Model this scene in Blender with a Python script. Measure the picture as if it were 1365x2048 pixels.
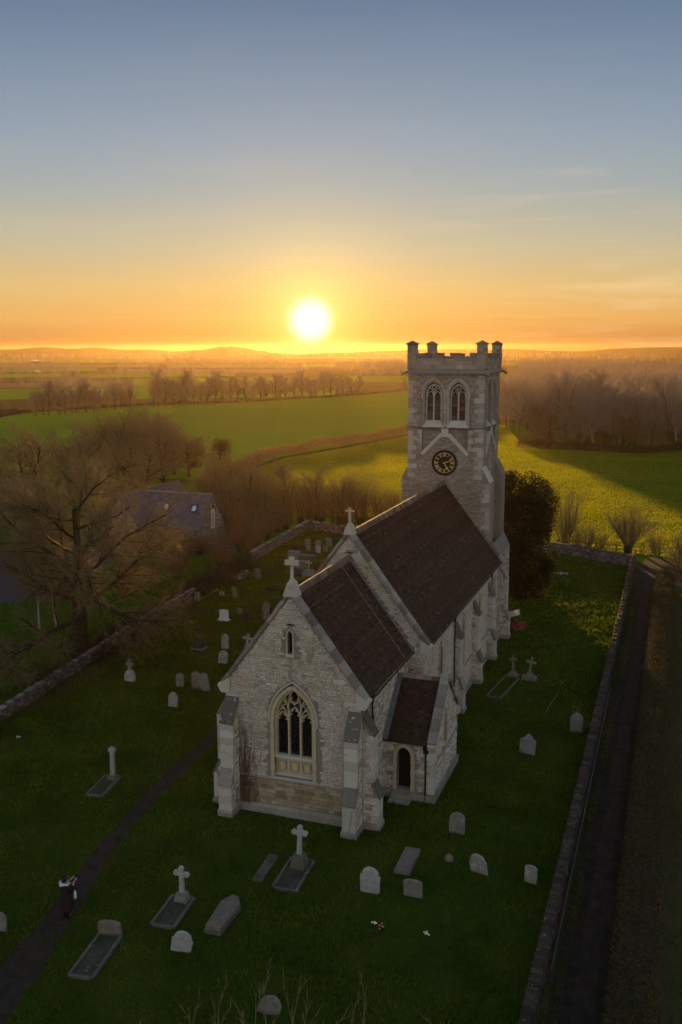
import bpy, math, random
import numpy as np
from mathutils import Matrix, Vector, noise
from mathutils.geometry import tessellate_polygon

SC = bpy.context.scene
for _o in list(bpy.data.objects):
    bpy.data.objects.remove(_o)
COL = SC.collection
PI = math.pi
RNG = random.Random(7)

# ------------------------------------------------------------------ camera
# church axes: x runs along the east wall (to the right), y along the nave (away), z up
cam_d = bpy.data.cameras.new('camera')
cam = bpy.data.objects.new('camera', cam_d)
COL.objects.link(cam)
SC.camera = cam
cam_d.sensor_width = 36.0
cam_d.sensor_fit = 'AUTO'
cam_d.lens = 33.1
cam_d.clip_start = 0.5
cam_d.clip_end = 40000
_pi, _ro, _ya = (math.radians(a) for a in (-9.83, -0.131, -19.66))
_F = np.array([math.sin(_ya) * math.cos(_pi), math.cos(_ya) * math.cos(_pi), math.sin(_pi)])
_R = np.array([math.cos(_ya), -math.sin(_ya), 0.0])
_U = np.cross(_R, _F)
_R2 = _R * math.cos(_ro) + _U * math.sin(_ro)
_U2 = -_R * math.sin(_ro) + _U * math.cos(_ro)
CAM = np.array([19.83, -39.04, 22.27])
cam.matrix_world = Matrix(((_R2[0], _U2[0], -_F[0], CAM[0]), (_R2[1], _U2[1], -_F[1], CAM[1]),
                           (_R2[2], _U2[2], -_F[2], CAM[2]), (0, 0, 0, 1)))

# ------------------------------------------------------------------ sky, sun, exposure
SUN_AZ = math.radians(-21.45)       # heading of the setting sun, measured from +y
SUN_EL = math.radians(3.1)
EXPO = 1.5
DISC_EL = math.radians(1.7)
world = bpy.data.worlds.new("World")
SC.world = world
world.use_nodes = True


def build_world():
    nt = world.node_tree
    nd, lk = nt.nodes, nt.links
    bg = nd['Background']

    def math_n(op, a, b=None, c=None, clamp=False):
        n = nd.new('ShaderNodeMath')
        n.operation = op
        n.use_clamp = clamp
        for i, x in enumerate((a, b, c)):
            if x is None:
                continue
            if isinstance(x, (int, float)):
                n.inputs[i].default_value = x
            else:
                lk.new(x, n.inputs[i])
        return n.outputs[0]

    def ramp(fac, stops):
        n = nd.new('ShaderNodeValToRGB')
        n.color_ramp.interpolation = 'EASE'
        el = n.color_ramp.elements
        el[0].position, el[0].color = stops[0][0], (*stops[0][1], 1)
        el[1].position, el[1].color = stops[-1][0], (*stops[-1][1], 1)
        for p, c in stops[1:-1]:
            e = el.new(p)
            e.color = (*c, 1)
        n.color_ramp.interpolation = 'LINEAR'
        lk.new(fac, n.inputs[0])
        return n.outputs[0]

    def mix(fac, a, b, mode='MIX'):
        n = nd.new('ShaderNodeMix')
        n.data_type = 'RGBA'
        n.blend_type = mode
        for s, x in ((n.inputs['Factor'], fac), (n.inputs[6], a), (n.inputs[7], b)):
            if isinstance(x, (int, float)):
                s.default_value = x
            elif isinstance(x, tuple):
                s.default_value = (*x, 1)
            else:
                lk.new(x, s)
        return n.outputs[2]

    sky = nd.new('ShaderNodeTexSky')
    sky.sky_type = 'NISHITA'
    sky.sun_disc = False
    sky.sun_elevation = SUN_EL
    sky.sun_rotation = SUN_AZ
    sky.air_density, sky.dust_density, sky.ozone_density = 1.0, 1.6, 2.0
    sky.altitude = 60
    tc = nd.new('ShaderNodeTexCoord')
    nrm = nd.new('ShaderNodeVectorMath')
    nrm.operation = 'NORMALIZE'
    lk.new(tc.outputs['Generated'], nrm.inputs[0])
    sep = nd.new('ShaderNodeSeparateXYZ')
    lk.new(nrm.outputs[0], sep.inputs[0])
    z = sep.outputs[2]

    def dot(v):
        n = nd.new('ShaderNodeVectorMath')
        n.operation = 'DOT_PRODUCT'
        lk.new(nrm.outputs[0], n.inputs[0])
        n.inputs[1].default_value = v
        return n.outputs['Value']
    sv = (math.sin(SUN_AZ) * math.cos(DISC_EL), math.cos(SUN_AZ) * math.cos(DISC_EL), math.sin(DISC_EL))
    ds = dot(sv)
    # elevation ramp, position = sin(elevation) (0 .. 1)
    near = ramp(z, SKY_NEAR)
    far = ramp(z, SKY_FAR)
    side = ramp(z, SKY_SIDE)
    caz = dot((math.sin(SUN_AZ), math.cos(SUN_AZ), 0))

    def smooth(v, lo, hi):
        n = nd.new('ShaderNodeMapRange')
        n.interpolation_type = 'SMOOTHSTEP'
        n.inputs['From Min'].default_value = lo
        n.inputs['From Max'].default_value = hi
        lk.new(v, n.inputs[0])
        return n.outputs[0]
    base = mix(smooth(caz, 0.62, 1.0), side, near)
    base = mix(smooth(caz, 0.25, -0.75), base, far)
    # streaks of high thin cloud, low over the horizon
    mp = nd.new('ShaderNodeMapping')
    mp.inputs['Scale'].default_value = (3.0, 3.0, 42.0)
    mp.inputs['Rotation'].default_value = (0.05, -0.03, 0)
    lk.new(nrm.outputs[0], mp.inputs[0])
    nz = nd.new('ShaderNodeTexNoise')
    nz.inputs['Scale'].default_value = 1.6
    nz.inputs['Detail'].default_value = 5.0
    nz.inputs['Roughness'].default_value = 0.55
    nz.inputs['Distortion'].default_value = 0.35
    lk.new(mp.outputs[0], nz.inputs[0])
    cl = math_n('MULTIPLY_ADD', nz.outputs[0], 4.0, -2.05, True)
    band = ramp(z, [(0.0, (.45,) * 3), (0.05, (.55,) * 3), (0.13, (.6,) * 3), (0.2, (.2,) * 3), (0.45, (.12,) * 3)])
    bsep = nd.new('ShaderNodeSeparateColor')
    lk.new(band, bsep.inputs[0])
    clf = math_n('MULTIPLY', math_n('MULTIPLY', cl, bsep.outputs[0]), math_n('MULTIPLY_ADD', smooth(dot((math.sin(math.radians(-2)), math.cos(math.radians(-2)), 0)), .962, .998), 0.75, 0.18))
    base = mix(clf, base, mix(0.55, base, (1.0, 0.78, 0.48)))
    # a few dark thin bars of cloud close to the horizon
    mp2 = nd.new('ShaderNodeMapping')
    mp2.inputs['Scale'].default_value = (5.0, 5.0, 170.0)
    lk.new(nrm.outputs[0], mp2.inputs[0])
    nz2 = nd.new('ShaderNodeTexNoise')
    nz2.inputs['Scale'].default_value = 1.5
    nz2.inputs['Detail'].default_value = 3.0
    lk.new(mp2.outputs[0], nz2.inputs[0])
    bar = math_n('MULTIPLY_ADD', nz2.outputs[0], 6.0, -3.7, True)
    low = ramp(z, [(0.0, (.6,) * 3), (0.02, (1,) * 3), (0.045, (.5,) * 3), (0.075, (0,) * 3), (1, (0,) * 3)])
    lsep = nd.new('ShaderNodeSeparateColor')
    lk.new(low, lsep.inputs[0])
    base = mix(math_n('MULTIPLY', math_n('MULTIPLY', bar, lsep.outputs[0]), 0.5), base, (0.62, 0.27, 0.12))
    # glow round the sun and the sun itself
    ang = math_n('ARCCOSINE', math_n('MINIMUM', ds, 0.9999999))          # radians
    for width, col, k in GLOW:
        g = math_n('POWER', 2.718, math_n('MULTIPLY', ang, -1.0 / width))
        base = mix(math_n('MULTIPLY', g, k), base, col, 'ADD')
    disc = nd.new('ShaderNodeMapRange')
    disc.interpolation_type = 'SMOOTHSTEP'
    disc.inputs['From Min'].default_value = math.radians(1.7)
    disc.inputs['From Max'].default_value = math.radians(0.5)
    lk.new(ang, disc.inputs[0])
    base = mix(disc.outputs[0], base, (1.25, 1.2, 1.05))
    tot = mix(1.0, mix(1.0, base, (1 / 0.1 / 2 ** EXPO,) * 3, 'MULTIPLY'), mix(1.0, sky.outputs[0], (NISHITA_K / 2 ** EXPO,) * 3, 'MULTIPLY'), 'ADD')
    lk.new(tot, bg.inputs[0])
    bg.inputs[1].default_value = 0.1


NISHITA_K = 0.006
SKY_NEAR = [(0.0, (.38, .15, .04)), (0.012, (.56, .26, .07)), (0.03, (.77, .41, .115)), (0.061, (.74, .50, .195)), (0.103, (.56, .50, .33)),
            (0.155, (.39, .43, .42)), (0.205, (.30, .37, .44)), (0.276, (.20, .275, .375)), (0.342, (.112, .178, .29)), (0.45, (.12, .19, .30)), (1.0, (.19, .265, .37))]
SKY_SIDE = [(0.0, (.30, .14, .055)), (0.015, (.46, .25, .09)), (0.03, (.54, .34, .14)), (0.061, (.48, .38, .22)), (0.103, (.34, .345, .30)),
            (0.155, (.21, .275, .34)), (0.205, (.145, .215, .32)), (0.276, (.085, .148, .255)), (0.342, (.052, .102, .19)), (0.45, (.075, .13, .225)), (1.0, (.19, .265, .37))]
SKY_FAR = [(0.0, (.74, .62, .54)), (0.05, (.89, .77, .67)), (0.15, (.93, .87, .79)), (0.3, (.74, .74, .73)), (0.5, (.50, .54, .57)), (0.8, (.27, .34, .44)), (1.0, (.19, .265, .37))]
GLOW = [(math.radians(5.5), (.36, .18, .02), .8), (math.radians(1.7), (.9, .60, .14), 1.1)]
HAZE_D, HAZE_G = .000026, .73
build_world()

sun_d = bpy.data.lights.new('sun', 'SUN')
sun = bpy.data.objects.new('sun', sun_d)
COL.objects.link(sun)
sun_d.energy = 5.0
sun_d.angle = math.radians(0.9)
sun_d.color = (1.0, 0.58, 0.18)
_sd = Vector((math.sin(SUN_AZ) * math.cos(SUN_EL), math.cos(SUN_AZ) * math.cos(SUN_EL), math.sin(SUN_EL)))
sun.rotation_euler = _sd.to_track_quat('Z', 'Y').to_euler()
sun.location = (0, 0, 120)

SC.view_settings.view_transform = 'Standard'
SC.view_settings.look = 'None'
SC.view_settings.exposure = EXPO
SC.view_settings.gamma = 1.0
SC.view_settings.use_curve_mapping = False
SC.render.engine = 'CYCLES'
SC.cycles.use_denoising = True
try:
    SC.cycles.denoiser = 'OPENIMAGEDENOISE'
except Exception:
    pass
SC.cycles.max_bounces = 6
SC.cycles.diffuse_bounces = 3
SC.cycles.glossy_bounces = 2
SC.cycles.transmission_bounces = 3
SC.cycles.transparent_max_bounces = 6
SC.cycles.volume_bounces = 1
SC.cycles.sample_clamp_indirect = 4.0
SC.cycles.caustics_reflective = False
SC.cycles.caustics_refractive = False


# ------------------------------------------------------------------ materials
class Mat:
    """small helper round a Principled material"""

    def __init__(s, name, rough=0.9, spec=0.2):
        s.m = bpy.data.materials.new(name)
        s.m.use_nodes = True
        s.nt = s.m.node_tree
        s.b = s.nt.nodes['Principled BSDF']
        s.b.inputs['Roughness'].default_value = rough
        s.b.inputs['Specular IOR Level'].default_value = spec
        s._pos = None

    def new(s, t):
        return s.nt.nodes.new(t)

    def link(s, a, b):
        s.nt.links.new(a, b)

    def pos(s, scale=(1, 1, 1)):
        g = s.new('ShaderNodeNewGeometry')
        m = s.new('ShaderNodeMapping')
        m.inputs['Scale'].default_value = scale
        s.link(g.outputs['Position'], m.inputs[0])
        return m.outputs[0]

    def obj(s, scale=(1, 1, 1)):
        g = s.new('ShaderNodeTexCoord')
        m = s.new('ShaderNodeMapping')
        m.inputs['Scale'].default_value = scale
        s.link(g.outputs['Object'], m.inputs[0])
        return m.outputs[0]

    def noise(s, scale, detail=4, rough=0.6, vec=None, dist=0.0):
        n = s.new('ShaderNodeTexNoise')
        n.inputs['Scale'].default_value = scale
        n.inputs['Detail'].default_value = detail
        n.inputs['Roughness'].default_value = rough
        n.inputs['Distortion'].default_value = dist
        s.link(vec if vec is not None else s.pos(), n.inputs[0])
        return n.outputs[0]

    def voronoi(s, scale, vec=None, feature='F1'):
        n = s.new('ShaderNodeTexVoronoi')
        n.feature = feature
        n.inputs['Scale'].default_value = scale
        s.link(vec if vec is not None else s.pos(), n.inputs[0])
        return n.outputs[0]

    def attr(s, name):
        a = s.new('ShaderNodeAttribute')
        a.attribute_name = name
        return a.outputs['Fac']

    def rand(s):
        return s.new('ShaderNodeObjectInfo').outputs['Random']

    def ramp(s, fac, stops, interp='LINEAR'):
        n = s.new('ShaderNodeValToRGB')
        n.color_ramp.interpolation = interp
        el = n.color_ramp.elements
        f = lambda c: (*c, 1) if len(c) == 3 else c
        el[0].position, el[0].color = stops[0][0], f(stops[0][1])
        el[1].position, el[1].color = stops[-1][0], f(stops[-1][1])
        for p, c in stops[1:-1]:
            el.new(p).color = f(c)
        s.link(fac, n.inputs[0])
        return n.outputs[0]

    def mix(s, fac, a, b, mode='MIX'):
        n = s.new('ShaderNodeMix')
        n.data_type = 'RGBA'
        n.blend_type = mode
        for so, x in ((n.inputs['Factor'], fac), (n.inputs[6], a), (n.inputs[7], b)):
            if isinstance(x, (int, float)):
                so.default_value = x
            elif isinstance(x, tuple):
                so.default_value = (*x, 1)
            else:
                s.link(x, so)
        return n.outputs[2]

    def math(s, op, a, b=0.0, clamp=False):
        n = s.new('ShaderNodeMath')
        n.operation = op
        n.use_clamp = clamp
        for i, x in enumerate((a, b)):
            if isinstance(x, (int, float)):
                n.inputs[i].default_value = x
            else:
                s.link(x, n.inputs[i])
        return n.outputs[0]

    def mask(s, fac, lo, hi):
        n = s.new('ShaderNodeMapRange')
        n.interpolation_type = 'SMOOTHSTEP'
        n.inputs['From Min'].default_value = lo
        n.inputs['From Max'].default_value = hi
        s.link(fac, n.inputs[0])
        return n.outputs[0]

    def color(s, c):
        if isinstance(c, tuple):
            s.b.inputs['Base Color'].default_value = (*c, 1)
        else:
            s.link(c, s.b.inputs['Base Color'])
        return s

    def bump(s, h, strength=0.5, dist=0.02):
        n = s.new('ShaderNodeBump')
        n.inputs['Strength'].default_value = strength
        n.inputs['Distance'].default_value = dist
        s.link(h, n.inputs['Height'])
        s.link(n.outputs[0], s.b.inputs['Normal'])
        return s

    def translucent(s, col, fac):
        t = s.new('ShaderNodeBsdfTranslucent')
        if isinstance(col, tuple):
            t.inputs[0].default_value = (*col, 1)
        else:
            s.link(col, t.inputs[0])
        mx = s.new('ShaderNodeMixShader')
        mx.inputs[0].default_value = fac
        s.link(s.b.outputs[0], mx.inputs[1])
        s.link(t.outputs[0], mx.inputs[2])
        out = [n for n in s.nt.nodes if n.type == 'OUTPUT_MATERIAL'][0]
        s.link(mx.outputs[0], out.inputs[0])
        return s


def stone_mat(name, stops, lichen=0.35, lichen_col=(.46, .45, .41), use_tone=True, stain=(.10, .095, .085), bump=0.6, rnd=False, k=1.0, sa=.55):
    """limestone: tone per stone (face attribute), mottling, pale lichen spots and dark weather stains"""
    m = Mat(name, 0.92, 0.15)
    n1 = m.noise(2.2 * k, 5, 0.65, vec=m.pos((1, 1, .3)) if use_tone else None)
    n2 = m.noise(14.0 * k, 4, 0.7)
    if use_tone:
        t = m.attr('tone')
    elif rnd:
        t = m.rand()
    else:
        t = m.noise(1.1 * k * k, 3, 0.5)
    f = m.math('ADD', m.math('MULTIPLY', t, 0.72), m.math('MULTIPLY', n2, 0.36))
    c = m.ramp(f, stops)
    st = m.mask(n1, 0.52, 0.74)
    c = m.mix(m.math('MULTIPLY', st, sa), c, stain)
    sp = m.voronoi(5.5 * k)
    n3 = m.noise(3.3 * k, 3, 0.6)
    li = m.math('MULTIPLY', m.mask(sp, 0.34, 0.16), m.mask(n3, 0.50, 0.62))
    c = m.mix(m.math('MULTIPLY', li, lichen), c, lichen_col)
    m.color(c)
    m.bump(m.noise(22.0, 4, 0.7), bump, 0.02)
    return m.m


M = {}
GREY = [(0.05, (.17, .145, .115)), (0.3, (.34, .295, .235)), (0.5, (.465, .41, .33)), (0.72, (.55, .50, .42)), (0.95, (.60, .57, .51))]
OCHRE = [(0.05, (.13, .105, .07)), (0.35, (.24, .185, .115)), (0.6, (.33, .27, .18)), (0.9, (.42, .37, .28))]
PALE = [(0.1, (.35, .33, .28)), (0.4, (.405, .385, .33)), (0.7, (.46, .445, .39)), (1.0, (.53, .52, .47))]
M['rubble'] = stone_mat('rubble_limestone', GREY)
M['rubble_tower'] = stone_mat('tower_rubble', [(0.05, (.135, .105, .078)), (0.3, (.22, .175, .135)), (0.5, (.295, .245, .195)), (0.72, (.37, .32, .265)), (0.95, (.47, .43, .37))])
M['ochre'] = stone_mat('ochre_limestone', OCHRE, 0.2)
M['mortar'] = stone_mat('lime_mortar', [(0.1, (.125, .11, .09)), (0.5, (.205, .185, .155)), (0.9, (.28, .26, .225))], 0.2, use_tone=False)
M['ashlar'] = stone_mat('pale_ashlar', PALE, 0.3, use_tone=False, rnd=True, stain=(.2, .19, .17), bump=0.35)
M['dressed'] = stone_mat('cream_dressed_stone', [(0.1, (.30, .245, .145)), (0.5, (.42, .355, .225)), (0.9, (.50, .44, .31))], 0.15, use_tone=False, stain=(.22, .18, .11), bump=0.3)
M['quoin'] = stone_mat('tower_quoin', [(0.1, (.24, .21, .17)), (0.4, (.33, .295, .245)), (0.7, (.40, .37, .315)), (1.0, (.48, .45, .40))], 0.3, use_tone=False, rnd=True, stain=(.16, .145, .12), bump=0.35)
M['weathering'] = stone_mat('dark_weathering_stone', [(0.1, (.085, .074, .064)), (0.5, (.165, .148, .13)), (0.9, (.28, .26, .235))], 0.8, use_tone=False, rnd=True)
M['coping'] = stone_mat('coping_stone', [(0.1, (.115, .10, .08)), (0.5, (.195, .175, .15)), (0.9, (.31, .29, .26))], 0.6, use_tone=False, rnd=True)
M['plinth'] = stone_mat('plinth_stone', [(0.1, (.13, .12, .095)), (0.5, (.235, .22, .185)), (0.9, (.37, .355, .31))], 0.6, use_tone=False)


def tile_mat():
    m = Mat('stone_tile', 0.85, 0.15)
    t = m.attr('tone')
    n = m.noise(9.0, 4, 0.7)
    c = m.ramp(m.math('ADD', m.math('MULTIPLY', t, 0.75), m.math('MULTIPLY', n, 0.3)),
               [(0.08, (.018, .010, .007)), (0.45, (.040, .023, .016)), (0.75, (.062, .037, .025)), (0.93, (.10, .068, .05))])
    ms = m.mask(m.noise(0.7, 4, 0.6), 0.5, 0.68)
    c = m.mix(m.math('MULTIPLY', ms, 0.6), c, (.035, .034, .012))
    sp = m.mask(m.voronoi(4.0), 0.14, 0.06)
    c = m.mix(m.math('MULTIPLY', sp, 0.14), c, (.30, .27, .22))
    m.color(c)
    m.bump(n, 0.4, 0.02)
    return m.m


M['tile'] = tile_mat()
m = Mat('ridge_tile', 0.8, 0.2)
m.color(m.ramp(m.math('ADD', m.math('MULTIPLY', m.rand(), .6), m.math('MULTIPLY', m.noise(12), .4)), [(0.1, (.09, .058, .040)), (0.6, (.19, .13, .095)), (1, (.32, .24, .18))]))  # ridges lightened: part of the sun's rim light is put into this colour
M['ridge'] = m.m
m = Mat('lead_flashing', 0.6, 0.3)
m.color(m.ramp(m.noise(6), [(0.3, (.09, .09, .10)), (0.7, (.16, .16, .175))]))
M['lead'] = m.m
m = Mat('black_iron', 0.55, 0.3)
m.color((.012, .011, .011))
M['iron'] = m.m
m = Mat('dark_glass', 0.12, 0.35)
m.color(m.ramp(m.noise(7, 2), [(0.35, (.006, .006, .007)), (0.7, (.018, .018, .02))]))
m.bump(m.noise(9, 2), 0.15, 0.02)
M['glass'] = m.m
m = Mat('louvre_slate', 0.8, 0.2)
m.color(m.ramp(m.math('ADD', m.math('MULTIPLY', m.rand(), .5), m.math('MULTIPLY', m.noise(8), .5)), [(0.2, (.035, .025, .025)), (0.8, (.13, .10, .10))]))
M['louvre'] = m.m
m = Mat('dark_void', 0.95, 0.0)
m.color((.006, .006, .006))
M['void'] = m.m
m = Mat('oak_door', 0.8, 0.2)
m.color((.012, .009, .007))
M['door'] = m.m
m = Mat('clock_black', 0.5, 0.3)
m.color((.008, .008, .009))
M['clock'] = m.m
m = Mat('gilt', 0.45, 0.4)
m.color((.62, .40, .10))
M['gilt'] = m.m
m = Mat('rust_stain_iron', 0.8, 0.2)
m.color((.05, .03, .02))
M['cable'] = m.m


def grass_ground(name, stops, s1=0.12, s2=1.3, bump=0.9, bdist=0.12, trans=None, tcol=None, brown=0.0):
    m = Mat(name, 1.0, 0.0)
    a = m.noise(s1, 4, 0.6)
    b = m.noise(s2, 5, 0.7)
    f = m.math('ADD', m.math('MULTIPLY', a, 0.55), m.math('MULTIPLY', b, 0.45))
    c = m.ramp(f, stops)
    if brown:
        w = m.mask(m.noise(s1 * 2.6, 5, 0.65, dist=0.4), 0.58, 0.72)
        c = m.mix(m.math('MULTIPLY', w, brown), c, (.085, .062, .028))
    m.color(c)
    m.bump(m.noise(s2 * 2.2, 5, 0.75), bump, bdist)
    return m.m


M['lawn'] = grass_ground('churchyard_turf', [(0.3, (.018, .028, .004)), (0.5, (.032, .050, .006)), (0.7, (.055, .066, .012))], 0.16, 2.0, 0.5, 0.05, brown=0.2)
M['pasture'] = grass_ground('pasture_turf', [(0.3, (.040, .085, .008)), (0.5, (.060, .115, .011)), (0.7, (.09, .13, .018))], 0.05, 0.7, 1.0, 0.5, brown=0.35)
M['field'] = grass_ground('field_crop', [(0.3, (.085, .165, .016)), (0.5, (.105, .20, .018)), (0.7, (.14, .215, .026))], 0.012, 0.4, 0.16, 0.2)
M['farland'] = grass_ground('far_farmland', [(0.3, (.040, .042, .018)), (0.5, (.065, .06, .028)), (0.7, (.085, .085, .035))], 0.006, 0.05, 0.12, 1.0)
M['stubble'] = grass_ground('pale_stubble', [(0.3, (.13, .10, .055)), (0.7, (.20, .16, .09))], 0.01, 0.2, 0.12, 0.4)
M['garden'] = grass_ground('garden_turf', [(0.3, (.035, .066, .008)), (0.5, (.055, .098, .010)), (0.7, (.085, .12, .018))], 0.1, 1.6, 0.9, 0.1, brown=0.5)


def earth(name, c0, c1, s=1.6):
    m = Mat(name, 0.95, 0.05)
    n = m.noise(s, 6, 0.7)
    m.color(m.ramp(n, [(0.3, c0), (0.7, c1)]))
    m.bump(m.noise(s * 6, 4, 0.7), 0.35, 0.03)
    return m.m


M['path'] = earth('worn_path', (.022, .017, .013), (.055, .043, .034))
M['track'] = earth('dirt_track', (.024, .017, .012), (.06, .044, .032))
M['rut'] = earth('wheel_rut', (.019, .0135, .0095), (.050, .037, .027))
M['road'] = earth('gravel_drive', (.045, .040, .042), (.075, .068, .07), 3)
M['verge'] = earth('rough_grass_verge', (.018, .022, .006), (.05, .045, .018), 1.2)


def blade(name, c0, c1, c2, trans, tc):
    m = Mat(name, 0.8, 0.1)
    m.color(m.ramp(m.math('ADD', m.math('MULTIPLY', m.attr('tone'), .55), m.math('MULTIPLY', m.mask(m.noise(.33, 4, .6), .36, .66), .45)), [(0.15, c0), (0.5, c1), (0.9, c2)]))
    m.translucent(tc, trans)
    return m.m


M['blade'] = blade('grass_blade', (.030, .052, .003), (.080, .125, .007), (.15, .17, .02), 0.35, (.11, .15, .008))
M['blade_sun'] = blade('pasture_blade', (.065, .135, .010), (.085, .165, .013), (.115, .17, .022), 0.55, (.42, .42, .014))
M['blade_mid'] = blade('garden_blade', (.025, .055, .004), (.055, .11, .008), (.10, .14, .02), 0.4, (.09, .16, .008))
M['straw'] = blade('dry_grass_blade', (.05, .045, .02), (.10, .085, .045), (.18, .155, .09), 0.35, (.12, .10, .05))


def bark(name, c0, c1, tr=0.0, tc=(.1, .07, .03)):
    m = Mat(name, 0.9, 0.1)
    m.color(m.ramp(m.noise(5.0, 4, 0.7), [(0.3, c0), (0.7, c1)]))
    if tr:
        m.translucent(tc, tr)
    return m.m


M['bark'] = bark('brown_bark', (.028, .021, .014), (.065, .05, .034))
M['bark_pale'] = bark('birch_bark', (.16, .14, .11), (.36, .33, .28))
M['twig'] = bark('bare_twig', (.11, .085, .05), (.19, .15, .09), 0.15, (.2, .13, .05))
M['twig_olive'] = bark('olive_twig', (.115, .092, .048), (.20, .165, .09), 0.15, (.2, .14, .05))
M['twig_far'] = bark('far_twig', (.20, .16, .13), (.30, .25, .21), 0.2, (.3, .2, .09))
M['twig_red'] = bark('reddish_twig', (.125, .085, .05), (.20, .14, .085), 0.2, (.3, .15, .05))
M['twig_tan'] = bark('tan_twig', (.13, .10, .05), (.23, .18, .095))
M['leaf'] = bark('holm_leaf', (.016, .018, .008), (.040, .040, .016), 0.12, (.07, .06, .012))
M['hedge'] = bark('hedge_twig', (.055, .043, .018), (.12, .09, .04), 0.1, (.1, .07, .03))
M['hedgegreen'] = bark('hedge_leaf', (.038, .036, .014), (.085, .07, .028), 0.1, (.06, .06, .02))
M['scrub'] = bark('dark_scrub', (.028, .020, .012), (.065, .048, .03))

# headstones
M['grave_pale'] = stone_mat('pale_headstone', [(0.1, (.17, .18, .17)), (0.5, (.30, .32, .31)), (0.9, (.43, .46, .45))], 0.5, use_tone=False, stain=(.13, .14, .125), bump=0.3, k=2.1, sa=.8)
M['grave_grey'] = stone_mat('grey_headstone', [(0.1, (.075, .072, .064)), (0.5, (.165, .16, .145)), (0.9, (.29, .28, .26))], 0.6, use_tone=False, bump=0.5, k=2.1, sa=.8)
M['grave_mottled'] = stone_mat('mottled_headstone', [(0.1, (.11, .105, .09)), (0.5, (.25, .24, .215)), (0.9, (.46, .45, .42))], 1.0, (.58, .58, .55), use_tone=False, stain=(.07, .065, .055), k=2.1, sa=.8)
M['grave_brown'] = stone_mat('brown_headstone', [(0.1, (.085, .066, .05)), (0.5, (.16, .13, .105)), (0.9, (.25, .215, .18))], 0.4, use_tone=False, k=2.1, sa=.8)
M['grave_dark'] = stone_mat('dark_slate_headstone', [(0.1, (.02, .02, .02)), (0.5, (.04, .04, .04)), (0.9, (.07, .07, .07))], 0.1, use_tone=False, bump=0.15)
M['grave_white'] = stone_mat('white_marble_headstone', [(0.1, (.55, .55, .54)), (0.5, (.66, .66, .65)), (0.9, (.74, .74, .73))], 0.1, use_tone=False, stain=(.5, .5, .48), bump=0.1)
M['kerb'] = stone_mat('mossy_kerb_stone', [(0.1, (.05, .05, .035)), (0.5, (.095, .095, .07)), (0.9, (.17, .165, .13))], 0.5, use_tone=False, stain=(.03, .035, .02))
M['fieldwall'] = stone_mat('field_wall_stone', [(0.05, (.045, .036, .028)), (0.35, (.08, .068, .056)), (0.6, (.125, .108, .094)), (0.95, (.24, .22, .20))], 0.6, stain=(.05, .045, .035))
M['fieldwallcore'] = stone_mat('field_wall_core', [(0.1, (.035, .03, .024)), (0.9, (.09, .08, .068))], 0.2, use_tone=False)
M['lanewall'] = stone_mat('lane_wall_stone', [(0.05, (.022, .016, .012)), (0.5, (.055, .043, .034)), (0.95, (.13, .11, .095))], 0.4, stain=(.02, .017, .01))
M['housestone'] = stone_mat('house_stone', [(0.05, (.11, .092, .065)), (0.5, (.20, .17, .125)), (0.95, (.31, .275, .215))], 0.3)
M['gravebed'] = stone_mat('mossy_gravel', [(0.1, (.022, .026, .014)), (0.5, (.05, .05, .035)), (0.9, (.10, .095, .08))], 0.35, use_tone=False, stain=(.018, .028, .008))
M['mosscap'] = stone_mat('mossy_capping', [(0.05, (.014, .009, .0065)), (0.5, (.032, .022, .016)), (0.9, (.085, .064, .050))], 0.4, stain=(.025, .026, .012))


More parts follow.
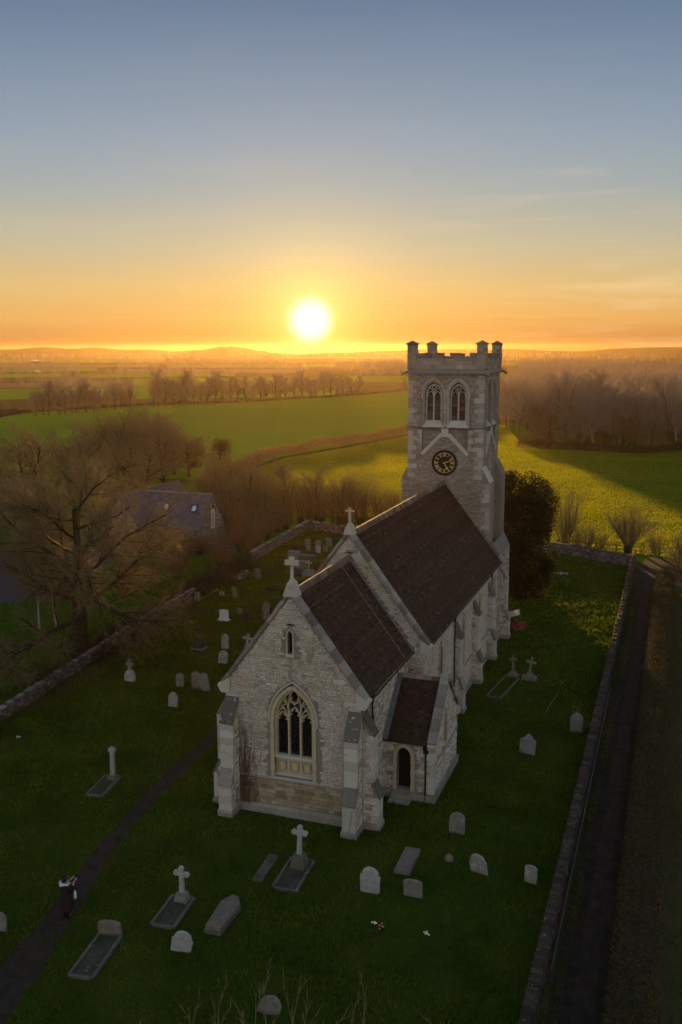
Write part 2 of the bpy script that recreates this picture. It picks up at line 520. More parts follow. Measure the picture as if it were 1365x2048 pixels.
# ------------------------------------------------------------------ mesh helper
class MB:
    """collects faces (with a tone per face) and links them as ONE mesh object"""

    def __init__(s):
        s.v, s.f, s.t = [], [], []
        s.arr = []          # (verts Nx3, tris Mx3, tone M) numpy chunks

    def add(s, verts, faces, tone=0.5):
        o = len(s.v)
        s.v.extend(tuple(map(float, p)) for p in verts)
        for f in faces:
            s.f.append(tuple(i + o for i in f))
            s.t.append(tone)
        return s

    def box(s, c, size, rot=0.0, tone=0.5, tilt=None):
        hx, hy, hz = size[0] / 2, size[1] / 2, size[2] / 2
        ps = [Vector((x, y, z)) for x in (-hx, hx) for y in (-hy, hy) for z in (-hz, hz)]
        m = Matrix.Rotation(rot, 3, 'Z')
        if tilt:
            m = m @ Matrix.Rotation(tilt[0], 3, 'X') @ Matrix.Rotation(tilt[1], 3, 'Y')
        c = Vector(c)
        return s.add([m @ p + c for p in ps], BOXF, tone)

    def para(s, o, a, b, c, tone=0.5):
        """parallelepiped: corner o, edges a b c"""
        o, a, b, c = Vector(o), Vector(a), Vector(b), Vector(c)
        if a.cross(b).dot(c) < 0:
            a, b = b, a
        ps = [o + a * i + b * j + c * k for i in (0, 1) for j in (0, 1) for k in (0, 1)]
        return s.add(ps, BOXF, tone)

    def prism(s, poly, fr, d0, d1, tone=0.5, cap0=True):
        """polygon (a,b) extruded from depth d0 to d1 in frame fr"""
        n = len(poly)
        ps = [fr(a, b, d0) for a, b in poly] + [fr(a, b, d1) for a, b in poly]
        fs = [tuple(range(n, 2 * n))]
        if cap0:
            fs.append(tuple(range(n - 1, -1, -1)))
        for i in range(n):
            j = (i + 1) % n
            fs.append((i, j, n + j, n + i))
        return s.add(ps, fs, tone)

    def face(s, pts, tone=0.5):
        return s.add(pts, [tuple(range(len(pts)))], tone)

    def tube(s, pts, radii, sides=5, tone=0.5, cap=True):
        pts = [Vector(p) for p in pts]
        o = []
        n = len(pts)
        up = Vector((0.13, 0.21, 1)).normalized()
        for i, p in enumerate(pts):
            d = (pts[min(i + 1, n - 1)] - pts[max(i - 1, 0)])
            if d.length < 1e-9:
                d = Vector((0, 0, 1))
            d.normalize()
            r = radii[i] if hasattr(radii, '__len__') else radii
            x = d.cross(up)
            if x.length < 1e-3:
                x = d.cross(Vector((1, 0, 0)))
            x.normalize()
            y = d.cross(x)
            for k in range(sides):
                a = 2 * PI * k / sides
                o.append(p + x * (math.cos(a) * r) + y * (math.sin(a) * r))
        fs = []
        for i in range(n - 1):
            for k in range(sides):
                k2 = (k + 1) % sides
                fs.append((i * sides + k, i * sides + k2, (i + 1) * sides + k2, (i + 1) * sides + k))
        if cap:
            fs.append(tuple(range(sides - 1, -1, -1)))
            fs.append(tuple((n - 1) * sides + k for k in range(sides)))
        return s.add(o, fs, tone)

    def strip(s, pts, w, d, fr, tone=0.5, closed=False):
        """bar of width w following 2-D points in frame fr, from depth d[0] to d[1]"""
        n = len(pts)
        L, R = [], []
        for i in range(n):
            if closed:
                p0, p1 = pts[(i - 1) % n], pts[(i + 1) % n]
            else:
                p0, p1 = pts[max(i - 1, 0)], pts[min(i + 1, n - 1)]
            dx, dy = p1[0] - p0[0], p1[1] - p0[1]
            l = math.hypot(dx, dy) or 1
            nx, ny = -dy / l * w / 2, dx / l * w / 2
            L.append((pts[i][0] + nx, pts[i][1] + ny))
            R.append((pts[i][0] - nx, pts[i][1] - ny))
        ps = [fr(*p, d[0]) for p in L] + [fr(*p, d[0]) for p in R] + [fr(*p, d[1]) for p in L] + [fr(*p, d[1]) for p in R]
        fs = []
        m = n if closed else n - 1
        for i in range(m):
            j = (i + 1) % n
            fs += [(2 * n + i, 2 * n + j, 3 * n + j, 3 * n + i), (i, n + i, n + j, j),
                   (i, j, 2 * n + j, 2 * n + i), (n + i, 3 * n + i, 3 * n + j, n + j)]
        if not closed:
            fs += [(0, 2 * n, 3 * n, n), (n - 1, 2 * n - 1, 4 * n - 1, 3 * n - 1)]
        return s.add(ps, fs, tone)

    def np(s, verts, tris, tone=None):
        tris = np.asarray(tris, np.int32)
        s.arr.append((np.asarray(verts, np.float32), tris, np.full(len(tris), .5, np.float32) if tone is None else np.asarray(tone, np.float32)))
        return s

    def mesh(s, name, mat, smooth=False):
        me = bpy.data.meshes.new(name)
        if s.arr:
            if s.v:
                tv, tf, tt = [], [], []
                for f, t in zip(s.f, s.t):
                    for i in range(1, len(f) - 1):
                        tf.append((f[0], f[i], f[i + 1]))
                        tt.append(t)
                s.np(np.array(s.v), np.array(tf), np.array(tt))
            off, V, T, N = 0, [], [], []
            for v, t, n in s.arr:
                V.append(v)
                T.append(t + off)
                N.append(n)
                off += len(v)
            V, T, N = np.concatenate(V), np.concatenate(T).astype(np.int32), np.concatenate(N)
            me.vertices.add(len(V))
            me.vertices.foreach_set('co', V.ravel())
            me.loops.add(T.size)
            me.loops.foreach_set('vertex_index', T.ravel())
            me.polygons.add(len(T))
            me.polygons.foreach_set('loop_start', np.arange(0, T.size, 3, dtype=np.int32))
            me.update(calc_edges=True)
            tones = N
        else:
            me.from_pydata(s.v, [], s.f)
            tones = np.array(s.t, np.float32)
        at = me.attributes.new('tone', 'FLOAT', 'FACE')
        at.data.foreach_set('value', tones.astype(np.float32))
        if smooth:
            me.polygons.foreach_set('use_smooth', [True] * len(me.polygons))
        me.materials.append(M[mat] if isinstance(mat, str) else mat)
        return me

    def build(s, name, mat, parent=None, kind=None, smooth=False, label=None, loc=None):
        o = bpy.data.objects.new(name, s.mesh(name, mat, smooth))
        COL.objects.link(o)
        if parent is not None:
            o.parent = parent
        if loc is not None:
            o.location = loc
        if kind:
            o['kind'] = kind
        if label:
            o['label'] = label
        return o


BOXF = [(0, 1, 3, 2), (4, 6, 7, 5), (0, 4, 5, 1), (2, 3, 7, 6), (0, 2, 6, 4), (1, 5, 7, 3)]


def thing(name, label, cat, loc=(0, 0, 0), rot=0.0, group=None):
    o = bpy.data.objects.new(name, None)
    o.empty_display_size = 0.3
    COL.objects.link(o)
    o.location = loc
    o.rotation_euler = (0, 0, rot)
    tag(o, label, cat, group)
    return o


def tag(o, label, cat, group=None):
    o['label'] = label
    o['category'] = cat
    if group:
        o['group'] = group
    return o


def link(name, mesh, parent=None, loc=None, rot=None):
    """another object sharing the mesh of an alike piece"""
    o = bpy.data.objects.new(name, mesh)
    COL.objects.link(o)
    if parent is not None:
        o.parent = parent
    if loc is not None:
        o.location = loc
    if rot is not None:
        o.rotation_euler = rot
    return o


def copy_tree(o, parent=None):
    c = o.copy()
    COL.objects.link(c)
    if parent is not None:
        c.parent = parent
    for ch in list(o.children):
        copy_tree(ch, c)
    return c


def frame(o, ea, eb, en):
    o, ea, eb, en = Vector(o), Vector(ea), Vector(eb), Vector(en)
    return lambda a, b, d=0.0: o + ea * a + eb * b + en * d


def inside(poly, x, y):
    c = False
    n = len(poly)
    j = n - 1
    for i in range(n):
        xi, yi = poly[i]
        xj, yj = poly[j]
        if (yi > y) != (yj > y) and x < (xj - xi) * (y - yi) / (yj - yi) + xi:
            c = not c
        j = i
    return c


def arch(cx, w, z0, zs, za, n=10):
    """pointed arch outline, counter-clockwise from bottom left; half width w"""
    h = za - zs
    R = (h * h + w * w) / (2 * w)
    pts = [(cx - w, z0), (cx + w, z0), (cx + w, zs)]
    c = cx + w - R
    a1 = math.atan2(h, cx - c)
    for i in range(1, n):
        a = a1 * i / n
        pts.append((c + R * math.cos(a), zs + R * math.sin(a)))
    pts.append((cx, za))
    c = cx - w + R
    for i in range(n - 1, 0, -1):
        a = a1 * i / n
        pts.append((c - R * math.cos(a), zs + R * math.sin(a)))
    pts.append((cx - w, zs))
    return pts


def wall_face(mb, fr, outer, holes=(), d=0.0, depth=0.3, tone=0.5):
    """flat wall face with openings; reveals run in to -depth"""
    polys = [outer] + list(holes)
    ps = [p for po in polys for p in po]
    tris = tessellate_polygon([[Vector((a, b, 0)) for a, b in po] for po in polys])
    n = (fr(0, 0, 1) - fr(0, 0, 0))
    fs = []
    P = [fr(a, b, d) for a, b in ps]
    for t in tris:
        if (P[t[1]] - P[t[0]]).cross(P[t[2]] - P[t[0]]).dot(n) < 0:
            t = (t[0], t[2], t[1])
        fs.append(tuple(t))
    mb.add(P, fs, tone)
    for h in holes:
        k = len(h)
        q = [fr(a, b, d) for a, b in h] + [fr(a, b, d - depth) for a, b in h]
        mb.add(q, [(i, (i + 1) % k, k + (i + 1) % k, k + i) for i in range(k)], tone)


def lay_stones(mb, fr, outer, holes=(), hr=(0.12, 0.21), wr=(0.22, 0.55), gap=0.012, proud=(0.008, 0.03), rng=None, tone=None, d=0.0, keep=None):
    """coursed rubble: each stone its own block, joints left open between"""
    rng = rng or RNG
    xs = [p[0] for p in outer]
    zs = [p[1] for p in outer]
    z = min(zs)
    zmax = max(zs)
    while z < zmax:
        h = rng.uniform(*hr)
        x = min(xs) - rng.uniform(0, wr[0])
        while x < max(xs):
            w = rng.uniform(*wr)
            a0, a1, b0, b1 = x + gap / 2, x + w - gap / 2, z + gap / 2, z + h - gap / 2
            x += w
            # trim to the outline
            a0 = max(a0, min(xs) + .004)
            a1 = min(a1, max(xs) - .004)
            b1m = min(b1, zmax - .004)
            if a1 - a0 < 0.06 or b1m - b0 < 0.05:
                continue
            cs = [(a0, b0), (a1, b0), (a1, b1m), (a0, b1m), ((a0 + a1) / 2, (b0 + b1m) / 2)]
            ins = [inside(outer, *c) for c in cs]
            if not all(ins):
                # try to shorten the stone towards the side that is inside
                ok = False
                if ins[4] or any(ins[:4]):
                    for k in range(5):
                        if not (ins[0] and ins[3]):
                            a0 += (a1 - a0) * 0.3
                        else:
                            a1 -= (a1 - a0) * 0.3
                        cs = [(a0, b0), (a1, b0), (a1, b1m), (a0, b1m)]
                        ins = [inside(outer, *c) for c in cs]
                        if all(ins) and a1 - a0 > 0.07:
                            ok = True
                            break
                if not ok:
                    continue
            bad = False
            for ho in holes:
                if any(inside(ho, *c) for c in cs) or any(a0 < p[0] < a1 and b0 < p[1] < b1m for p in ho):
                    bad = True
                    break
            if bad or (keep and not keep(a0, a1, b0, b1m)):
                continue
            pr = rng.uniform(*proud)
            j = lambda: rng.uniform(-.007, .007)
            q = [fr(a0, b0, d), fr(a1, b0, d), fr(a1, b1m, d), fr(a0, b1m, d),
                 fr(a0 + .008 + j(), b0 + .008 + j(), d + pr), fr(a1 - .008 + j(), b0 + .008 + j(), d + pr),
                 fr(a1 - .008 + j(), b1m - .008 + j(), d + pr), fr(a0 + .008 + j(), b1m - .008 + j(), d + pr)]
            t = tone((a0 + a1) / 2, (b0 + b1m) / 2) if tone else rng.random()
            mb.add(q, [(4, 5, 6, 7), (0, 1, 5, 4), (1, 2, 6, 5), (2, 3, 7, 6), (3, 0, 4, 7)], t)
        z += h


def grow_poly(poly, e):
    """crude outward offset of a polygon about its edges"""
    n = len(poly)
    area = sum(poly[i][0] * poly[(i + 1) % n][1] - poly[(i + 1) % n][0] * poly[i][1] for i in range(n))
    sg = 1 if area > 0 else -1
    out = []
    for i in range(n):
        (x0, y0), (x1, y1), (x2, y2) = poly[i - 1], poly[i], poly[(i + 1) % n]
        d1 = Vector((x1 - x0, y1 - y0))
        d2 = Vector((x2 - x1, y2 - y1))
        if d1.length < 1e-9 or d2.length < 1e-9:
            out.append((x1, y1))
            continue
        d1.normalize()
        d2.normalize()
        nx = (d1.y + d2.y) * sg
        ny = (-d1.x - d2.x) * sg
        l = math.hypot(nx, ny) or 1
        k = e / max(0.35, (1 + d1.dot(d2)) / 2) ** 0.5
        out.append((x1 + nx / l * k, y1 + ny / l * k))
    return out


def gauss_tone(rng, mu=0.5, sd=0.2):
    return min(1.0, max(0.0, rng.gauss(mu, sd)))
# ================================================================== THE CHURCH
W, CX = 6.8, 3.4                 # chancel width, church axis
LC, LN = 8.2, 22.1               # chancel and nave lengths
VT = 30.03                       # east face of the tower
NU0, NU1 = -0.85, 7.65           # nave side walls
church = thing('church', 'old limestone parish church with square clock tower and dark stone tiled roofs', 'church')

E_ = frame((0, 0, 0), (1, 0, 0), (0, 0, 1), (0, -1, 0))            # east faces (a = x, b = z)
rs = random.Random(11)


def side_frame(x, sgn=1):
    """faces looking +x (a runs along y)"""
    return frame((x, 0, 0), (0, 1, 0), (0, 0, 1), (sgn, 0, 0))


# ---------------------------------------------------------------- chancel
ch_gable = [(0, 0), (W, 0), (W, 6.54), (CX, 11.07), (0, 6.54)]
win_c = 3.45
ew_hole = [(win_c - 1.16, 2.02)] + [(win_c + 1.16, 2.02)] + arch(win_c, 1.16, 2.02, 4.85, 6.72, 12)[2:]
lancet_hole = arch(3.34, 0.12, 8.2, 9.05, 9.34, 5)
slot_hole = [(3.22, 9.56), (3.52, 9.56), (3.52, 9.64), (3.22, 9.64)]
mb = MB()
wall_face(mb, E_, ch_gable, [ew_hole, lancet_hole, slot_hole], 0, 0.42)
mb.face([(0, 0, 0), (0, LC, 0), (0, LC, 6.25), (0, 0, 6.25)][::-1])
SN = side_frame(W)
ch_win = arch(1.9, 0.22, 3.2, 4.6, 5.05, 5)
wall_face(mb, SN, [(0, 0), (LC, 0), (LC, 6.25), (0, 6.25)], [ch_win], 0, 0.3)
ch_wall = mb.build('chancel_wall', 'mortar', church)
st = MB()
tone_e = lambda a, b: gauss_tone(rs, 0.50 + 0.10 * math.sin(a * .9) * math.cos(b * .7), 0.16)
lay_stones(st, E_, [(0, 1.9), (W, 1.9), (W, 6.5), (CX, 11.04), (0, 6.5)],
           [grow_poly(ew_hole, .13), grow_poly(lancet_hole, .12), slot_hole], (0.075, 0.135), (0.14, 0.36), 0.02, (.008, .032), rs, tone_e)
lay_stones(st, SN, [(0.1, 0.5), (LC, 0.5), (LC, 6.2), (0.1, 6.2)], [grow_poly(ch_win, .12)], (0.08, 0.14), (0.15, 0.38), 0.02, (.006, .025), rs,
           keep=lambda a0, a1, b0, b1: not (3.6 < a0 and a1 < 8.3 and b1 < 3.0))
st.build('rubble_stone', 'rubble', ch_wall, 'stuff')
st = MB()
lay_stones(st, E_, [(0.0, 0.5), (W, 0.5), (W, 1.83), (0.0, 1.83)], [], (0.13, 0.23), (0.25, 0.62), 0.018, (.01, .035), rs, lambda a, b: gauss_tone(rs, .5, .22))
st.build('lower_stone', 'ochre', ch_wall, 'stuff')
# plinth and string course
mb = MB()
mb.para((0.6, -0.13, 0), (5.66, 0, 0), (0, .16, 0), (0, 0, .34))
mb.prism([(0.62, .34), (6.24, .34), (6.24, .5), (0.62, .5)], frame((0, 0, 0), (1, 0, 0), (0, 0, 1), (0, -1, 0)), 0.0, 0.055)
mb.add([(0.6, -.13, .34), (6.26, -.13, .34), (6.26, -.05, .46), (0.6, -.05, .46)], [(0, 1, 2, 3)])
mb.para((W - .02, 0.7, 0), (.13, 0, 0), (0, 2.95, 0), (0, 0, .42))
mb.build('plinth', 'plinth', ch_wall)
mb = MB()
mb.prism([(0, 0), (.09, 0), (.09, .04), (0, .09)], frame((0.5, 0, 1.84), (0, -1, 0), (0, 0, 1), (1, 0, 0)), 0, 5.9)
mb.prism([(0, 0), (.07, 0), (.07, .03), (0, .08)], frame((W, 0.7, 1.98), (1, 0, 0), (0, 0, 1), (0, 1, 0)), 0, 2.95)
mb.build('string_course', 'coping', ch_wall)


def quoins(parent, corner, dira, dirb, na, nb, z0, z1, mat='ashlar', la=(.55, .3), lb=(.3, .55), h=.3, proud=.035, one=False):
    """alternating corner stones; dira/dirb run away from the corner along the two faces, na/nb are their outward normals"""
    z = z0
    i = 0
    c = Vector(corner)
    da, db, na, nb = Vector(dira), Vector(dirb), Vector(na), Vector(nb)
    while z < z1 - .12:
        hh = min(h * rs.uniform(.85, 1.2), z1 - z)
        a = la[i % 2] * rs.uniform(.85, 1.15)
        b = lb[i % 2] * rs.uniform(.85, 1.15)
        p = proud * rs.uniform(.7, 1.2)
        o = c + na * p + nb * p + Vector((0, 0, z + .008))
        m = MB()
        zz = Vector((0, 0, hh - .016))
        # L-shaped block as two boxes butted together
        m.para(o, da * (a + p), -na * .14, zz)
        if not one:
            m.para(o - na * .14, db * (b + p - .14), -nb * .14, zz)
        m.build('quoin_stone', mat, parent)
        z += hh
        i += 1


# pale corner stones above the buttresses
quoins(ch_wall, (0, 0, 0), (1, 0, 0), (0, 1, 0), (0, -1, 0), (-1, 0, 0), 4.9, 6.2, la=(.75, .5), lb=(.4, .6))
quoins(ch_wall, (W, 0, 0), (-1, 0, 0), (0, 1, 0), (0, -1, 0), (1, 0, 0), 4.9, 6.2, la=(.75, .5), lb=(.4, .6))
# a few pale dressed blocks bedded in the gable under the coping
for zz in (7.0, 8.1, 9.2, 10.1):
    hw = (11.05 - zz) / (11.05 - 6.25) * CX
    for s in (-1, 1):
        a = CX + s * (hw - .42) - .3 + rs.uniform(-.04, .04)
        m_ = MB()
        m_.para((a, -.045, zz), (.5 + rs.uniform(0, .12), 0, 0), (0, .08, 0), (0, 0, .24))
        m_.build('kneeler_block', 'ashlar', ch_wall)


# ---------------------------------------------------------------- roofs
def roof(name, x_in, x_out, z_in, z_out, y0, y1, expo=.135, tw=.19, other=True, ridge_len=.45, seed=3, parent=church):
    """gabled roof along y; the slope between (x_in,z_in) and (x_out,z_out) is tiled, its mirror too"""
    r = random.Random(seed)
    base = MB()
    th = .10
    xm = 2 * x_in - x_out
    for xo in (x_out, xm):
        sx = 1 if xo > x_in else -1
        n = Vector((z_in - z_out, 0, abs(xo - x_in)))
        n.normalize()
        n = Vector((n.x * sx, 0, n.z))
        a, b = Vector((x_in, y0, z_in)), Vector((xo, y0, z_out))
        L = Vector((0, y1 - y0, 0))
        base.para(a, b - a, L, -n * th)
    ro = base.build(name, 'tile', parent)
    tl = MB()
    for xo in (x_out, xm):
        sx = 1 if xo > x_in else -1
        if sx < 0 and not other:
            continue
        sl = Vector((xo - x_in, 0, z_out - z_in))
        S = sl.length
        sd = sl / S
        n = Vector((-sd.z * sx, 0, abs(sd.x)))
        rows = int(S / expo)
        k = 1.0 if sx > 0 else 2.2
        rows = int(rows / k)
        for i in range(rows):
            ex = S / rows
            s0 = i * ex
            y = y0 - r.uniform(0, tw)
            rt = r.gauss(0, .11)
            while y < y1:
                w = tw * k * r.uniform(.75, 1.25)
                ya, yb = max(y, y0) + .004, min(y + w, y1) - .004
                y += w
                if yb - ya < .04:
                    continue
                l = r.uniform(-.012, .014)
                lift = r.uniform(.022, .04)
                o = Vector((x_in, 0, z_in)) + sd * (s0 - .01)
                e = Vector((x_in, 0, z_in)) + sd * (s0 + ex + l)
                t = min(1, max(0, r.gauss(.5, .2) + rt))
                j = r.uniform(-.006, .006)
                A, B = o + n * .004, e + n * (lift + j)
                C = e + n * .0
                Y = Vector((0, 1, 0))
                q = [A + Y * ya, A + Y * yb, B + Y * yb, B + Y * ya, C + Y * ya, C + Y * yb]
                f = [(0, 1, 2, 3), (3, 2, 5, 4), (0, 3, 4), (1, 5, 2)]
                if sx > 0:
                    f = [x[::-1] for x in f]
                tl.add(q, f, t)
    tl.build('roof_tile', 'tile', ro, 'stuff')
    # ridge
    slope = math.atan2(z_in - z_out, abs(x_out - x_in))
    me = None
    k = int((y1 - y0) / ridge_len)
    ln = (y1 - y0) / k
    m_ = MB()
    q = -.17 * math.tan(slope) + .05
    prof = [(-.17, q)] + [(-.135 * math.cos(t), -.03 + .15 * math.sin(t)) for t in [PI * k / 8 for k in range(1, 8)]] + [(.17, q), (.13, q - .07), (-.13, q - .07)]  # profile rounded and raised to catch a rim of low sun
    m_.prism(prof, frame((0, 0, 0), (1, 0, 0), (0, 0, 1), (0, 1, 0)), .006, ln - .006)
    me = m_.mesh('ridge_tile', 'ridge')
    for i in range(k):
        link('ridge_tile', me, ro, (x_in, y0 + i * ln, z_in + .03 + r.uniform(-.008, .008)), (r.uniform(-.008, .008), r.uniform(-.02, .02), 0))
    return ro


ch_roof = roof('chancel_roof', CX, 7.07, 11.1, 6.22, 0.30, LC, seed=3)
nv_roof = roof('nave_roof', CX, 7.92, 12.35, 6.48, LC + .32, VT + .0, seed=5)
# pale mortar line across the chancel roof and lead flashing against the nave wall
mb = MB()
nrm_c = Vector((4.88, 0, 3.67)).normalized()
for y in (6.62,):
    a, b = Vector((CX, y, 11.1)) + nrm_c * .03, Vector((7.05, y, 6.25)) + nrm_c * .03
    d = (b - a)
    for i in range(14):
        p, q = a + d * (i / 14 + .003), a + d * ((i + 1) / 14 - .003)
        mb.tube([p + Vector((0, rs.uniform(-.01, .01), .02)), q + Vector((0, rs.uniform(-.01, .01), .02))], .022, 4)
mb.build('mortar_fillet', 'coping', ch_roof)
mb = MB()
a, b = Vector((CX, LC - .3, 11.1)) + nrm_c * .055, Vector((7.1, LC - .3, 6.2)) + nrm_c * .055
mb.para(a, b - a, (0, .3, 0), nrm_c * .02)
mb.para(a + Vector((0, .28, 0)), b - a, (0, .018, 0), Vector((0, 0, .22)))
mb.build('lead_flashing', 'lead', ch_roof)


# ---------------------------------------------------------------- gable copings and crosses
def coping(y, hz, hx, ze, parent, wdt=.52, th=.17, n=9, kn=.34, mat='coping', over=.1):
    """stones laid up both rakes of a gable; (CX,hz) apex, (CX+-hx, ze) feet"""
    g = MB()
    root = None
    for s in (-1, 1):
        foot, top = Vector((CX + s * hx, y - over, ze)), Vector((CX, y - over, hz))
        d = (top - foot)
        L = d.length
        d.normalize()
        nn = Vector((s * d.z, 0, abs(d.x)))
        k = n
        for i in range(k):
            m_ = MB()
            p = foot + d * (L * i / k + .006)
            ln = d * (L / k - .012)
            lift = nn * rs.uniform(-.008, .012)
            m_.para(p + lift, ln, (0, wdt, 0), nn * -th)
            o = m_.build('coping_stone', mat, parent)
        # kneeler under the foot
        m_ = MB()
        fr = frame((CX + s * hx, y - over - .015, ze), (-s, 0, 0), (0, 0, 1), (0, 1, 0))
        m_.prism([(-.12, -.22), (.05, -.5), (.5, -.5), (.5, .3), (.1, .02), (-.12, -.1)], fr, 0, wdt + .03)
        m_.build('kneeler', 'ashlar', parent)
    return root


coping(0, 11.36, 3.72, 6.42, ch_wall)
apex = MB()
fr = frame((CX, -.13, 0), (1, 0, 0), (0, 0, 1), (0, 1, 0))
apex.prism([(-.36, 10.98), (.36, 10.98), (.2, 11.42), (.14, 11.62), (-.14, 11.62), (-.2, 11.42)], fr, 0, .6)
apex.build('apex_stone', 'ashlar', ch_wall)


def cross(parent, base, arm, h, w, t, kind='floriated', mat='ashlar'):
    """stone cross, its foot at base"""
    fr = frame(base, (1, 0, 0), (0, 0, 1), (0, -1, 0))
    m_ = MB()
    m_.prism([(-w * 1.5, 0), (w * 1.5, 0), (w * 1.2, .12), (-w * 1.2, .12)], fr, -t * 1.4, t * 1.4)
    m_.prism([(-w, .12), (w, .12), (w * .62, h), (-w * .62, h)], fr, -t / 2, t / 2)
    zc = h - arm * .72
    m_.prism([(-arm, zc - w * .55), (arm, zc - w * .55), (arm, zc + w * .55), (-arm, zc + w * .55)], fr, -t / 2 + .004, t / 2 - .004)
    if kind == 'floriated':
        for (cx, cz) in ((-arm, zc), (arm, zc), (0, h)):
            for dx, dz in ((0, 0), (-.06, .06), (.06, .06), (-.06, -.06), (.06, -.06)):
                m_.prism([(cx + dx + .075 * math.cos(k * PI / 4), cz + dz + .075 * math.sin(k * PI / 4)) for k in range(8)], fr, -t / 2 + .01 + abs(dx) * .05, t / 2 - .012 - abs(dx) * .05 - abs(dz) * .02)
    return m_


cross(None, (CX, .17, 11.62), .22, 1.08, .07, .12).build('gable_cross', 'ashlar', church)

# ---------------------------------------------------------------- nave
nv_gable = [(NU0, 0), (NU1, 0), (NU1, 6.74), (CX, 12.37), (NU0, 6.74)]
NG = frame((0, LC, 0), (1, 0, 0), (0, 0, 1), (0, -1, 0))
mb = MB()
nslot = [(3.3, 11.32), (3.62, 11.32), (3.62, 11.4), (3.3, 11.4)]
wall_face(mb, NG, nv_gable, [nslot], 0, .3)
NS = side_frame(NU1)
nwins = [arch(v, .25, 2.25, 4.85, 5.4, 6) for v in (12.25, 18.25, 23.35, 28.95)]
wall_face(mb, NS, [(LC, 0), (VT, 0), (VT, 6.4), (LC, 6.4)], nwins, 0, .28)
mb.face([(NU0, LC, 0), (NU0, VT, 0), (NU0, VT, 6.4), (NU0, LC, 6.4)][::-1])
mb.face([(NU0, VT, 0), (NU1, VT, 0), (NU1, VT, 6.35), (CX, VT, 12.2), (NU0, VT, 6.35)])
nv_wall = mb.build('nave_wall', 'mortar', church)
st = MB()
lay_stones(st, NG, nv_gable[:2] + [(NU1, 6.7), (CX, 12.33), (NU0, 6.7)], [nslot], (.08, .14), (.15, .38), .02, (.008, .03), rs, lambda a, b: gauss_tone(rs, .52, .16),
           keep=lambda a0, a1, b0, b1: b0 > 5.3 or a0 > W)
lay_stones(st, NS, [(LC, .4), (VT, .4), (VT, 6.3), (LC, 6.3)], [grow_poly(h, .16) for h in nwins], (.085, .15), (.16, .4), .02, (.006, .026), rs, lambda a, b: gauss_tone(rs, .5, .15))
st.build('rubble_stone', 'rubble', nv_wall, 'stuff')
coping(LC, 12.66, 4.57, 6.62, nv_wall, n=11)
apex = MB()
fr = frame((CX, LC - .13, 0), (1, 0, 0), (0, 0, 1), (0, 1, 0))
apex.prism([(-.3, 12.36), (.3, 12.36), (.17, 12.7), (.12, 12.84), (-.12, 12.84), (-.17, 12.7)], fr, 0, .6)
apex.build('apex_stone', 'ashlar', nv_wall)
cross(None, (CX, LC + .17, 12.84), .25, .98, .075, .12, kind='plain').build('gable_cross', 'ashlar', church)
# coping over the west gable where it meets the tower
for i in range(6):
    s0 = Vector((6.35, VT - .06, 8.62)) + Vector((.262, 0, -.345)) * i
    m_ = MB()
    m_.para(s0, Vector((.255, 0, -.335)), (0, .42, 0), Vector((.16, 0, .12)))
    m_.build('coping_stone', 'coping', nv_wall)
mb = MB()
mb.prism([(0, 0), (.09, 0), (.09, .04), (0, .09)], frame((NU1, LC, 2.06), (1, 0, 0), (0, 0, 1), (0, 1, 0)), 0, VT - LC)
mb.build('string_course', 'coping', nv_wall)
mb = MB()
mb.para((NU1 - .02, LC, 0), (.13, 0, 0), (0, VT - LC, 0), (0, 0, .38))
mb.build('plinth', 'plinth', nv_wall)
# eaves gutters
for (x, y0, y1, z, par) in ((7.96, LC + .45, VT, 6.43, nv_roof), (7.12, .32, LC - .02, 6.15, ch_roof)):
    mb = MB()
    mb.tube([(x, y0, z), (x, y1, z)], .055, 6)
    mb.build('gutter', 'iron', par)


def dressed_ring(name, fr, cx, w, z0, zs, za, ww, d0, d1, parent, mat='dressed', n=12, sill=True):
    """moulded frame round a pointed opening as separate dressed stones"""
    pts = arch(cx, w + ww / 2, z0, zs, za + ww * .6, n)
    pts = [pts[0]] + pts[-1:0:-1]                       # left foot ... up, over, down
    # jambs: cut the long uprights into stones
    seg = []
    for i in range(len(pts) - 1):
        a, b = pts[i], pts[i + 1]
        L = math.hypot(b[0] - a[0], b[1] - a[1])
        k = max(1, round(L / .34))
        for j in range(k):
            seg.append(((a[0] + (b[0] - a[0]) * j / k, a[1] + (b[1] - a[1]) * j / k), (a[0] + (b[0] - a[0]) * (j + 1) / k, a[1] + (b[1] - a[1]) * (j + 1) / k)))
    m_ = MB()
    for i, (a, b) in enumerate(seg):
        if abs(a[1] - b[1]) < 1e-6 and abs(a[1] - z0) < 1e-6:
            continue
        jog = 1.0 if i % 2 else .8
        m_.strip([a, b], ww * jog, (d0, d1 - .006 * (i % 2)), fr, rs.random())
    return m_.build(name, mat, parent)


def lancet(fr, cx, w, z0, zs, za, depth, parent, ww=.13, name='lancet_window', mat='dressed'):
    o = dressed_ring(name, fr, cx, w, z0, zs, za, ww, -.06, .045, parent, mat, 8)
    m_ = MB()
    hole = arch(cx, w + .01, z0 - .01, zs, za, 8)
    m_.add([fr(a, b, -depth) for a, b in hole], [tuple(range(len(hole)))])
    m_.build('glass_pane', 'glass', o)
    m_ = MB()
    m_.prism([(cx - w - .1, z0 - .14), (cx + w + .1, z0 - .14), (cx + w + .1, z0), (cx - w - .1, z0)], fr, -.05, .09)
    m_.build('sill', 'ashlar', o)
    m_ = MB()
    k = int((za - z0) / .42)
    for i in range(1, k):
        m_.strip([(cx - w, z0 + i * .42), (cx + w, z0 + i * .42)], .02, (-depth + .01, -depth + .03), fr)
    m_.build('saddle_bar', 'iron', o)
    return o


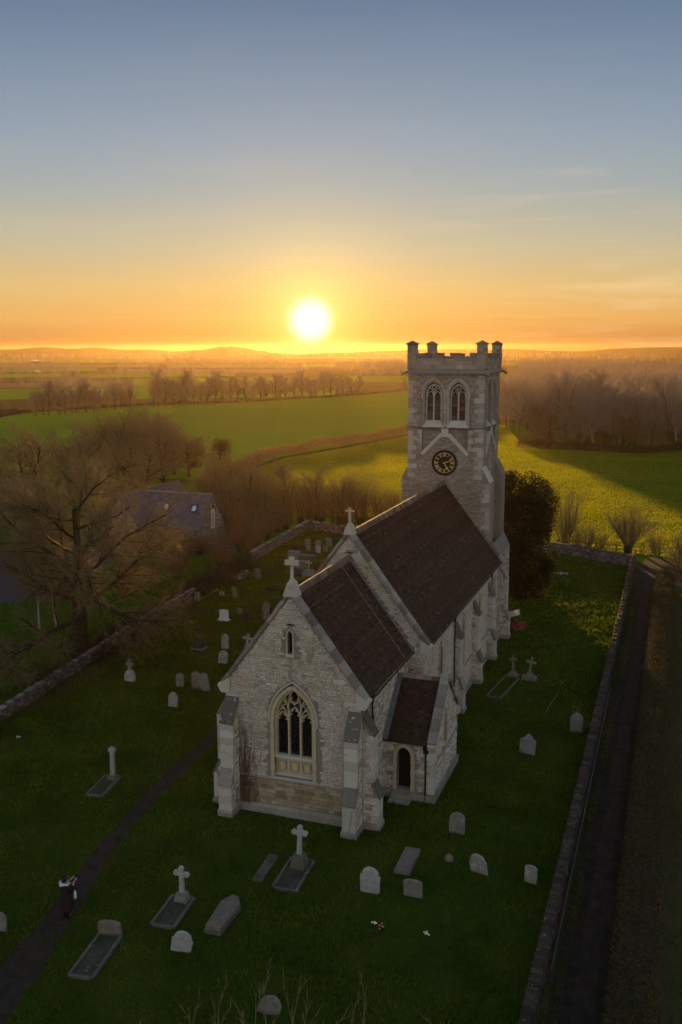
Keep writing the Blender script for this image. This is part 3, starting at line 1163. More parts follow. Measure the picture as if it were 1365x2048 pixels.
for v in (12.25, 18.25, 23.35, 28.95):
    lancet(NS, v, .25, 2.25, 4.85, 5.4, .24, church)
lancet(SN, 1.9, .22, 3.2, 4.6, 5.05, .24, church)
lancet(E_, 3.34, .12, 8.2, 9.05, 9.34, .3, church, ww=.08, name='gable_niche')
mb = MB()
mb.box((3.37, .1, 9.6), (.26, .1, .06))
mb.build('vent_slot', 'void', ch_wall)
# rust run under the niche
mb = MB()
mb.strip([(3.34, 8.02), (3.36, 7.5), (3.33, 6.95)], .16, (.028, .034), E_)
m = Mat('ochre_stain', 0.95, 0.05)
m.color(m.ramp(m.noise(9, 4, .7), [(.35, (.26, .22, .14)), (.65, (.32, .29, .24))]))
M['stain'] = m.m
mb.build('water_stain', 'stain', ch_wall)

# ---------------------------------------------------------------- great east window
ew = dressed_ring('east_window', E_, win_c, .98, 1.95, 4.85, 6.45, .2, -.10, .05, church, 'dressed', 14)
m_ = MB()
op = arch(win_c, 1.0, 3.0, 4.85, 6.5, 14)
m_.add([E_(a, b, -.34) for a, b in op], [tuple(range(len(op)))])
m_.build('glass_pane', 'glass', ew)
m_ = MB()
inner = arch(win_c, .94, 3.0, 4.85, 6.38, 14)
path_ = [inner[0]] + inner[-1:0:-1]
m_.strip(path_[:-1] + [path_[-1]], .1, (-.34, -.12), E_)
m_.build('inner_order', 'dressed', ew)
mull = []
for x in (win_c - .3, win_c + .3):
    m_ = MB()
    m_.strip([(x, 2.98), (x, 5.35)], .085, (-.34, -.16), E_)
    m_.build('mullion', 'dressed', ew)


def tracery_curve(p0, p1, p2, n=8):
    return [((1 - t) ** 2 * p0[0] + 2 * (1 - t) * t * p1[0] + t * t * p2[0], (1 - t) ** 2 * p0[1] + 2 * (1 - t) * t * p1[1] + t * t * p2[1]) for t in [i / n for i in range(n + 1)]]


def light_head(m_, cx, w, zs, za, d, fr, cusp=True, bw=.055):
    """cusped pointed head over one light"""
    a = arch(cx, w, zs - .01, zs, za, 6)
    m_.strip(a[1:][::1][1:], bw, d, fr)
    if cusp:
        for s in (-1, 1):
            for (fx, fz) in ((.62, .25), (.30, .68)):
                px, pz = cx + s * w * (fx + .32), zs + (za - zs) * fz
                m_.strip([(px, pz), (px - s * w * .42, pz - .015)], .05, (d[0] + .004, d[1] - .006), fr)


m_ = MB()
d = (-.335, -.175)
light_head(m_, win_c - .62, .29, 4.75, 5.22, d, E_)
light_head(m_, win_c, .27, 5.0, 5.5, d, E_)
light_head(m_, win_c + .62, .29, 4.75, 5.22, d, E_)
for s in (-1, 1):
    m_.strip(tracery_curve((win_c + s * .3, 5.2), (win_c + s * .34, 5.72), (win_c + s * .62, 6.02)), .06, (d[0] + .002, d[1] + .004), E_)
    m_.strip(tracery_curve((win_c + s * .33, 5.3), (win_c + s * .30, 5.9), (win_c + s * .12, 6.42)), .055, (d[0] + .001, d[1] + .002), E_)
    m_.strip(tracery_curve((win_c + s * .9, 5.0), (win_c + s * .78, 5.4), (win_c + s * .5, 5.4)), .055, (d[0] + .004, d[1] + .008), E_)
    m_.strip(tracery_curve((win_c + s * .36, 5.02), (win_c + s * .44, 5.42), (win_c + s * .72, 5.44)), .055, (d[0] + .005, d[1] + .003), E_)
    # little quatrefoil in the side panel
    q = [(win_c + s * .60 + (.105 + .035 * math.cos(4 * t)) * math.cos(t), 5.63 + (.15 + .045 * math.cos(4 * t)) * math.sin(t)) for t in [k * PI / 12 for k in range(24)]]
    m_.strip(q, .04, (d[0] + .006, d[1] - .004), E_, closed=True)
q = [(win_c + (.215 + .03 * math.cos(8 * t)) * math.cos(t), 6.03 + (.36 + .035 * math.cos(8 * t)) * math.sin(t)) for t in [k * PI / 24 for k in range(48)]]
m_.strip(q, .055, (d[0] + .007, d[1] + .01), E_, closed=True)
for t in [PI / 8 + k * PI / 4 for k in range(8)]:
    m_.strip([(win_c + .21 * math.cos(t), 6.03 + .36 * math.sin(t)), (win_c + .15 * math.cos(t), 6.03 + .27 * math.sin(t))], .04, (d[0] + .009, d[1] - .01), E_)
m_.build('tracery', 'dressed', ew)
# blind panels with shields under the lights
m_ = MB()
m_.prism([(win_c - 1.0, 2.9), (win_c + 1.0, 2.9), (win_c + 1.0, 3.06), (win_c - 1.0, 3.06)], E_, -.34, -.08)
m_.build('transom', 'ashlar', ew)
m_ = MB()
m_.prism([(win_c - .98, 2.1), (win_c + .98, 2.1), (win_c + .98, 2.9), (win_c - .98, 2.9)], E_, -.36, -.24)
m_.build('panel_back', 'dressed', ew)
for x in (win_c - .64, win_c, win_c + .64):
    m_ = MB()
    for z in (2.17, 2.86):
        m_.strip([(x - .3, z), (x + .3, z)], .07, (-.24, -.15), E_)
    for s in (-1, 1):
        m_.strip([(x + s * .29, 2.14), (x + s * .29, 2.9)], .06, (-.24, -.153), E_)
        for z in (2.25, 2.77):
            m_.strip([(x + s * .25, z), (x + s * .13, z)], .07, (-.24, -.18), E_)
    p = m_.build('shield_panel', 'dressed', ew)
    m_ = MB()
    m_.prism([(x - .15, 2.72), (x - .16, 2.45), (x - .08, 2.34), (x, 2.28), (x + .08, 2.34), (x + .16, 2.45), (x + .15, 2.72), (x, 2.69)], E_, -.24, -.14)
    m_.build('shield', 'dressed', p)
m_ = MB()
m_.add([E_(a, b, d_) for (a, b, d_) in ((win_c - 1.2, 1.86, .1), (win_c + 1.2, 1.86, .1), (win_c + 1.2, 2.12, -.22), (win_c - 1.2, 2.12, -.22), (win_c - 1.2, 1.86, -.2), (win_c + 1.2, 1.86, -.2))],
       [(0, 1, 2, 3), (0, 4, 5, 1), (0, 3, 4), (1, 5, 2)])
m_.build('sill', 'ashlar', ew)
# hood mould over the head
m_ = MB()
hd = arch(win_c, 1.24, 4.7, 4.85, 6.83, 14)
m_.strip([hd[0]] + hd[-1:1:-1] + [hd[1]], .1, (-.02, .085), E_)
m_.build('hood_mould', 'ashlar', ew)


# ---------------------------------------------------------------- buttresses
def buttress(o, out, along, w, p0, p1, z=(0.0, .3, 1.6, 2.35, 4.65, 5.8), par=None, base=.1, face='ashlar', name='buttress'):
    """two-stage buttress: o = middle of its foot on the wall, out = outward, along = along the wall"""
    par = par or church
    o, out, along = Vector(o), Vector(out), Vector(along)
    up = Vector((0, 0, 1))
    body = MB()
    prof = [(-.3, 0), (p0, 0), (p0, z[2]), (p1, z[3]), (p1, z[4]), (-.02, z[5]), (-.3, z[5])]
    fr = frame(o - along * (w / 2), out, up, along)
    body.prism(prof, fr, 0, w)
    root = body.build(name, 'mortar', par)
    # stones on the flanks
    stn = MB()
    for sg in (-1, 1):
        f2 = frame(o + along * (sg * w / 2), out, up, along * sg)
        lay_stones(stn, f2, [(.0, z[1]), (p0 - .12, z[1]), (p0 - .12, z[2]), (p1 - .1, z[3]), (p1 - .1, z[4] - .1), (.0, z[5] - .3)], [], (.12, .2), (.18, .42), .016, (.006, .024), rs)
    stn.build('rubble_stone', 'rubble', root, 'stuff')
    # pale dressed front face in courses
    for (za, zb, p) in ((z[1], z[2], p0), (z[3], z[4], p1)):
        zz = za
        i = 0
        while zz < zb - .05:
            h = min(rs.uniform(.3, .46), zb - zz)
            if zb - zz - h < .12:
                h = zb - zz
            m2 = MB()
            m2.para(o - along * (w / 2 + .02) + out * (p - (.16, .3)[i % 2]) + up * (zz + .004), along * (w + .04), out * ((.16, .3)[i % 2] + .025 + rs.uniform(0, .006)), up * (h - .008))
            m2.build('facing_stone', face, root)
            zz += h
            i += 1
    # weatherings
    for (pa, za, pb, zb) in ((p0 + .07, z[2], p1 - .02, z[3]), (p1 + .06, z[4], -.02, z[5])):
        m2 = MB()
        fr2 = frame(o - along * (w / 2 + .045), out, up, along)
        m2.prism([(pa, za - .07), (pa, za + .02), (pb, zb + .05), (pb, zb - .07)], fr2, 0, w + .09)
        m2.build('weathering', 'weathering', root)
    m2 = MB()
    m2.prism([(-.1, -.1), (p0 + base, -.1), (p0 + base, z[1] - .08), (p0 + .01, z[1] + .03), (-.1, z[1] + .03)], frame(o - along * (w / 2 + base * .7), out, up, along), 0, w + base * 1.4)
    m2.build('plinth', 'plinth', root)
    return root


buttress((6.59, 0, 0), (0, -1, 0), (1, 0, 0), .62, 1.0, .7)
buttress((0.28, 0, 0), (0, -1, 0), (1, 0, 0), .64, 1.0, .7)
buttress((W, .42, 0), (1, 0, 0), (0, 1, 0), .62, .86, .6)
buttress((0, .42, 0), (-1, 0, 0), (0, 1, 0), .62, .86, .6)
for v in (15.95, 21.4, 26.65):
    buttress((NU1, v, 0), (1, 0, 0), (0, 1, 0), .66, .62, .42, (0, .3, 1.5, 2.3, 4.75, 5.7))
# ivy stems clinging beside the left front buttress
iv = MB()
for k in range(34):
    x = .72 + abs(rs.gauss(0, .34))
    p = [Vector((x, -.04, .1))]
    top = rs.uniform(1.8, 4.9 - (x - .72) * 1.6)
    while p[-1].z < top:
        p.append(p[-1] + Vector((rs.uniform(-.09, .10), 0, rs.uniform(.16, .34))))
        p[-1].y = -.045 - rs.uniform(0, .05)
        if rs.random() < .7:
            q = p[-1]
            iv.tube([q, q + Vector((rs.uniform(-.22, .22), -rs.uniform(0, .12), rs.uniform(.05, .3)))], [.010, .003], 3)
    iv.tube(p, [.022 * (1 - i / len(p) * .8) for i in range(len(p))], 3)
ivo = iv.build('climbing_stems', 'twig_red')
tag(ivo, 'bare brown climber stems clinging to the chancel wall beside the left front buttress', 'climber')

# rainwater pipes
def pipe(x, y, z0, z1, parent=church, out=(1, 0, 0)):
    m_ = MB()
    m_.tube([(x, y, z0), (x, y, z1)], .045, 6)
    o = m_.build('downpipe', 'iron', parent)
    m_ = MB()
    fr = frame((x - out[0] * .08, y - out[1] * .08, 0), out, (0, 0, 1), (out[1], -out[0], 0))
    m_.prism([(0, z1 - .42), (.1, z1 - .45), (.2, z1), (0, z1)], fr, -.12, .12)
    m_.build('hopper', 'iron', o)


pipe(W + .12, 1.45, 0.1, 6.1)
for v in (15.3, 27.35):
    pipe(NU1 + .12, v, .1, 6.35)
mb = MB()
mb.tube([(6.62, -1.16, .3), (6.8, -.98, 1.7), (6.93, -.72, 2.4), (6.9, -.45, 4.6)], .012, 4)
mb.build('lightning_cable', 'cable', church)

# ---------------------------------------------------------------- vestry
VU, V0, V1, VR = 9.4, 3.65, 8.85, 6.25
mb = MB()
VE = frame((0, V0, 0), (1, 0, 0), (0, 0, 1), (0, -1, 0))
door_hole = arch(7.88, .36, .45, 2.25, 2.68, 8)
wall_face(mb, VE, [(W, 0), (VU, 0), (VU, 3.1), (W, 3.1)], [door_hole], 0, .45)
VN = side_frame(VU)
vlan = arch(VR - .15, .17, 2.2, 3.5, 3.85, 5)
wall_face(mb, VN, [(V0, 0), (V1, 0), (V1, 3.13), (VR, 5.6), (V0, 3.13)], [vlan], 0, .25)
mb.face([(W, V1, 0), (W, V1, 3.1), (VU, V1, 3.1), (VU, V1, 0)])
vs_wall = mb.build('vestry_wall', 'mortar', church)
st = MB()
lay_stones(st, VE, [(W, .45), (VU - .02, .45), (VU - .02, 3.05), (W, 3.05)], [grow_poly(door_hole, .17)], (.085, .15), (.16, .4), .02, (.008, .03), rs)
lay_stones(st, VN, [(V0, .4), (V1, .4), (V1, 3.1), (VR, 5.56), (V0, 3.1)], [grow_poly(vlan, .1)], (.08, .14), (.15, .38), .02, (.006, .024), rs)
st.build('rubble_stone', 'rubble', vs_wall, 'stuff')
quoins(vs_wall, (VU, V0, 0), (-1, 0, 0), (0, 1, 0), (0, -1, 0), (1, 0, 0), .4, 3.0, la=(.36, .26), lb=(.3, .5))
mb = MB()
mb.para((8.3, V0 - .12, 0), (1.2, 0, 0), (0, .15, 0), (0, 0, .38))
mb.para((W + .02, V0 - .12, 0), (.38, 0, 0), (0, .15, 0), (0, 0, .38))
mb.para((VU - .02, V0 - .1, 0), (.15, 0, 0), (0, V1 - V0 + .1, 0), (0, 0, .38))
mb.build('plinth', 'plinth', vs_wall)
mb = MB()
mb.prism([(0, 0), (.07, 0), (.07, .03), (0, .08)], frame((VU, V0, 1.95), (1, 0, 0), (0, 0, 1), (0, 1, 0)), 0, V1 - V0)
mb.build('string_course', 'coping', vs_wall)
lancet(VN, VR - .15, .17, 2.2, 3.5, 3.85, .2, church, ww=.1)
do = dressed_ring('vestry_door', VE, 7.88, .36, .45, 2.25, 2.68, .2, -.1, .05, church, 'dressed', 8)
m_ = MB()
m_.add([VE(a, b, -.4) for a, b in arch(7.88, .38, .4, 2.25, 2.7, 8)], [tuple(range(19))[:len(arch(7.88, .38, .4, 2.25, 2.7, 8))]])
lf = m_.build('door_leaf', 'door', do)
m_ = MB()
for z in (.9, 1.9):
    m_.strip([(7.56, z), (8.1, z)], .05, (-.395, -.37), VE)
m_.build('hinge', 'iron', lf)
for i, (z, dd) in enumerate(((.3, .38), (.12, .72))):
    m_ = MB()
    m_.para((7.3 - .04 * i, V0 - dd, z - .18), (1.0 + .08 * i, 0, 0), (0, dd - .005, 0), (0, 0, .17))
    m_.build('door_step', 'plinth', do)
# vestry roof: ridge along x
vr = MB()
zr, ze_ = 5.5, 3.02
for s in (-1, 1):
    yo = VR + s * 2.78
    a = Vector((W, VR, zr))
    b = Vector((W, yo, ze_))
    n = Vector((0, (zr - ze_) * s, 2.78)).normalized()
    vr.para(a, b - a, Vector((VU - .22 - W, 0, 0)), -n * .1)
vro = vr.build('vestry_roof', 'tile', church)
tl = MB()
r5 = random.Random(17)
for s in (-1, 1):
    sl = Vector((0, s * 2.78, ze_ - zr))
    S = sl.length
    sd = sl / S
    n = Vector((0, -sd.z * s, abs(sd.y)))
    rows = int(S / .15)
    for i in range(rows):
        ex = S / rows
        x = W - r5.uniform(0, .2)
        while x < VU - .22:
            w = r5.uniform(.14, .25)
            xa, xb = max(x, W) + .004, min(x + w, VU - .22) - .004
            x += w
            if xb - xa < .04:
                continue
            A = Vector((0, VR, zr)) + sd * (i * ex - .01) + n * .004
            C = Vector((0, VR, zr)) + sd * ((i + 1) * ex + r5.uniform(-.01, .012))
            B = C + n * r5.uniform(.022, .04)
            X = Vector((1, 0, 0))
            q = [A + X * xa, A + X * xb, B + X * xb, B + X * xa, C + X * xa, C + X * xb]
            f = [(0, 1, 2, 3), (3, 2, 5, 4), (0, 3, 4), (1, 5, 2)]
            if s > 0:
                f = [k[::-1] for k in f]
            tl.add(q, f, min(1, max(0, r5.gauss(.45, .18))))
tl.build('roof_tile', 'tile', vro, 'stuff')
m_ = MB()
m_.prism([(-.15, -.12), (0, .08), (.15, -.12)], frame((0, 0, 0), (0, 1, 0), (0, 0, 1), (1, 0, 0)), .006, .42)
me = m_.mesh('ridge_tile', 'ridge')
for i in range(5):
    link('ridge_tile', me, vro, (W + .1 + i * .43, VR, zr + .05))
mb = MB()
a, b = Vector((W + .01, VR, zr + .08)), Vector((W + .01, VR - 2.8, ze_ + .06))
mb.para(a, b - a, (.26, 0, 0), Vector((0, -.02, .025)))
mb.para(a, b - a, (.02, 0, 0), Vector((0, 0, .2)))
mb.build('lead_flashing', 'lead', vro)
# coping on the vestry gable
for s in (-1, 1):
    foot, top = Vector((VU - .3, VR + s * 2.82, 3.18)), Vector((VU - .3, VR, 5.86))
    d = top - foot
    L = d.length
    d.normalize()
    nn = Vector((0, s * d.z, abs(d.y)))
    for i in range(6):
        m_ = MB()
        m_.para(foot + d * (L * i / 6 + .006), d * (L / 6 - .012), (.44, 0, 0), nn * -.18)
        m_.build('coping_stone', 'coping', vs_wall)
    m_ = MB()
    m_.prism([(-.05, -.1), (.08, -.35), (.42, -.35), (.42, .2)], frame((VU - .28, VR + s * 2.82, 3.1), (0, -s, 0), (0, 0, 1), (1, 0, 0)), 0, .4)
    m_.build('kneeler', 'ashlar', vs_wall)
pipe(9.02, V0 - .09, .1, 3.0, church, (0, -1, 0))

# ---------------------------------------------------------------- tower
TU0, TU1, TV1 = 0.6, 6.3, 36.39
ZC, ZB = 20.42, 16.4
TW = TU1 - TU0


def tower_holes(c, wide):
    """recessed panels over the gablet and the two belfry openings, in (a, z)"""
    k = wide / 5.7
    hw = 1.75 * k
    left = [(c - hw, 14.62), (c - .28, 16.02), (c - .28, 16.34), (c - hw, 16.34)]
    right = [(2 * c - a, b) for a, b in left][::-1]
    belf = [arch(c + s * .94 * k, .84 * k, 16.5, 18.9, 20.06, 10) for s in (-1, 1)]
    return left, right, belf


T_E = frame((0, VT, 0), (1, 0, 0), (0, 0, 1), (0, -1, 0))
T_N = side_frame(TU1)
T_S = frame((TU0, 0, 0), (0, 1, 0), (0, 0, 1), (-1, 0, 0))
T_W = frame((0, TV1, 0), (1, 0, 0), (0, 0, 1), (0, 1, 0))
mb = MB()
tz = ZC + .05
faces = []
for fr_, a0, a1 in ((T_E, TU0, TU1), (T_N, VT, TV1), (T_S, VT, TV1), (T_W, TU0, TU1)):
    c = (a0 + a1) / 2
    l, r_, be = tower_holes(c, a1 - a0)
    wall_face(mb, fr_, [(a0, 6), (a1, 6), (a1, tz), (a0, tz)], [l, r_] + be, 0, .34)
    for h in (l, r_):
        mb.add([fr_(a, b, -.2) for a, b in h], [tuple(range(4))])
    faces.append((fr_, a0, a1, c, l, r_, be))
tw = mb.build('tower_wall', 'mortar', church)
st = MB()
for i, (fr_, a0, a1, c, l, r_, be) in enumerate(faces[:2]):
    lay_stones(st, fr_, [(a0 + .02, 12.4), (a1 - .02, 12.4), (a1 - .02, ZC), (a0 + .02, ZC)], [grow_poly(l, .03), grow_poly(r_, .03)] + [grow_poly(h, .05) for h in be],
               (.085, .15), (.16, .4), .02, (.008, .026), rs, lambda a, b: gauss_tone(rs, .44, .17))
    for h in (l, r_):
        lay_stones(st, fr_, [(p[0], p[1]) for p in h], [], (.12, .19), (.2, .45), .016, (.006, .02), rs, lambda a, b: gauss_tone(rs, .36, .15), d=-.2)
st.build('rubble_stone', 'rubble_tower', tw, 'stuff')
quoins(tw, (TU1, VT, 0), (-1, 0, 0), (0, 1, 0), (0, -1, 0), (1, 0, 0), 12.6, ZC - .02, 'quoin', (.62, .36), (.36, .6), .34, .03)
quoins(tw, (TU0, VT, 0), (1, 0, 0), (0, 1, 0), (0, -1, 0), (-1, 0, 0), 12.6, ZC - .02, 'quoin', (.62, .36), (.36, .6), .34, .03)
# dressed edges beside the panels
for (fr_, a0, a1, c, l, r_, be) in faces[:2]:
    hw = c - l[0][0]
    for s in (-1, 1):
        z = 14.7
        i = 0
        while z < 16.2:
            m_ = MB()
            w_ = (.38, .24)[i % 2]
            m_.prism([(0, 0), (w_, 0), (w_, .3), (0, .3)], (lambda f, q, zz, ss: (lambda a, b, d: f(q + ss * a, zz + b, d)))(fr_, c + s * (hw + .006), z, s), -.1, .03 + .002 * (i % 2))
            m_.build('quoin_stone', 'quoin', tw)
            z += .312
            i += 1
# string course at the belfry
mb = MB()
for (fr_, a0, a1, c, *_r) in faces:
    mb.prism([(a0 - .06, ZB), (a1 + .06, ZB), (a1 + .06, ZB + .05), (a0 - .06, ZB + .05)], fr_, -.02, .09)
    mb.add([fr_(a0 - .06, ZB + .05, .09), fr_(a1 + .06, ZB + .05, .09), fr_(a1, ZB + .12, .0), fr_(a0, ZB + .12, 0)], [(0, 1, 2, 3)])
mb.build('string_course', 'coping', tw)


def belfry_window(fr_, cx, k, parent):
    w = .84 * k
    root = dressed_ring('belfry_window', fr_, cx, w - .2 * k, 16.5, 18.9, 19.8, .22 * k, -.2, -.02, parent, 'quoin', 10)
    m_ = MB()
    hd_ = arch(cx, w + .02, 18.6, 18.9, 20.1, 10)
    m_.strip([hd_[0]] + hd_[-1:1:-1] + [hd_[1]], .13, (-.02, .05), fr_)
    m_.build('hood_mould', 'quoin', root)
    wi = w - .32 * k
    m_ = MB()
    back = arch(cx, w, 16.5, 18.9, 20.05, 8)
    m_.add([fr_(a, b, -.336) for a, b in back], [tuple(range(len(back)))])
    m_.build('dark_back', 'void', root)
    m_ = MB()
    m_.add([fr_(*p) for p in ((cx - w, 16.46, .08), (cx + w, 16.46, .08), (cx + w, 16.98, -.3), (cx - w, 16.98, -.3))], [(0, 1, 2, 3)])
    m_.build('sill', 'ashlar', root)
    inn = arch(cx, wi + .04, 16.98, 18.85, 19.66, 8)
    m_ = MB()
    m_.strip([inn[0]] + inn[-1:0:-1], .09, (-.33, -.18), fr_)
    m_.strip([(cx, 16.98), (cx, 19.0)], .1, (-.33, -.185), fr_)
    d_ = (-.328, -.2)
    for s in (-1, 1):
        light_head(m_, cx + s * wi * .52, wi * .47, 18.72, 19.12, d_, fr_, False, .05)
        m_.strip(tracery_curve((cx, 18.95), (cx + s * .06, 19.2), (cx + s * wi * .55, 19.33)), .055, (d_[0] + .003, d_[1] + .003), fr_)
    q_ = [(cx + (.13 + .035 * math.cos(4 * t)) * math.cos(t), 19.42 + (.14 + .035 * math.cos(4 * t)) * math.sin(t)) for t in [j * PI / 10 for j in range(20)]]
    m_.strip(q_, .045, (d_[0] + .005, d_[1] + .006), fr_, closed=True)
    m_.build('tracery', 'quoin', root)
    for s in (-1, 1):
        for i in range(6):
            z = 17.03 + i * .315
            x0, x1 = cx + s * .05, cx + s * (wi + .0)
            m_ = MB()
            q2 = [fr_(x0, z, -.22), fr_(x1, z, -.22), fr_(x1, z + .26, -.325), fr_(x0, z + .26, -.325)]
            t_ = Vector((0, 0, .035))
            m_.add(q2 + [p + t_ for p in q2], [(0, 1, 5, 4), (4, 5, 6, 7), (1, 2, 6, 5), (0, 4, 7, 3), (0, 3, 2, 1)])
            m_.build('louvre', 'louvre', root)
    return root


for fi, (fr_, a0, a1, c, *_r) in enumerate(faces[:2]):
    k = (a1 - a0) / 5.7
    for s in (-1, 1):
        belfry_window(fr_, c + s * .94 * k, k, church)
for (fr_, a0, a1, c, l, r_, be) in faces[2:]:
    for h in be:
        m_ = MB()
        m_.add([fr_(a, b, -.336) for a, b in h], [tuple(range(len(h)))])
        m_.build('dark_back', 'void', tw)
# gablet weathering under the belfry
for (fr_, a0, a1, c, l, r_, be) in faces[:2]:
    k = (a1 - a0) / 5.7
    hw = 1.75 * k
    m_ = MB()
    for s in (-1, 1):
        A, B = (c + s * (hw + .02), 14.42), (c + s * .26, 15.95)
        for i in range(5):
            a_ = (A[0] + (B[0] - A[0]) * (i / 5 + .004), A[1] + (B[1] - A[1]) * (i / 5 + .004))
            b_ = (A[0] + (B[0] - A[0]) * ((i + 1) / 5 - .004), A[1] + (B[1] - A[1]) * ((i + 1) / 5 - .004))
            m_.strip([a_, b_], .26, (-.2, .07 + .005 * (i % 2)), fr_)
    m_.prism([(c - .27, 15.75), (c + .27, 15.75), (c + .27, 16.38), (c - .27, 16.38)], fr_, -.19, .062)
    m_.build('gablet_coping', 'ashlar', tw)
    for i in range(9):
        m_ = MB()
        z = 16.55 + i * .31
        m_.prism([(c - .08, z), (c + .08, z), (c + .08, z + .26), (c - .08, z + .26)], fr_, -.02, .045 + .004 * (i % 2))
        m_.build('shaft_stone', 'quoin', tw)
# slender lancet low on the north face
lancet(T_N, (VT + TV1) / 2 - .2, .16, 12.9, 14.0, 14.35, .25, church, ww=.1)
# lower stage, wider, with weathered set-offs
mb = MB()
x0, x1, y1 = .1, 6.86, 36.95
mb.para((TU0 - .03, VT - .01, 0), (TW + .06, 0, 0), (0, TV1 - VT + .04, 0), (0, 0, 13.0))
for (xa, xb, xt) in ((TU1 - .3, x1, TU1), (x0, TU0 + .3, TU0)):
    for (ya, yb) in ((VT - .012, VT + 1.35), (TV1 - 1.2, y1)):
        xo, xi = (xb, xa) if xt == TU1 else (xa, xb)
        mb.para((xa, ya, 0), (xb - xa, 0, 0), (0, yb - ya, 0), (0, 0, 12.45))
        q = [(xo, ya, 12.45), (xo, yb, 12.45), (xt, yb, 13.5), (xt, ya, 13.5), (xi, ya, 12.45), (xi, yb, 12.45), (xi, yb, 13.5), (xi, ya, 13.5)]
        mb.add(q, [(0, 1, 2, 3), (0, 3, 7, 4), (1, 5, 6, 2)])
mb.para((6.8, 32.4, 0), (.52, 0, 0), (0, 4.9, 0), (0, 0, 6.36))
mb.add([(7.32, 32.4, 6.36), (7.32, 37.3, 6.36), (6.84, 37.3, 7.36), (6.84, 32.4, 7.36)], [(0, 1, 2, 3)])
mb.para((NU0, VT, 0), (NU1 - NU0, 0, 0), (0, 2.9, 0), (0, 0, 5.6))
mb.add([(NU1, VT, 5.6), (NU1, VT + 2.9, 5.6), (6.86, VT + 2.9, 6.9), (6.86, VT, 6.9)], [(0, 1, 2, 3)])
low = mb.build('tower_base', 'mortar', church)
st = MB()
TE2 = frame((0, VT - .01, 0), (1, 0, 0), (0, 0, 1), (0, -1, 0))
lay_stones(st, TE2, [(x0, 6.4), (x1, 6.4), (x1, 12.42), (x0, 12.42)], [], (.085, .15), (.16, .4), .02, (.008, .026), rs, lambda a, b: gauss_tone(rs, .44, .17),
           keep=lambda a0, a1, b0, b1: b1 > 12.2 - abs((a0 + a1) / 2 - CX) * 1.3 - .5)
lay_stones(st, side_frame(TU1 + .03), [(VT + 1.36, 6.4), (TV1 - 1.22, 6.4), (TV1 - 1.22, 12.42), (VT + 1.36, 12.42)], [], (.085, .15), (.16, .4), .02, (.008, .026), rs, lambda a, b: gauss_tone(rs, .44, .17))
lay_stones(st, side_frame(x1), [(VT, 6.4), (VT + 1.34, 6.4), (VT + 1.34, 12.42), (VT, 12.42)], [], (.085, .15), (.16, .4), .022, (.008, .026), rs, lambda a, b: gauss_tone(rs, .44, .17))
lay_stones(st, side_frame(7.32), [(32.4, .2), (37.3, .2), (37.3, 6.3), (32.4, 6.3)], [], (.12, .2), (.25, .5), .016, (.008, .026), rs)
lay_stones(st, side_frame(NU1), [(VT, .2), (VT + 2.9, .2), (VT + 2.9, 5.5), (VT, 5.5)], [], (.12, .2), (.25, .5), .016, (.008, .026), rs)
st.build('rubble_stone', 'rubble_tower', low, 'stuff')
quoins(low, (x1, VT - .01, 0), (-1, 0, 0), (0, 1, 0), (0, -1, 0), (1, 0, 0), 8.2, 12.4, 'quoin', (.55, .32), (.32, .55), .34, .03)
mb = MB()
for i in range(2):
    mb.para((x1 + .05, VT - .05 + i * .71, 12.36), (0, .70, 0), Vector((-.62, 0, 1.16)), Vector((.05, 0, .03)))
mb.build('weathering', 'ashlar', low)
buttress((NU1, VT + 2.05, 0), (1, 0, 0), (0, 1, 0), .7, .66, .46, (0, .3, 1.5, 2.3, 4.75, 5.7))
# cornice, parapet, turrets
mb = MB()
for (fr_, a0, a1, *_r) in faces:
    mb.prism([(a0 - .16, ZC), (a1 + .16, ZC), (a1 + .16, ZC + .16), (a0 - .16, ZC + .16)], fr_, -.3, .17)
    mb.add([fr_(a0 - .16, ZC + .16, .17), fr_(a1 + .16, ZC + .16, .17), fr_(a1, ZC + .32, .0), fr_(a0, ZC + .32, 0)], [(0, 1, 2, 3)])
mb.build('cornice', 'coping', tw)
for (fr_, a0, a1, c, *_r) in faces[:2]:
    for i in range(4):
        a = a0 + (a1 - a0) * (i + .5) / 4 + (-.1 if i % 2 else .1)
        m_ = MB()
        m_.prism([(a - .09, ZC - .14), (a + .09, ZC - .14), (a + .12, ZC + .02), (a - .12, ZC + .02)], fr_, 0, .2)
        m_.build('carved_boss', 'coping', tw)
for (gx, gy, dx, dy) in ((TU1 + .1, VT - .1, .3, -.3), (TU0 - .1, VT - .1, -.32, -.2), (TU1 + .1, TV1, .38, .1)):
    m_ = MB()
    m_.tube([(gx - dx * .4, gy - dy * .4, ZC + .14), (gx + dx * .5, gy + dy * .5, ZC + .1), (gx + dx, gy + dy, ZC - .02), (gx + dx * 1.15, gy + dy * 1.15, ZC - .1)], [.13, .12, .10, .05], 6)
    m_.build('gargoyle', 'coping', tw)
mb = MB()
PT = 21.92
pa = MB()
for (fr_, a0, a1, c, *_r) in faces:
    base_ = ZC + .1
    # wall of the parapet with shallow embrasures
    n_ = 4
    xs = [a0 + .0, a0 + 1.05, a0 + 1.75, a0 + 2.6, a0 + 3.35, a0 + 4.2, a0 + 4.95, a1]
    outline = [(a0, base_), (a1, base_)]
    lvl = [1, 0, 1, 0, 1, 0, 1]
    top = []
    for i in range(7):
        z = PT - .12 if lvl[i] else PT - .36
        top += [(xs[i], z), (xs[i + 1], z)]
    pa.prism(outline + top[::-1], fr_, -.32, .012)
par = pa.build('parapet', 'mortar', church)
st = MB()
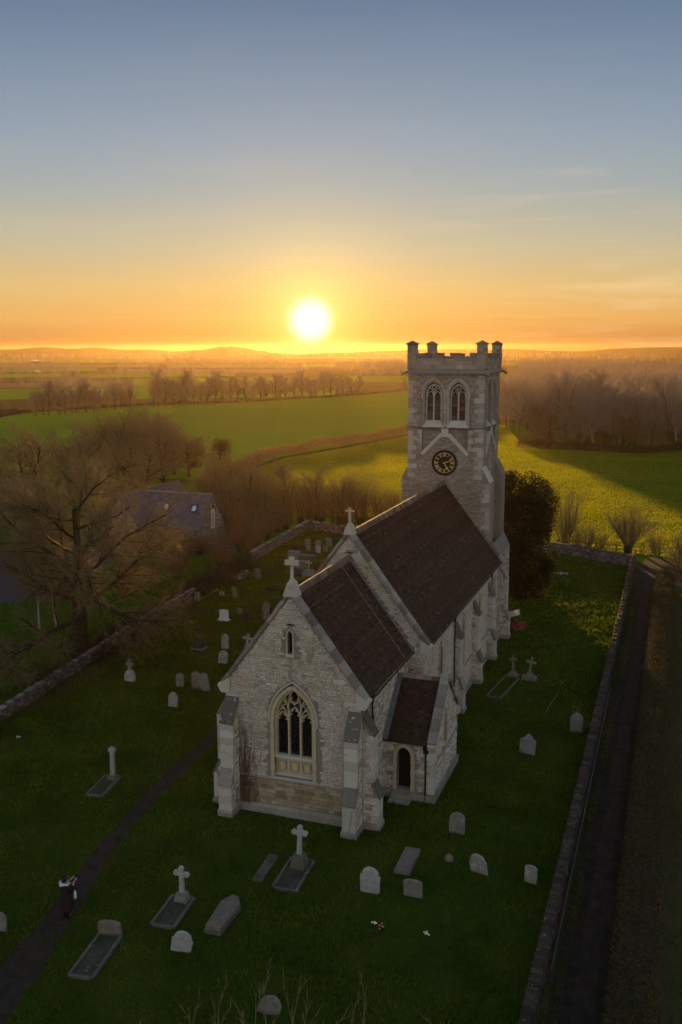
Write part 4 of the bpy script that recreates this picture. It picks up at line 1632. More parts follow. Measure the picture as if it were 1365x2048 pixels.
for (fr_, a0, a1, c, *_r) in faces[:2]:
    lay_stones(st, fr_, [(a0 + .02, ZC + .34), (a1 - .02, ZC + .34), (a1 - .02, PT - .38), (a0 + .02, PT - .38)], [], (.26, .36), (.45, .95), .012, (.006, .018), rs, lambda a, b: gauss_tone(rs, .5, .2), d=.012)
st.build('parapet_block', 'rubble_tower', par, 'stuff')
for (fr_, a0, a1, c, *_r) in faces:
    xs = [a0 + .0, a0 + 1.05, a0 + 1.75, a0 + 2.6, a0 + 3.35, a0 + 4.2, a0 + 4.95, a1]
    for i in range(7):
        z = PT - .12 if i % 2 == 0 else PT - .36
        m_ = MB()
        m_.prism([(xs[i] + .01 - (.05 if i % 2 == 0 else -.06), z), (xs[i + 1] - .01 + (.05 if i % 2 == 0 else -.06), z), (xs[i + 1] - .01 + (.05 if i % 2 == 0 else -.06), z + .13), (xs[i] + .01 - (.05 if i % 2 == 0 else -.06), z + .13)], fr_, -.36 + .003 * i, .075)
        m_.build('coping_stone', 'coping', par)
mb = MB()
mb.para((TU0 + .3, VT + .3, ZC + .55), (TW - .6, 0, 0), (0, TV1 - VT - .6, 0), (0, 0, .05))
mb.build('tower_roof', 'lead', church)
for (tx, ty) in ((TU0 + .22, VT + .22), (TU1 - .22, VT + .22), (TU0 + .22, TV1 - .22), (TU1 - .22, TV1 - .22)):
    m_ = MB()
    m_.box((tx, ty, (ZC + .3 + 22.58) / 2), (.66, .66, 22.58 - ZC - .3))
    t_ = m_.build('turret', 'mortar', church)
    st = MB()
    for sx_, f_ in ((0, frame((tx - .33, ty - .33, 0), (1, 0, 0), (0, 0, 1), (0, -1, 0))), (1, frame((tx + .33, ty - .33, 0), (0, 1, 0), (0, 0, 1), (1, 0, 0)))):
        lay_stones(st, f_, [(0.0, PT - 1.1), (.66, PT - 1.1), (.66, 22.56), (0, 22.56)], [], (.2, .28), (.25, .42), .014, (.008, .022), rs, lambda a, b: gauss_tone(rs, .5, .15))
    st.build('turret_stone', 'rubble_tower', t_, 'stuff')
    m_ = MB()
    a_ = .44
    z = 22.58
    m_.add([(tx - a_, ty - a_, z), (tx + a_, ty - a_, z), (tx + a_, ty + a_, z), (tx - a_, ty + a_, z),
            (tx - a_, ty - a_, z + .06), (tx + a_, ty - a_, z + .06), (tx + a_, ty + a_, z + .06), (tx - a_, ty + a_, z + .06), (tx, ty, z + .3)],
           [(3, 2, 1, 0), (0, 1, 5, 4), (1, 2, 6, 5), (2, 3, 7, 6), (3, 0, 4, 7), (4, 5, 8), (5, 6, 8), (6, 7, 8), (7, 4, 8)])
    m_.build('turret_cap', 'ridge', t_)
    m_ = MB()
    m_.tube([(tx, ty, z + .25), (tx, ty, z + .72)], .012, 4)
    m_.build('finial_rod', 'iron', t_)

# ---------------------------------------------------------------- clock
CC = (3.46, 13.8)
CR = .94
clk = MB()
clk.prism([(CC[0] + CR * math.cos(t), CC[1] + CR * math.sin(t)) for t in [k * PI / 24 for k in range(48)]], T_E, .03, .10)
clock = clk.build('clock', 'clock', church)
m_ = MB()
m_.strip([(CC[0] + CR * .80 * math.cos(t), CC[1] + CR * .80 * math.sin(t)) for t in [k * PI / 24 for k in range(48)]], .028, (.10, .108), T_E, closed=True)
m_.build('minute_ring', 'gilt', clock)
m_ = MB()
m_.strip([(CC[0] + CR * 1.0 * math.cos(t), CC[1] + CR * 1.0 * math.sin(t)) for t in [k * PI / 24 for k in range(48)]], .06, (.02, .125), T_E, closed=True)
m_.build('dial_rim', 'clock', clock)
NUM = ['XII', 'I', 'II', 'III', 'IV', 'V', 'VI', 'VII', 'VIII', 'IX', 'X', 'XI']
for i, s in enumerate(NUM):
    th = PI / 2 - i * PI / 6
    ux, uy = math.cos(th), math.sin(th)             # radial (numeral top points outwards)
    tx, ty = uy, -ux                                 # clockwise tangent
    wd = {'I': .052, 'V': .115, 'X': .115}
    tot = sum(wd[c] for c in s)
    p = -tot / 2
    m_ = MB()
    r0, r1 = .53 * CR, .765 * CR
    P = lambda a, r: (CC[0] + tx * a + ux * r, CC[1] + ty * a + uy * r)
    for ci, c in enumerate(s):
        w_ = wd[c]
        mid = p + w_ / 2
        e = .001 * ci
        if c == 'I':
            m_.strip([P(mid, r0), P(mid, r1)], .034, (.10, .110 + e), T_E)
        elif c == 'V':
            m_.strip([P(mid - .042, r1), P(mid, r0)], .036, (.10, .111 + e), T_E)
            m_.strip([P(mid + .042, r1), P(mid, r0)], .02, (.10, .1135 + e), T_E)
        else:
            m_.strip([P(mid - .042, r1), P(mid + .042, r0)], .036, (.10, .111 + e), T_E)
            m_.strip([P(mid + .042, r1), P(mid - .042, r0)], .02, (.10, .1135 + e), T_E)
        p += w_
    for r in (r0, r1):
        m_.strip([P(-tot / 2, r), P(tot / 2, r)], .018, (.10, .116), T_E)
    m_.build('numeral', 'gilt', clock)


def hand(name, deg, tail, tip, w, spade, d):
    th = PI / 2 - math.radians(deg)
    ux, uy = math.cos(th), math.sin(th)
    tx, ty = uy, -ux
    P = lambda a, r: (CC[0] + tx * a + ux * r, CC[1] + ty * a + uy * r)
    if spade:
        poly = [P(-w, -tail), P(w, -tail), P(w * .8, tip * .55), P(w * 2.6, tip * .66), P(w * 2.2, tip * .8), P(0, tip), P(-w * 2.2, tip * .8), P(-w * 2.6, tip * .66), P(-w * .8, tip * .55)]
    else:
        poly = [P(-w, -tail), P(w, -tail), P(w * .9, tip * .7), P(0, tip), P(-w * .9, tip * .7)]
    m2 = MB()
    m2.prism(poly, T_E, d, d + .012)
    m2.build(name, 'gilt', clock)


hand('hour_hand', 153, .06, .60, .034, True, .125)
hand('minute_hand', 70, .1, .78, .028, False, .142)
# ================================================================== GROUND, FIELDS, WAYS
rl = random.Random(23)


def sheet(name, pts, mat, z, label=None, sub=0.0):
    m_ = MB()
    m_.face([(x, y, z) for x, y in pts])
    o = m_.build(name, mat)
    o['kind'] = 'structure'
    if label:
        o['label'] = label
    return o


# far terrain: one sheet to the horizon
mb = MB()
mb.face([(CAM[0] + 3700 * math.cos(k * PI / 24), CAM[1] + 3700 * math.sin(k * PI / 24), -.03) for k in range(48)])
o = mb.build('terrain', 'farland')
o['kind'] = 'structure'
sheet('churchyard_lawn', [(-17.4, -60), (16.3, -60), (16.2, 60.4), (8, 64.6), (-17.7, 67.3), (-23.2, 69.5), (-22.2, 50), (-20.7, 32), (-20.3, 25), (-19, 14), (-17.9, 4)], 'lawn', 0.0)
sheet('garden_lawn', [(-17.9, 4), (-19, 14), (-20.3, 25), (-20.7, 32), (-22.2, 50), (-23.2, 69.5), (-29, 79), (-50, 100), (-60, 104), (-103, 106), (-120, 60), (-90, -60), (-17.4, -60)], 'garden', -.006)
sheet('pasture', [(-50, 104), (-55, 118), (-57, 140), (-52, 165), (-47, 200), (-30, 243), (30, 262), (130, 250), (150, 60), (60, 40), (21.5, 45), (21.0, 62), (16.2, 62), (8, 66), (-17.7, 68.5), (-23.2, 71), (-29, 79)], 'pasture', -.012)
sheet('crop_field', [(-104, 106), (-60, 104.5), (-50.5, 104.5), (-56, 118), (-58.5, 140), (-53.5, 165), (-48.5, 200), (-31, 244), (-75, 470), (-120.5, 461), (-126, 400), (-155, 323), (-184, 288), (-199, 243), (-193, 219), (-260, 190), (-190, 120)], 'field', -.010)
sheet('lane_lawn', [(20.6, -60), (120, -60), (140, 60), (60, 40), (21.5, 45)], 'lawn', -.008)
sheet('gravel_drive', [(-35.5, 27.5), (-33.6, 30.5), (-33.5, 36), (-35.5, 43), (-37.2, 49.8), (-42, 50.2), (-48.5, 46), (-56, 41), (-66, 38), (-66, 30), (-50, 30), (-41, 27)], 'road', -.001)
sheet('track', [(16.9, -60), (18.9, -60), (18.9, 57), (20.5, 66.3), (17.6, 66.3), (16.6, 58)], 'track', .002)
pth = [(-4.4, 12), (-4.7, 7.6), (-4.4, 2.2), (-4.1, -1.2), (-3.5, -5.6), (-2.6, -9.2), (-1.8, -13.2), (-.9, -17), (.4, -22), (2, -30)]
for (xa, xb) in ((17.2, 17.55), (18.25, 18.6)):
    sheet('wheel_rut', [(xa, -60), (xb, -60), (xb - .05, 0), (xb + .08, 30), (xb, 57), (xa, 57), (xa + .06, 30), (xa - .05, 0)], 'rut', .006)
wid = [.9, .8, .8, .82, .9, 1.0, 1.4, 1.7, 1.9, 2.0]
# winding path as a strip with an uneven edge
L_, R_ = [], []
for i in range(len(pth) * 6 - 5):
    t = i / 6
    k = min(int(t), len(pth) - 2)
    f = t - k
    x, y = (pth[k][j] * (1 - f) + pth[k + 1][j] * f for j in (0, 1))
    w = (wid[k] * (1 - f) + wid[k + 1] * f) / 2
    L_.append((x - w - rl.uniform(-.07, .1), y))
    R_.append((x + w + rl.uniform(-.07, .1), y))
sheet('path', L_ + R_[::-1], 'path', .004)


# patchwork of farmland out to the horizon, laid out in rings about the village
def patch(name, d0, d1, a0, a1, mat, z, jit=0.05):
    pts = []
    for d, a in ((d0, a0), (d0, a1), (d1, a1), (d1, a0)):
        a = math.radians(a)
        d *= 1 + rl.uniform(-jit, jit)
        pts.append((CAM[0] + d * math.sin(a), CAM[1] + d * math.cos(a)))
    return sheet(name, pts, mat, z)


for i, (d0, d1, a0, a1, mt) in enumerate([
        (450, 590, -43, -33, 'field'), (450, 600, -32, -20, 'field'), (600, 690, -46, -33, 'stubble'), (600, 760, -32, -23, 'field'),
        (700, 790, -46, -35, 'farland'), (800, 960, -45, -36, 'field'), (810, 930, -35, -26, 'field'), (640, 780, -20, -11, 'field'), (900, 1080, -33, -22, 'stubble'),
        (1000, 1180, -44, -34, 'field'), (1150, 1400, -30, -20, 'field'), (1250, 1500, -42, -31, 'stubble'), (1300, 1600, -13, -5, 'field'), (1700, 2200, -20, -8, 'stubble'),
        (1700, 2300, -42, -30, 'field'), (900, 1100, -6, 2, 'field'), (1200, 1400, -4, 4, 'stubble'), (2300, 3000, -34, -16, 'field')]):
    patch('far_field', d0, d1, a0, a1, mt, -.026 + i * .004)

# low hills on the skyline
def ridge(name, d, a0, a1, h, seed, n=70, depth=600, pw=1.0):
    r = random.Random(seed)
    m_ = MB()
    rows = []
    for i in range(n + 1):
        a = math.radians(a0 + (a1 - a0) * i / n)
        u = i / n
        env = math.sin(PI * u) ** pw
        hh = h * env * (.72 + .34 * noise.noise((u * 4 + seed, seed * .7, 0)) + .14 * noise.noise((u * 19, seed, 3)))
        c, s_ = math.cos(a), math.sin(a)
        rows.append([(CAM[0] + (d + e) * s_, CAM[1] + (d + e) * c, max(-.5, z)) for e, z in ((-depth * .5, -.5), (-depth * .25, hh * .45), (0, hh), (depth * .3, hh * .7), (depth * .6, -.5))])
    vs = [p for row in rows for p in row]
    fs = []
    for i in range(n):
        for j in range(4):
            fs.append((i * 5 + j, (i + 1) * 5 + j, (i + 1) * 5 + j + 1, i * 5 + j + 1))
    m_.add(vs, [f[::-1] for f in fs])
    o = m_.build(name, 'farland', smooth=True)
    o['kind'] = 'structure'
    return o


ridge('hill', 3050, -48, -20, 33, 3)
ridge('hill', 2650, -30, -23, 34, 5, pw=.7)
ridge('hill', 2900, -26, 2, 27, 8)
ridge('hill', 3000, -9, 14, 34, 11)


# ================================================================== VEGETATION TOOLS
def segs_to(mb_, segs, sides):
    """open tapering tubes for many straight segments at once: rows x0 y0 z0 x1 y1 z1 r0 r1 tone"""
    if len(segs) == 0:
        return
    S = np.array(segs, np.float64)
    a, b = S[:, 0:3], S[:, 3:6]
    d = b - a
    d /= np.maximum(np.linalg.norm(d, axis=1, keepdims=True), 1e-9)
    ref = np.where(np.abs(d[:, 2:3]) > .9, np.array([[1., 0, 0]]), np.array([[0, 0, 1.]]))
    x = np.cross(d, ref)
    x /= np.maximum(np.linalg.norm(x, axis=1, keepdims=True), 1e-9)
    y = np.cross(d, x)
    n = len(S)
    V = []
    for end, r in ((a, S[:, 6:7]), (b, S[:, 7:8])):
        for k in range(sides):
            t = 2 * PI * k / sides
            V.append(end + (x * math.cos(t) + y * math.sin(t)) * r)
    V = np.stack(V, 1).reshape(-1, 3)
    base = (np.arange(n) * 2 * sides)[:, None]
    T = []
    for k in range(sides):
        k2 = (k + 1) % sides
        T += [np.concatenate([base + k, base + k2, base + sides + k2], 1), np.concatenate([base + k, base + sides + k2, base + sides + k], 1)]
    T = np.stack(T, 1).reshape(-1, 3)
    mb_.np(V, T, np.repeat(S[:, 8], 2 * sides))


def twigs_to(mb_, segs):
    """thin pyramids (three faces) for the finest twigs"""
    if len(segs) == 0:
        return
    S = np.array(segs, np.float64)
    a, b = S[:, 0:3], S[:, 3:6]
    d = b - a
    d /= np.maximum(np.linalg.norm(d, axis=1, keepdims=True), 1e-9)
    ref = np.where(np.abs(d[:, 2:3]) > .9, np.array([[1., 0, 0]]), np.array([[0, 0, 1.]]))
    x = np.cross(d, ref)
    x /= np.maximum(np.linalg.norm(x, axis=1, keepdims=True), 1e-9)
    y = np.cross(d, x)
    V = [a + (x * math.cos(t) + y * math.sin(t)) * S[:, 6:7] for t in (0, 2.094, 4.189)] + [b]
    V = np.stack(V, 1).reshape(-1, 3)
    base = (np.arange(len(S)) * 4)[:, None]
    T = np.stack([np.concatenate([base + i, base + j, base + 3], 1) for i, j in ((0, 1), (1, 2), (2, 0))], 1).reshape(-1, 3)
    mb_.np(V, T, np.repeat(S[:, 8], 3))


def rand_dir(d, ang, az):
    d = d.normalized()
    x = d.cross(Vector((.3, .2, 1)) if abs(d.z) < .95 else Vector((1, 0, 0))).normalized()
    y = d.cross(x)
    return (d * math.cos(ang) + (x * math.cos(az) + y * math.sin(az)) * math.sin(ang)).normalized()


def grow(r, out, p, d, L, rad, lvl, P):
    """one branch and all it carries; out[lvl] collects straight segments"""
    last = lvl >= P['levels'] - 1
    ns = 1 if last else (P['seg'] if lvl < 2 else 2)
    pts = [p]
    dirs = []
    tip = rad * (.25 if lvl else P.get('tip', .3))
    for i in range(ns):
        j = P['jit'] * (1 if lvl else .45)
        d = (d + Vector((r.gauss(0, j), r.gauss(0, j), r.gauss(0, j) + P['up'][min(lvl, len(P['up']) - 1)]))).normalized()
        q = pts[-1] + d * (L / ns)
        r0 = rad + (tip - rad) * i / ns
        r1 = rad + (tip - rad) * (i + 1) / ns
        out[min(lvl, 4)].append((*pts[-1], *q, r0, r1, r.random()))
        pts.append(q)
        dirs.append(d)
    if last:
        return
    n = P['n'][lvl]
    n = max(1, int(round(n * r.uniform(.8, 1.2) * (1 if lvl == 0 else min(1.2, .35 + L / P['ref'][lvl])))))
    s0 = P['start'][lvl]
    az = r.uniform(0, 2 * PI)
    for k in range(n):
        t = s0 + (1 - s0) * ((k + r.uniform(.1, .9)) / n)
        t = min(t, .999)
        i = int(t * ns)
        f = t * ns - i
        q = pts[i].lerp(pts[i + 1], f)
        az += 2.4 + r.uniform(-.5, .5)
        ang = P['ang'][lvl] * r.uniform(.7, 1.25) * (1 - .45 * t * P.get('close', 1))
        sh = (1 - t * P['shape'][lvl])
        grow(r, out, q, rand_dir(dirs[i], ang, az), L * P['len'][lvl] * sh * r.uniform(.75, 1.2), max(P.get('rmin', .006), (rad + (tip - rad) * t) * P['rr'][lvl]), lvl + 1, P)


def tree_mesh(seed, P, stems=None, wood_to=2):
    r = random.Random(seed)
    out = [[] for _ in range(5)]
    for (p, d, L, rad) in (stems or [(Vector((0, 0, -.1)), Vector((r.gauss(0, .03), r.gauss(0, .03), 1)), P['L'], P['r'])]):
        grow(r, out, p, d, L, rad, 0, P)
    print('TREE', seed, [len(q) for q in out], sum(Vector(q[3:6]).__sub__(Vector(q[0:3])).length for q in out[P['levels'] - 1]) / max(1, len(out[P['levels'] - 1])))
    tr, cr = MB(), MB()
    for lv in range(5):
        if not out[lv]:
            continue
        if lv == 0:
            s = out[0]
            segs_to(tr, s, 8 if P.get('fine') else 5)
            if P.get('flare'):
                segs_to(tr, [(0, 0, -.2, 0, 0, .9, P['r'] * 1.7, P['r'] * 1.02, .5)], 8)
        elif lv < wood_to:
            segs_to(tr, out[lv], 5 if P.get('fine') else 4)
        elif lv < P['levels'] - 1:
            segs_to(cr, out[lv], 3)
        else:
            for i, s in enumerate(out[lv]):
                pass
            twigs_to(cr, out[lv])
    return tr, cr


P_OAK = dict(rmin=.014, L=11.5, r=.66, levels=5, seg=5, jit=.13, up=[.02, .015, .02, .03, .03], n=[22, 12, 11, 9], start=[.22, .2, .15, .1], ang=[1.42, .9, .8, .75],
             len=[.78, .52, .46, .85], shape=[.42, .45, .4, .3], rr=[.42, .45, .5, .55], ref=[1, 7, 3.4, 1.5], fine=True, flare=True, close=.75)
P_ASH = dict(rmin=.016, L=9.0, r=.17, levels=4, seg=4, jit=.1, up=[.02, .09, .06, .05], n=[24, 12, 14], start=[.13, .15, .1], ang=[.75, .65, .6],
             len=[.42, .55, .65], shape=[.55, .4, .3], rr=[.45, .5, .7], ref=[1, 3.2, 1.5])
P_WOOD = dict(rmin=.021, L=12.5, r=.17, levels=4, seg=4, jit=.1, up=[.02, .07, .05, .05], n=[22, 12, 10], start=[.22, .15, .1], ang=[.95, .7, .6],
              len=[.46, .55, .6], shape=[.4, .4, .3], rr=[.45, .55, .75], ref=[1, 4, 1.9])
P_WIDE = dict(rmin=.021, L=7.6, r=.26, levels=4, seg=4, jit=.14, up=[.02, .06, .05, .04], n=[18, 12, 10], start=[.12, .12, .1], ang=[1.05, .8, .7],
              len=[.75, .5, .65], shape=[.45, .4, .3], rr=[.45, .5, .65], ref=[1, 4.6, 2.2])
P_STEM = dict(rmin=.013, L=4.6, r=.04, levels=3, seg=3, jit=.1, up=[.05, .06, .05], n=[9, 6], start=[.2, .1], ang=[.6, .6],
              len=[.4, .5], shape=[.4, .3], rr=[.55, .7], ref=[1, 1.7])


def shrub_stems(seed, n, spread, L, rad):
    r = random.Random(seed)
    out = []
    for k in range(n):
        a = r.uniform(0, 2 * PI)
        e = abs(r.gauss(0, spread))
        out.append((Vector((r.gauss(0, .25), r.gauss(0, .25), -.05)), Vector((math.cos(a) * e, math.sin(a) * e, 1)).normalized(), L * r.uniform(.6, 1.1), rad * r.uniform(.7, 1.2)))
    return out


def make_kind(tr, cr, bark_, twig_, trunk='trunk', crown='crown'):
    return (tr.mesh(trunk, bark_), cr.mesh(crown, twig_))


def plant(name, kind, label, cat, loc, rot, scale, group=None, names=('trunk', 'crown')):
    o = bpy.data.objects.new(name, None)
    COL.objects.link(o)
    o.location = loc
    o.rotation_euler = (0, 0, rot)
    o.scale = scale if hasattr(scale, '__len__') else (scale,) * 3
    tag(o, label, cat, group)
    for n_, me in zip(names, kind):
        link(n_, me, o)
    return o


def shards(mb_, n, sampler, ln, wd, seed, up=0.0, tone=None):
    """many small separate triangles (twigs, leaves) spread through a volume"""
    r = np.random.default_rng(seed)
    c = sampler(r, n)
    d = r.normal(size=(n, 3))
    d[:, 2] += up
    d /= np.linalg.norm(d, axis=1, keepdims=True)
    e = np.cross(d, r.normal(size=(n, 3)))
    e /= np.maximum(np.linalg.norm(e, axis=1, keepdims=True), 1e-6)
    L = ln * r.uniform(.6, 1.4, (n, 1))
    Wd = wd * r.uniform(.6, 1.4, (n, 1))
    V = np.stack([c - d * L / 2 - e * Wd / 2, c - d * L / 2 + e * Wd / 2, c + d * L / 2], 1).reshape(-1, 3)
    V[:, 2] = np.maximum(V[:, 2], -.05)
    T = np.arange(n * 3).reshape(-1, 3)
    mb_.np(V, T, r.random(n))


# ================================================================== TREES AND SHRUBS
# the great bare tree outside the left wall
tr, cr = tree_mesh(5, P_OAK, wood_to=3)
k_oak = make_kind(tr, cr, 'bark', 'twig_olive')
plant('bare_tree', k_oak, 'large spreading bare tree with a thick trunk beside the left churchyard wall', 'tree', (-21.6, 18.4, 0), 1.0, (1.0, 1.0, 1.02))
# two birches beside it
for i, (x, y, h, lab) in enumerate(((-27.6, 21.6, .95, 'slender birch with pale trunk on the lawn left of the large bare tree'), (-26.5, 22.3, .85, 'second pale birch trunk close by the first, nearer the large bare tree'))):
    tr, cr = tree_mesh(31 + i, dict(P_WOOD, r=.15, up=[.01, .04, -.02, -.03]))
    plant('birch_tree', make_kind(tr, cr, 'bark_pale', 'twig'), lab, 'tree', (x, y, 0), i * 1.3, h * .85)

kinds_wide = [make_kind(*tree_mesh(100 + i, P_WIDE), 'bark', 'twig_olive') for i in range(3)]
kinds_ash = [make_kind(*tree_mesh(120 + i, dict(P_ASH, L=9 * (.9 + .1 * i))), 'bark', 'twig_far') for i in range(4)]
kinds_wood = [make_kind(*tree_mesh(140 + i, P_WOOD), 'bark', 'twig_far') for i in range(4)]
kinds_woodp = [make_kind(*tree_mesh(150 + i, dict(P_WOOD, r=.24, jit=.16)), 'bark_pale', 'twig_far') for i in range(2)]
kinds_shrub = [make_kind(*tree_mesh(160 + i, P_STEM, shrub_stems(160 + i, 34, .42, 4.4, .035), 1), 'bark', 'twig_red', 'stem') for i in range(3)]
kinds_fan = [make_kind(*tree_mesh(170 + i, dict(P_STEM, L=5, n=[8, 6]), shrub_stems(170 + i, 30, .5, 4.9, .028), 1), 'bark', 'twig', 'stem') for i in range(2)]


def evergreen(seed, h, w, n, name, label, loc, leaf=.16):
    r = random.Random(seed)
    root = thing(name, label, 'tree', loc)
    t = MB()
    t.tube([(0, 0, -.1), (.05, 0, h * .35), (0, .1, h * .8)], [w * .11, w * .08, w * .02], 7)
    for k in range(26):
        a = r.uniform(0, 2 * PI)
        z = h * r.uniform(.16, .75)
        l = w * r.uniform(.35, .75)
        t.tube([(0, 0, z), (math.cos(a) * l * .6, math.sin(a) * l * .6, z + l * .35), (math.cos(a) * l, math.sin(a) * l, z + l * .8)], [.07, .04, .015], 4)
    t.build('trunk', 'bark', root)
    lobes = []
    for k in range(95):
        z = h * r.uniform(.07, .93)
        u = z / h
        rad = w * .5 * (1.0 - .35 * max(0, u - .55) / .45) * (.55 + .45 * min(1, u / .3))
        a = r.uniform(0, 2 * PI)
        e = rad * r.uniform(.45, .98)
        lobes.append((math.cos(a) * e, math.sin(a) * e, z, w * r.uniform(.12, .22)))

    def samp(rn, n_):
        idx = rn.integers(0, len(lobes), n_)
        L = np.array(lobes)[idx]
        d = rn.normal(size=(n_, 3))
        d /= np.linalg.norm(d, axis=1, keepdims=True)
        return L[:, :3] + d * (L[:, 3:4] * rn.uniform(.5, 1.12, (n_, 1)) ** .7) * np.array([[1, 1, 1.25]])
    c = MB()
    shards(c, n, samp, leaf, leaf * .55, seed)
    c.build('crown', 'leaf', root)
    return root


evergreen(3, 11.4, 5.7, 62000, 'holm_oak', 'tall dense dark evergreen tree right of the church tower', (7.2, 44.9, 0), .19)
evergreen(4, 5.2, 4.0, 6000, 'evergreen_tree', 'small dark evergreen tree by the field fence beyond the house', (-61.8, 121.5, 0), .22)
evergreen(6, 5.4, 3.6, 6000, 'evergreen_tree', 'dark ivy covered tree just left of the small evergreen beyond the house', (-66.5, 119.8, 0), .22)

for i, (x, y, h) in enumerate([(-70.0, 85.1, 8.6), (-68.7, 91.3, 10.2), (-68.0, 97.7, 11.0), (-65.6, 101.8, 11.0), (-64.8, 108.9, 9.4), (-58.5, 94.7, 9.8), (-60.9, 107.4, 7.4), (-77.5, 86.0, 8.6), (-74.5, 113.1, 9.8), (-81.0, 80.0, 7.4), (-56, 84, 8), (-63, 80, 8.5), (-60, 88, 9), (-66, 93, 10), (-72, 99, 10), (-62, 100, 10), (-71, 107, 9.5), (-84, 92, 8)]):
    plant('bare_tree', kinds_wide[i % 3], 'bare bushy tree in the dense clump behind the house', 'tree', (x, y, 0), rl.uniform(0, 6.28), (h / 9.2 * rl.uniform(1.15, 1.5),) * 2 + (h / 9.2,), 'bare trees clumped behind the house')
for i, (x, y, h) in enumerate([(-44.1, 58.3, 6), (-49.2, 64.8, 6.4), (-51.8, 51.7, 7.2), (-58.2, 56.1, 8.2), (-45.5, 66, 6.5), (-70, 66, 8), (-62, 45, 7)]):
    plant('bare_tree', kinds_wide[(i + 1) % 3], 'bare garden tree beside the drive left of the house', 'tree', (x, y, 0), rl.uniform(0, 6.28), h / 9.2, 'garden trees round the house')
for i, (x, y, h, lab) in enumerate([(-26.7, 32.6, 4.0, 'small bare tree on the garden lawn nearest the large tree'), (-26.4, 36.6, 4.3, 'bare young tree on the garden lawn midway to the house'), (-28.2, 43.3, 3.8, 'bare young tree on the lawn in front of the slate house roof'), (-33.6, 47.6, 4.6, 'thin bare tree standing in front of the house skylights')]):
    plant('garden_tree', kinds_fan[i % 2], lab, 'tree', (x, y, 0), rl.uniform(0, 6.28), h / 5.6, 'young trees on the garden lawn', ('stem', 'crown'))
for i, (x, y, h) in enumerate([(-38.4, 78.6, 5.0), (-33.5, 74.9, 5.1), (-29.8, 73.3, 5.3), (-27.8, 72.8, 4.8), (-25.4, 72.3, 4.2), (-23.1, 73.0, 5.0), (-20.7, 73.1, 6.3), (-19.0, 72.5, 6.6), (-17.5, 73.5, 6.2), (-15.3, 74.1, 4.9), (-13.5, 74.7, 4.5), (-12.5, 76.9, 3.9), (-25.9, 76.6, 5.3), (-10, 73, 4.6), (-8, 76, 4.4),
                                   (-44, 82, 5), (-47, 90, 5), (-41, 88, 4.6), (-34, 82, 4.8), (-50, 96, 4.4), (-36, 69, 4.2), (-31, 68, 4.4)]):
    plant('bare_shrub', kinds_shrub[i % 3], 'bare brown shrub in the tangled belt behind the back wall', 'shrub', (x, y, 0), rl.uniform(0, 6.28), (h / 4.9 * 1.1,) * 2 + (h / 4.9,), 'shrubs behind the back wall', ('stem', 'crown'))
for i, (x, y, h) in enumerate([(-33.5, 73.5, 6.6), (-37.5, 76, 6.8), (-30.5, 70.5, 6.0), (-41, 79, 7.0), (-28, 75, 6.4), (-36, 70.5, 5.8), (-24.5, 75, 5.8), (-31.5, 65.5, 5.6), (-28.2, 66.5, 5.2)]):  # extra trees added in the scrub to block low sun from the churchyard lawn
    plant('bare_tree', kinds_wide[i % 3], 'small bare tree added in the scrub between the house and the back wall to screen the low sun', 'tree', (x, y, 0), rl.uniform(0, 6.28), h / 9.2 * 1.1, 'sun screening trees added in the scrub by the back wall')
for i, (x, y, h) in enumerate([(-27.1, 58.3, 4.4), (-26.3, 53.8, 3.4), (-26.9, 61.2, 3.8), (-25.5, 61.3, 3.1), (-25.8, 65.6, 3.2), (-25.6, 67.6, 2.9), (-25.8, 49.9, 2.9), (-24.0, 46.4, 2.6), (-23.5, 52.5, 3.2), (-24.5, 56.5, 3.6), (-30, 62, 4)]):
    plant('bare_shrub', kinds_shrub[(i + 1) % 3], 'reddish brown bare shrub between the house gable and the churchyard wall', 'shrub', (x, y, 0), rl.uniform(0, 6.28), (h / 4.9 * 1.15,) * 2 + (h / 4.9,), 'shrubs beside the house', ('stem', 'crown'))
for i, (x, y, h, lab) in enumerate([(8.7, 66.7, 7.6, 'tall thin bare tree by the fence just right of the dark evergreen'), (9.9, 66.9, 3.0, 'low bare thorn by the fence behind the right end of the back wall'), (11.2, 66.9, 3.3, 'twisted low thorn bush between the tall thin tree and the pollard'), (12.6, 67.2, 2.8, 'small thorn bush just left of the pollard willow'), (18.2, 67.4, 3.2, 'bare bush beside the field gate right of the pollard')]):
    plant('thorn_bush' if i else 'bare_tree', kinds_fan[i % 2], lab, 'bush' if i else 'tree', (x, y, 0), rl.uniform(0, 6.28), (h / 5.6 * (1 if i else .75),) * 2 + (h / 5.6,), None, ('stem', 'crown'))
for i, (x, y, h) in enumerate([(-33.0, 50.6, 2.4), (-31.0, 50.9, 2.2), (-35.4, 49.6, 2.6), (-28.9, 51.2, 2.5), (-29.6, 49.2, 2.2), (-27.6, 44.2, 2.8), (-25.6, 40.2, 2.5)]):
    plant('bare_shrub', kinds_shrub[i % 3], 'low brown shrub in front of the slate roofed house', 'shrub', (x, y, 0), rl.uniform(0, 6.28), (h / 4.9 * 1.3,) * 2 + (h / 4.9,), 'shrubs in front of the house', ('stem', 'crown'))
